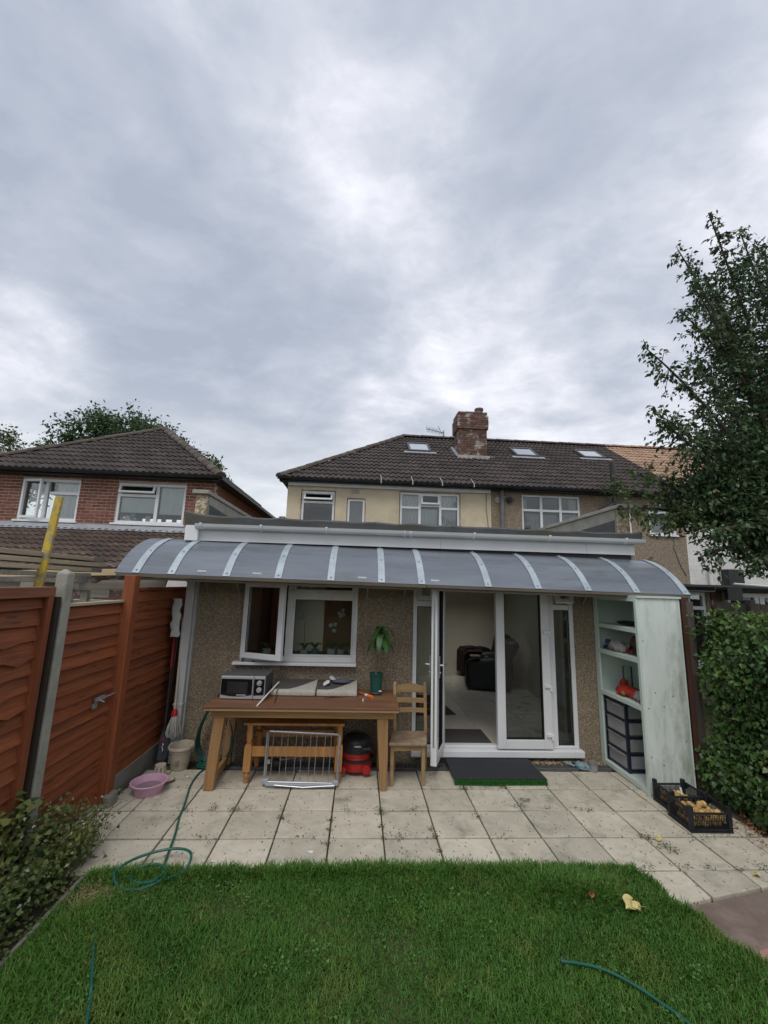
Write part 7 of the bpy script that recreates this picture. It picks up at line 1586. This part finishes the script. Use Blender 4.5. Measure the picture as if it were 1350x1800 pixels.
# ---- hedge on the right: x from 3.5 back to 4.5, y 2.2..4.25, height 1.7
def hedge():
    t = thing('hedge', 'dense clipped ivy leaved hedge along the right edge beside the crates', 'hedge', (3.9, 3.3, 0))
    mb = MB()
    for k in range(9):
        y = 1.6 + 0.32 * k; mb.tube(smooth_path([(3.9 + random.uniform(-.1, .1), y, 0), (3.85 + random.uniform(-.1, .1), y + 0.05, 0.7), (3.9 + random.uniform(-.15, .15), y, 1.5)], 4), 0.018, 6)
    part('stems', mb, 'bark', t)
    # dark inner mass that blocks the view through
    n = 9000
    def face_x(y, z): return 3.50 + 0.05 * math.sin(y * 5.1 + z * 3.3) + 0.04 * math.sin(z * 7 + y * 2.2) - 0.10 * max(0, 1 - abs(z - 0.15) / 0.5) + 0.0
    fx = np.vectorize(face_x)
    arrs = []
    def surf(n, depth, size, mi, zlo=0.02, zhi=1.70, ylo=1.4, yhi=4.22):
        y = RNG.uniform(ylo, yhi, n); z = zlo + (zhi - zlo) * RNG.uniform(0, 1, n) ** 0.9; x = fx(y, z) + RNG.uniform(0, depth, n) ** 1.0
        ybound = 4.20 + 0.10 * np.sin(z * 6); keep = y < ybound
        P = np.stack([x, y, z], 1)[keep]; k = len(P)
        Nn = np.tile(np.array([-0.85, -0.35, 0.45]), (k, 1)) + 0.55 * RNG.normal(size=(k, 3)); D = np.tile(np.array([-0.25, -0.15, -0.8]), (k, 1)) + 0.6 * RNG.normal(size=(k, 3))
        v, f = leaf_arrays(P, D, Nn, RNG.uniform(size * 0.6, size * 1.25, k), IVY_V, IVY_F); arrs.append((v, f, mi))
    surf(13500, 0.22, 0.044, 0); surf(3600, 0.05, 0.048, 0); surf(1100, 0.02, 0.043, 1, zlo=0.2)
    # far end (facing the house) and the top
    n = 2600; P = np.stack([RNG.uniform(3.5, 4.3, n), 4.16 + RNG.uniform(-0.15, 0.08, n), RNG.uniform(0.02, 1.7, n)], 1); v, f = leaf_arrays(P, rand_dirs(n) + [0, 0, -0.5], rand_dirs(n) + [0, 0.6, 0.4], RNG.uniform(0.03, 0.06, n), IVY_V, IVY_F); arrs.append((v, f, 0))
    n = 4200; y = RNG.uniform(1.4, 4.25, n); x = RNG.uniform(3.48, 4.5, n); z = 1.68 + 0.05 * np.sin(y * 6 + x * 4) + RNG.uniform(-0.16, 0.06, n) - 0.25 * np.maximum(0, (y - 4.0)) ; P = np.stack([x, y, z], 1)
    v, f = leaf_arrays(P, rand_dirs(n) + [0, 0, 0.2], rand_dirs(n) * 0.6 + [0, 0, 1], RNG.uniform(0.03, 0.058, n), IVY_V, IVY_F); arrs.append((v, f, 0))
    n = 700; k = RNG.integers(0, n, n); y = RNG.uniform(1.4, 4.15, n); x = RNG.uniform(3.5, 4.2, n); P = np.stack([x, y, 1.72 + RNG.uniform(0, 0.05, n)], 1); v, f = leaf_arrays(P, rand_dirs(n) + [0, 0, 0.8], rand_dirs(n) * 0.7 + [0, 0, 1], RNG.uniform(0.025, 0.05, n), IVY_V, IVY_F); arrs.append((v, f, 1))
    # upright young shoots
    for (sx, sy, h) in ((3.72, 3.95, 0.17), (3.95, 3.80, 0.12), (4.0, 3.55, 0.15), (3.62, 4.05, 0.10), (3.80, 3.60, 0.10), (3.58, 3.45, 0.22)):
        m = 26; tt = RNG.uniform(0, 1, m); P = np.stack([sx + RNG.normal(0, 0.02, m), sy + RNG.normal(0, 0.02, m), 1.70 + h * tt], 1); v, f = leaf_arrays(P, rand_dirs(m) + [0, 0, 0.6], rand_dirs(m) * 0.6 + [0, -0.3, 0.8], RNG.uniform(0.025, 0.045, m), IVY_V, IVY_F); arrs.append((v, f, 1))
    # sprig reaching left past the brown post
    m = 40; tt = RNG.uniform(0, 1, m); P = np.stack([3.62 - 0.30 * tt, 4.16 - 0.06 * tt, 1.60 + 0.04 * np.sin(tt * 5) + RNG.normal(0, 0.03, m)], 1); v, f = leaf_arrays(P, rand_dirs(m) + [-0.5, -0.2, 0], rand_dirs(m) * 0.6 + [0, -0.4, 0.7], RNG.uniform(0.03, 0.05, m)); arrs.append((v, f, 0))
    m = 22; tt = RNG.uniform(0, 1, m); P = np.stack([3.58 - 0.28 * tt, 4.14 - 0.05 * tt, 1.74 - 0.03 * tt + RNG.normal(0, 0.025, m)], 1); v, f = leaf_arrays(P, rand_dirs(m) + [-0.5, -0.2, 0], rand_dirs(m) * 0.6 + [0, -0.4, 0.7], RNG.uniform(0.03, 0.045, m)); arrs.append((v, f, 0))
    # withered flower heads near the top
    m = 60; P = np.stack([3.56 + RNG.normal(0, 0.05, m), 3.42 + RNG.normal(0, 0.05, m), 1.68 + RNG.normal(0, 0.02, m)], 1); v, f = leaf_arrays(P, rand_dirs(m), rand_dirs(m) + [0, 0, 1], RNG.uniform(0.015, 0.03, m)); arrs.append((v, f, 2))
    leaf_object('foliage', arrs, ['leaf_hedge', 'leaf_hedge_new', 'leaf_yellow'], t)
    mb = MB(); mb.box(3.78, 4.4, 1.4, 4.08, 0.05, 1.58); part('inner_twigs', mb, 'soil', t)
hedge()
# dead leaves under the hedge
n = 500; P = np.stack([RNG.uniform(3.2, 3.6, n), RNG.uniform(2.9, 3.9, n), RNG.uniform(0.0, 0.02, n)], 1); v, f = leaf_arrays(P, rand_dirs(n) * [1, 1, 0.3], rand_dirs(n) * 0.4 + [0, 0, 1], RNG.uniform(0.015, 0.035, n)); o = leaf_object('leaf_litter', [(v, f, 0)], ['leaf_brown']); tag(o, 'dry brown leaves and twigs on the soil under the hedge', 'leaf litter', kind='stuff')

# ---- tree reaching in from the right
def big_tree():
    t = thing('fruit_tree', 'dark leafy tree leaning in from the right edge above the hedge', 'tree', (5.9, 5.3, 0))
    base = Vector((5.9, 5.3, 0)); fork = Vector((5.8, 5.25, 2.1))
    part('trunk', MB().tube(smooth_path([base, (5.86, 5.28, 0.8), (5.84, 5.22, 1.5), fork], 4), [0.13 - 0.002 * i for i in range(13)], 10), 'bark', t, smooth=True)
    tips = [(4.88, 4.9, 7.42), (5.54, 5.1, 7.38), (4.18, 4.7, 6.56), (4.22, 4.6, 6.0), (4.02, 4.6, 5.57), (3.44, 4.5, 4.93), (4.17, 4.6, 4.78), (3.37, 4.4, 4.07), (3.41, 4.3, 3.88), (4.06, 4.6, 3.9), (6.27, 5.4, 7.47),
            (3.02, 4.9, 3.24), (3.19, 4.9, 2.95), (3.44, 5.0, 3.47), (3.50, 4.8, 2.82), (3.70, 4.8, 2.80), (4.05, 4.6, 2.36), (4.55, 4.6, 2.22), (4.11, 4.5, 2.66), (5.0, 5.2, 6.6), (5.6, 5.6, 6.2), (4.9, 5.4, 5.4), (5.3, 4.8, 5.0), (4.6, 5.1, 4.4), (5.2, 5.0, 3.9), (4.4, 5.0, 3.5), (5.0, 4.7, 3.0), (5.6, 4.6, 3.4), (5.9, 4.7, 4.6), (6.2, 4.9, 5.8),
            (4.55, 4.7, 5.3), (4.75, 4.9, 6.3), (4.35, 4.8, 3.0), (3.9, 4.9, 3.3), (5.1, 4.5, 2.5), (6.6, 5.6, 6.6), (6.8, 5.8, 4.4), (6.3, 6.4, 5.2), (7.0, 5.0, 3.4)]
    limbs = MB(); arrs = []; Pn, Dn, Nn_, Sz = [], [], [], []; Pl, Dl, Nl, Sl = [], [], [], []
    rr = random.Random(5)
    for ti, tp in enumerate(tips):
        tp = Vector(tp); s = fork + Vector((0, 0, rr.uniform(0.0, 0.35 * max(0.2, tp.z - 2.2)))); mid = s.lerp(tp, 0.55) + Vector((rr.uniform(-.15, .15) + 0.18, rr.uniform(-.15, .15), 0.18 if tp.z > 3.2 else 0.35))
        path = smooth_path([s, s.lerp(mid, 0.5) + Vector((0.05, 0, 0.05)), mid, mid.lerp(tp, 0.6) + Vector((0, 0, 0.05)), tp], 5); k = len(path); rs = [0.035 * (1 - i / k) + 0.004 for i in range(k)]
        limbs.tube(path, rs, 5)
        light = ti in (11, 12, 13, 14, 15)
        # side twigs with leaves
        for i in range(3, k):
            fr = i / k
            nt_ = 3 if fr < 0.45 else (5 if fr < 0.85 else 2)
            if light: nt_ = max(1, nt_ - 1)
            for q in range(nt_):
                d = Vector((rr.gauss(0, 1), rr.gauss(0, 1), rr.gauss(0.1, 0.8))).normalized(); L_ = rr.uniform(0.10, 0.34) * (1.0 if fr < 0.85 else 0.5)
                a = path[i]; b = a + d * L_ + Vector((0, 0, -0.04)); limbs.tube([a, b], [0.005, 0.002], 4, caps=False)
                for m in range(int(5 + L_ * 30)):
                    u = rr.uniform(0.15, 1.05); p = a.lerp(b, u) + Vector((rr.gauss(0, .02), rr.gauss(0, .02), rr.gauss(0, .02))); dd = (d * 0.5 + Vector((rr.gauss(0, .6), rr.gauss(0, .6), rr.gauss(-0.55, .5))))
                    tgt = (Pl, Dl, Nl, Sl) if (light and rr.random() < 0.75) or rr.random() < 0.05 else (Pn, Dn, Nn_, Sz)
                    tgt[0].append(p); tgt[1].append(dd); tgt[2].append((rr.gauss(0, .6), rr.gauss(-.2, .6), 0.8 + rr.gauss(0, .4))); tgt[3].append(rr.uniform(0.045, 0.085))
        for m in range(14):
            p = path[-1] + Vector((rr.gauss(0, .03), rr.gauss(0, .03), rr.gauss(0, .03))) - (path[-1] - path[-3]) * rr.uniform(0, 1); Pn.append(p); Dn.append((rr.gauss(0, 1), rr.gauss(0, 1), rr.gauss(-0.2, 1))); Nn_.append((rr.gauss(0, .6), rr.gauss(0, .6), 0.8)); Sz.append(rr.uniform(0.045, 0.08))
    # inner crown mass to the right of the frame edge
    n = 7500; C = np.array([5.75, 5.2, 4.6]); u = rand_dirs(n) * (RNG.uniform(0.2, 1, (n, 1)) ** 0.5); P = C + u * np.array([1.15, 0.9, 2.5])
    cl = 0.5 + 0.5 * np.sin(P[:, 0] * 4.1 + P[:, 2] * 2.3) * np.sin(P[:, 1] * 4.7 + P[:, 2] * 3.1); keep = RNG.uniform(0, 1, n) < 0.35 + 0.65 * cl; P = P[keep]; n = len(P)
    v, f = leaf_arrays(P, rand_dirs(n) + [0, 0, -0.5], rand_dirs(n) * 0.7 + [0, 0, 0.8], RNG.uniform(0.05, 0.09, n), wid=1.0); arrs.append((v, f, 0))
    n = 5600; C = np.array([4.95, 4.95, 3.3]); u = rand_dirs(n) * (RNG.uniform(0.1, 1, (n, 1)) ** 0.5); P = C + u * np.array([1.1, 0.5, 0.95]); v, f = leaf_arrays(P, rand_dirs(n) + [0, 0, -0.5], rand_dirs(n) * 0.7 + [0, 0, 0.8], RNG.uniform(0.05, 0.085, n)); arrs.append((v, f, 0))
    n = 4200; C = np.array([5.75, 5.15, 6.0]); u = rand_dirs(n) * (RNG.uniform(0.1, 1, (n, 1)) ** 0.5); P = C + u * np.array([0.78, 0.6, 1.35]); cl = np.sin(P[:, 0] * 5.3 + P[:, 2] * 3.7) * np.sin(P[:, 1] * 6.1 - P[:, 2] * 4.3); P = P[RNG.uniform(0, 1, n) < 0.6 + 0.4 * cl]; n = len(P)
    v, f = leaf_arrays(P, rand_dirs(n) + [0, 0, -0.5], rand_dirs(n) * 0.7 + [0, 0, 0.8], RNG.uniform(0.05, 0.09, n)); arrs.append((v, f, 0))
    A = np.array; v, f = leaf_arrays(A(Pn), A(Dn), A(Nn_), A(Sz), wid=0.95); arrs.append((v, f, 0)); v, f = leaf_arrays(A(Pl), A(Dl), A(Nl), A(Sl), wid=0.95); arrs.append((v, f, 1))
    part('limbs', limbs, 'bark', t, smooth=True); leaf_object('crown', arrs, ['leaf_tree', 'leaf_tree_backlit'], t)
big_tree()
# ---- trees behind the brick house
def far_tree(name, label, base, blobs, n_leaf, size, m, group='trees behind the brick house'):
    t = thing(name, label, 'tree', base, group=group); top = max(b[2] for b in blobs)
    mb = MB(); mb.tube(smooth_path([base, (base[0] + 0.1, base[1], top * 0.35), (base[0] - 0.1, base[1], top * 0.7)], 4), [0.35 - 0.025 * i for i in range(9)], 8)
    for b in blobs: mb.tube([(base[0], base[1], top * 0.4), (b[0], b[1], b[2])], [0.12, 0.03], 5)
    part('trunk', mb, 'bark', t, smooth=True); arrs = []
    wts = np.array([b[3] ** 2 for b in blobs]); wts = wts / wts.sum()
    for b, w in zip(blobs, wts):
        n = int(n_leaf * w); 
        # leaf clumps spread over the outer shell of every bough
        nc = max(6, int(n / 45)); cd = rand_dirs(nc); cc = np.array(b[:3]) + cd * (b[3] * RNG.uniform(0.45, 1.05, (nc, 1))) * np.array([1, 1, 0.85]); idx = RNG.integers(0, nc, n); P = cc[idx] + RNG.normal(size=(n, 3)) * b[3] * 0.17
        v, f = leaf_arrays(P, rand_dirs(n) + [0, 0, -0.3], rand_dirs(n) * 0.7 + [0, 0, 0.7], RNG.uniform(size * 0.6, size * 1.3, n)); arrs.append((v, f, 0))
    leaf_object('crown', arrs, [m], t)
far_tree('broadleaf_tree', 'large dark green tree rising behind the brick house roof', (-13.2, 22.5, 0), [(-14.6, 22, 9.2, 1.5), (-13.5, 22, 9.7, 1.5), (-12.3, 22, 9.5, 1.5), (-11.2, 22, 8.8, 1.5), (-15.6, 22, 8.2, 1.3), (-10.2, 22, 7.9, 1.3), (-12.8, 23, 7.6, 2.0), (-9.3, 22.2, 7.1, 1.0)], 19000, 0.20, 'leaf_far')
far_tree('broadleaf_tree', 'paler thin tree at the right slope of the brick house roof', (-9.4, 24, 0), [(-10.2, 24, 8.6, 1.3), (-9.3, 24, 8.2, 1.1), (-11.4, 24, 9.0, 1.2), (-8.7, 24, 7.4, 0.9)], 3200, 0.22, 'leaf_far_olive')
far_tree('broadleaf_tree', 'smaller olive tree at the far left edge behind the roof', (-21.5, 25, 0), [(-21.8, 25, 9.3, 1.5), (-20.2, 25, 8.8, 1.3), (-19.2, 25.2, 8.6, 1.1), (-23.0, 25, 8.8, 1.5), (-21, 26, 7.6, 1.8), (-18.6, 25, 9.4, 0.6)], 4200, 0.22, 'leaf_far_olive')
# ---- shrub bottom left
def shrub():
    t = thing('shrub', 'straggly small leaved shrub filling the bed at the bottom left', 'shrub', (-2.0, 3.0, 0)); rr = random.Random(3); stems = MB(); arrs = []; P, D, Nn, S = [], [], [], []; Pp, Dp, Np_, Sp = [], [], [], []
    for k in range(260):
        x, y = rr.uniform(-2.5, -1.86), rr.uniform(1.6, 3.50); h = rr.uniform(0.24, 0.50) * (1.0 if x < -2.05 else 0.62) * (0.55 if y > 3.25 else 1); lx, ly = rr.gauss(0.06, 0.10), rr.gauss(0, 0.10)
        if x + lx > -1.80: lx = -1.80 - x
        path = smooth_path([(x, y, 0), (x + lx * 0.4, y + ly * 0.4, h * 0.6), (x + lx, y + ly, h)], 5); stems.tube(path, [0.004 - 0.0003 * i for i in range(len(path))], 4, caps=False)
        for m in range(80):
            i = rr.randrange(1, len(path)); p = path[i] + Vector((rr.gauss(0, .05), rr.gauss(0, .05), rr.gauss(0, .035)))
            if p.z < 0.01: continue
            q = (P, D, Nn, S) if rr.random() < 0.93 else (Pp, Dp, Np_, Sp); q[0].append(p); q[1].append((rr.gauss(0.2, 1), rr.gauss(-.2, 1), rr.gauss(0, .6))); q[2].append((rr.gauss(.2, .5), rr.gauss(-.3, .5), 0.8)); q[3].append(rr.uniform(0.018, 0.038))
    # dead twiggy stems by the paving
    for k in range(16):
        x, y = rr.uniform(-2.10, -1.80), rr.uniform(3.25, 3.75); stems.tube(smooth_path([(x, y, 0), (x + rr.gauss(0.03, .06), y + rr.gauss(0, .05), 0.12), (x + rr.gauss(0.06, .1), y + rr.gauss(0, .08), rr.uniform(0.18, 0.32))], 4), 0.0025, 4, caps=False)
        for m in range(9): P.append((x + rr.gauss(0.03, .05), y + rr.gauss(0, .05), rr.uniform(0.03, 0.28))); D.append((rr.gauss(0, 1), rr.gauss(0, 1), rr.gauss(0, 1))); Nn.append((0, 0, 1)); S.append(rr.uniform(0.015, 0.03))
    for k in range(900):
        P.append((rr.uniform(-2.05, -1.72), rr.uniform(1.9, 3.2), rr.uniform(0.0, 0.09))); D.append((rr.gauss(0.3, 1), rr.gauss(0, 1), rr.gauss(0, .4))); Nn.append((rr.gauss(.2, .5), rr.gauss(-.2, .5), 1)); S.append(rr.uniform(0.016, 0.032))
    # taller leafy stem against the fence
    for k in range(90): P.append((-2.12 + rr.gauss(0, .07), 3.02 + rr.gauss(0, .07), rr.uniform(0.3, 0.58))); D.append((rr.gauss(0, 1), rr.gauss(0, 1), rr.gauss(-.2, .5))); Nn.append((rr.gauss(0, .4), rr.gauss(-.2, .4), 1)); S.append(rr.uniform(0.035, 0.07))
    A = np.array; v, f = leaf_arrays(A([tuple(p) for p in P]), A(D), A(Nn), A(S), IVY_V, IVY_F); arrs.append((v, f, 0)); v, f = leaf_arrays(A([tuple(p) for p in Pp]), A(Dp), A(Np_), A(Sp)); arrs.append((v, f, 1))
    part('stems', stems, 'stem_brown', t); leaf_object('foliage', arrs, ['leaf_shrub', 'leaf_shrub_pale'], t)
shrub()
# ---- grass
def grass():
    n = 175000; y = 1.75 + (3.235 - 1.75) * RNG.uniform(0, 1, n) ** 0.85; xr = np.interp(y, [0.6, 2.42, 2.89, 3.19, 3.24], [2.62, 2.24, 2.09, 2.05, 2.045]); x = -1.70 + RNG.uniform(0, 1, n) * (xr + 1.70 + 0.01)
    y = np.where(y > 3.16, y + 0.010 * np.sin(x * 9.0) * np.sin(x * 4.3 + 1) + 0.012 * np.sin(x * 31), y); x = np.where(x > xr - 0.06, x + 0.02 * np.sin(y * 21), x)
    def fld(a, b, c, d): return np.sin(x * a + y * b + c) * np.sin(x * b * 0.7 - y * a * 1.1 + d)
    clump = 0.5 + 0.25 * fld(3.1, 2.3, 0.4, 1.0) + 0.25 * fld(7.7, 6.1, 2.0, 0.3); tuft = np.exp(-(((x - 1.45) / 0.30) ** 2 + ((y - 3.0) / 0.14) ** 2)) + 0.6 * np.exp(-(((x + 0.2) / 1.6) ** 2 + ((y - 3.17) / 0.06) ** 2)) + 0.4 * np.exp(-(((x - 0.4) / 0.3) ** 2 + ((y - 3.05) / 0.1) ** 2))
    bare = np.exp(-(((x + 1.58) / 0.13) ** 2 + ((y - 2.99) / 0.10) ** 2)) + 0.25 * np.exp(-(((x - 0.1) / 0.10) ** 2 + ((y - 2.42) / 0.03) ** 2))
    keep = RNG.uniform(0, 1, n) > bare * 0.95; x, y, clump, tuft, bare = x[keep], y[keep], clump[keep], tuft[keep], bare[keep]; n = len(x)
    h = (0.026 + 0.030 * clump + 0.055 * tuft) * RNG.uniform(0.55, 1.35, n); w = RNG.uniform(0.0016, 0.0032, n) * (1 + 0.4 * tuft); az = RNG.uniform(0, 2 * np.pi, n) ; az = az + 0.9 * np.sin(x * 4 + y * 3); ln = h * RNG.uniform(0.25, 1.1, n)
    dx, dy = np.cos(az), np.sin(az); sx, sy = -dy, dx; z0 = 0.0 * x
    V = np.zeros((n, 7, 3))
    for i, (t, lw) in enumerate(((0.0, 1.0), (0.45, 0.85), (0.8, 0.55))):
        cx = x + dx * ln * t ** 1.8; cy = y + dy * ln * t ** 1.8; cz_ = z0 + h * (t - 0.22 * t ** 3)
        V[:, 2 * i] = np.stack([cx - sx * w * lw, cy - sy * w * lw, cz_], 1); V[:, 2 * i + 1] = np.stack([cx + sx * w * lw, cy + sy * w * lw, cz_], 1)
    V[:, 6] = np.stack([x + dx * ln, y + dy * ln, z0 + h * 0.80], 1)
    F = np.array([(0, 1, 3), (0, 3, 2), (2, 3, 5), (2, 5, 4), (4, 5, 6)]); FF = (F[None] + 7 * np.arange(n)[:, None, None]).reshape(-1, 3)
    dry = (RNG.uniform(0, 1, n) < 0.008 + 0.4 * np.minimum(1, bare)).astype(int); o = obj_of('grass', np_mesh('grass', V.reshape(-1, 3), FF, ['grass_blade', 'grass_dry'], np.repeat(dry, 5))); tag(o, 'short green lawn grass with longer tufts along the paving', 'grass', kind='stuff')
    # broad leaved weeds and clover in the turf
    arrs = []; m = 1000; cl = np.stack([RNG.uniform(-1.5, 1.9, 60), RNG.uniform(2.1, 3.1, 60)], 1); cl = np.concatenate([cl, np.array([(-0.75, 3.02), (-0.62, 2.92), (-0.45, 2.86), (0.42, 2.95), (0.45, 2.86), (0.05, 2.84), (0.2, 2.6), (-0.1, 2.55), (1.36, 2.42), (1.8, 2.38)] * 3)]); idx = RNG.integers(0, len(cl), m)
    P = np.stack([cl[idx, 0] + RNG.normal(0, 0.04, m), cl[idx, 1] + RNG.normal(0, 0.03, m), RNG.uniform(0.025, 0.06, m)], 1); v, f = leaf_arrays(P, rand_dirs(m) * [1, 1, 0.4], rand_dirs(m) * 0.35 + [0, 0, 1], RNG.uniform(0.008, 0.019, m), IVY_V, IVY_F); o = leaf_object('lawn_weeds', [(v, f, 0)], ['weed_leaf']); tag(o, 'pale broad leaved weeds and clover growing in the lawn', 'weeds', kind='stuff')
grass()
# straw patch near the shrub
n = 900; P = np.stack([-1.55 + RNG.normal(0, 0.09, n), 3.02 + RNG.normal(0, 0.055, n), RNG.uniform(0.004, 0.025, n)], 1); v, f = leaf_arrays(P, rand_dirs(n) * [1, 1, 0.2], rand_dirs(n) * 0.3 + [0, 0, 1], RNG.uniform(0.02, 0.05, n), wid=0.25); o = leaf_object('dry_thatch', [(v, f, 0)], ['grass_dry']); tag(o, 'patch of dry yellow thatch on the lawn beside the shrub', 'thatch', kind='stuff')
# weeds and moss in the paving joints
def joint_weeds():
    P, S = [], []
    rr = random.Random(8)
    def clump(x, y, n, sp, h):
        for k in range(n): P.append((x + rr.gauss(0, sp), y + rr.gauss(0, sp * 0.6), rr.uniform(0.0, h))); S.append(rr.uniform(0.008, 0.02))
    for (x, y, n, sp, h) in [(2.375, 3.58, 60, 0.03, 0.03), (2.45, 3.46, 70, 0.035, 0.035), (2.48, 3.40, 40, 0.03, 0.03), (0.243, 3.99, 30, 0.018, 0.03), (0.258, 3.93, 50, 0.02, 0.03), (0.262, 3.74, 30, 0.016, 0.025), (0.265, 3.58, 20, 0.016, 0.02), (0.67, 3.60, 45, 0.022, 0.03), (0.66, 3.70, 25, 0.018, 0.02), (0.55, 3.995, 30, 0.03, 0.02), (-0.16, 3.84, 35, 0.015, 0.025), (-0.16, 3.70, 20, 0.015, 0.02), (-0.17, 3.52, 35, 0.02, 0.025), (-0.58, 3.86, 45, 0.02, 0.03), (-0.585, 4.0, 25, 0.02, 0.04), (-0.99, 3.995, 45, 0.03, 0.03), (-0.86, 4.0, 20, 0.03, 0.03), (-1.18, 4.02, 22, 0.02, 0.045), (-1.39, 3.98, 30, 0.03, 0.02),
                              (1.10, 4.38, 70, 0.035, 0.035), (1.50, 4.40, 50, 0.03, 0.03), (1.62, 4.15, 45, 0.03, 0.03), (1.52, 4.05, 25, 0.03, 0.02), (1.78, 4.02, 25, 0.03, 0.02), (2.15, 3.99, 25, 0.025, 0.02), (2.05, 4.01, 25, 0.03, 0.02), (2.10, 3.22, 45, 0.035, 0.04), (2.42, 3.215, 45, 0.04, 0.03), (2.58, 3.21, 30, 0.03, 0.03), (2.80, 3.20, 35, 0.03, 0.03), (3.0, 3.21, 40, 0.04, 0.03), (3.05, 3.08, 50, 0.03, 0.03), (2.80, 3.60, 45, 0.07, 0.02), (3.02, 3.62, 45, 0.07, 0.02), (-0.05, 4.0, 18, 0.03, 0.015), (-0.35, 3.61, 25, 0.06, 0.015), (0.40, 3.60, 30, 0.05, 0.015), (-1.02, 3.6, 22, 0.05, 0.015), (-1.15, 3.62, 20, 0.03, 0.02), (1.20, 3.60, 20, 0.03, 0.02), (0.67, 3.42, 15, 0.016, 0.02), (1.08, 3.88, 30, 0.02, 0.025)]: clump(x, y, n, sp, h)
    for k in range(520):       # thin moss all along the joints
        if rr.random() < 0.6: c = rr.randrange(0, 12); P.append((X0 + SX * c + rr.gauss(0, .004), rr.uniform(3.2, 4.75), rr.uniform(-0.012, 0.002)))
        else: r_ = rr.randrange(1, 4); P.append((rr.uniform(-2, 3.2), Y0 + SY * r_ + rr.gauss(0, .004), rr.uniform(-0.012, 0.002)))
        S.append(rr.uniform(0.006, 0.013))
    P = np.array(P); n = len(P); v, f = leaf_arrays(P, rand_dirs(n) * [1, 1, 0.6] + [0, 0, 0.3], rand_dirs(n) * 0.5 + [0, 0, 1], np.array(S)); m = leaf_object('joint_weeds', [(v, f, 0)], ['moss']); tag(m, 'small weeds and moss growing in the paving joints', 'weeds', kind='stuff')
joint_weeds()
def fallen_leaf(x, y, z, s, m, label, rz, cat='leaf', curl=0.4):
    mb = MB(); n, k = 8, 5
    for i in range(n + 1):
        t = i / n; w = 0.42 * math.sin(math.pi * min(t * 0.96 + 0.03, 1)) ** 0.8
        for j in range(k): u = -1 + 2 * j / (k - 1); mb.v.append((s * (t - 0.5), s * w * u, s * (curl * u * u * 0.35 + 0.12 * math.sin(t * 5 + u * 2) + 0.10)))
    for i in range(n):
        for j in range(k - 1): mb.f.append((i * k + j, i * k + j + 1, (i + 1) * k + j + 1, (i + 1) * k + j))
    mb.mi = [0] * len(mb.f); mb.xf(Matrix.Translation((x, y, z)) @ Euler((random.uniform(-.4, .4), random.uniform(-.3, .3), rz)).to_matrix().to_4x4()); o = part('fallen_leaf', mb, m, None, smooth=True, angle=80); s_ = o.modifiers.new('solid', 'SOLIDIFY'); s_.thickness = 0.001
    return tag(o, label, cat)
fallen_leaf(2.47, 3.55, 0.008, 0.07, 'leaf_yellow', 'pale yellow fallen leaf on the paving by a weedy joint', 0.4); fallen_leaf(2.87, 3.13, 0.008, 0.055, 'leaf_yellow', 'small tan leaf on the last paving slab before the brown path', 1.4); fallen_leaf(1.53, 2.885, 0.055, 0.05, 'leaf_brown', 'curled orange brown leaf in the long grass tuft', 1.0)
yl = thing('yellow_leaf', 'large pale yellow curled leaf lying on the lawn near the brown path', 'leaf', (1.735, 2.80, 0.05))
for (dx, dy, s, rz, cu_) in ((-0.012, 0.008, 0.085, 0.6, 0.9), (0.022, -0.012, 0.05, -0.9, 1.3)):
    mb = MB(); n, k = 9, 7
    for i in range(n + 1):
        t = i / n; w = 0.5 * math.sin(math.pi * min(t * 0.95 + 0.04, 1)) ** 0.6
        for j in range(k): u = -1 + 2 * j / (k - 1); mb.v.append((s * (t - 0.5), s * w * u, s * (cu_ * u * u * 0.4 + 0.10 * math.sin(t * 6 + u * 3))))
    for i in range(n):
        for j in range(k - 1): mb.f.append((i * k + j, i * k + j + 1, (i + 1) * k + j + 1, (i + 1) * k + j))
    mb.mi = [0] * len(mb.f); mb.xf(Matrix.Translation((1.735 + dx, 2.80 + dy, 0.052)) @ Euler((0.35, 0.1, rz)).to_matrix().to_4x4()); o = part('blade', mb, 'leaf_yellow', yl, smooth=True, angle=80); s_ = o.modifiers.new('solid', 'SOLIDIFY'); s_.thickness = 0.0012
part('stalk', MB().tube([(1.77, 2.79, 0.06), (1.82, 2.785, 0.062)], 0.002, 5), 'grass_dry', yl)
for k, (x, y, s) in enumerate([(-0.28, 3.43, 0.016), (-0.95, 3.33, 0.010)]):
    o = part('white_speck', MB().ball((x, y, 0.004), s, 9, 5, sc=(1.5, 0.8, 0.3), jit=0.2), 'paper', None); tag(o, ['white dropping on the paving left of the centre joint', 'small white speck on the paving near the lawn hose coil'][k], 'litter')
# the rest of the garden behind the camera: a rough row of greenery (what the panes reflect)
n = 16000; P = np.stack([RNG.uniform(-14, 14, n), RNG.uniform(-19, -15.5, n), RNG.uniform(0, 1, n) * 5.2], 1); P[:, 2] *= 0.75 + 0.25 * np.sin(P[:, 0] * 0.9) * np.sin(P[:, 0] * 0.37 + 1); v, f = leaf_arrays(P, rand_dirs(n), rand_dirs(n) + [0, 0.7, 0.5], RNG.uniform(0.25, 0.5, n)); o = leaf_object('garden_trees', [(v, f, 0)], ['leaf_far']); tag(o, 'row of leafy garden trees at the far end of the lawn', 'trees', kind='stuff')
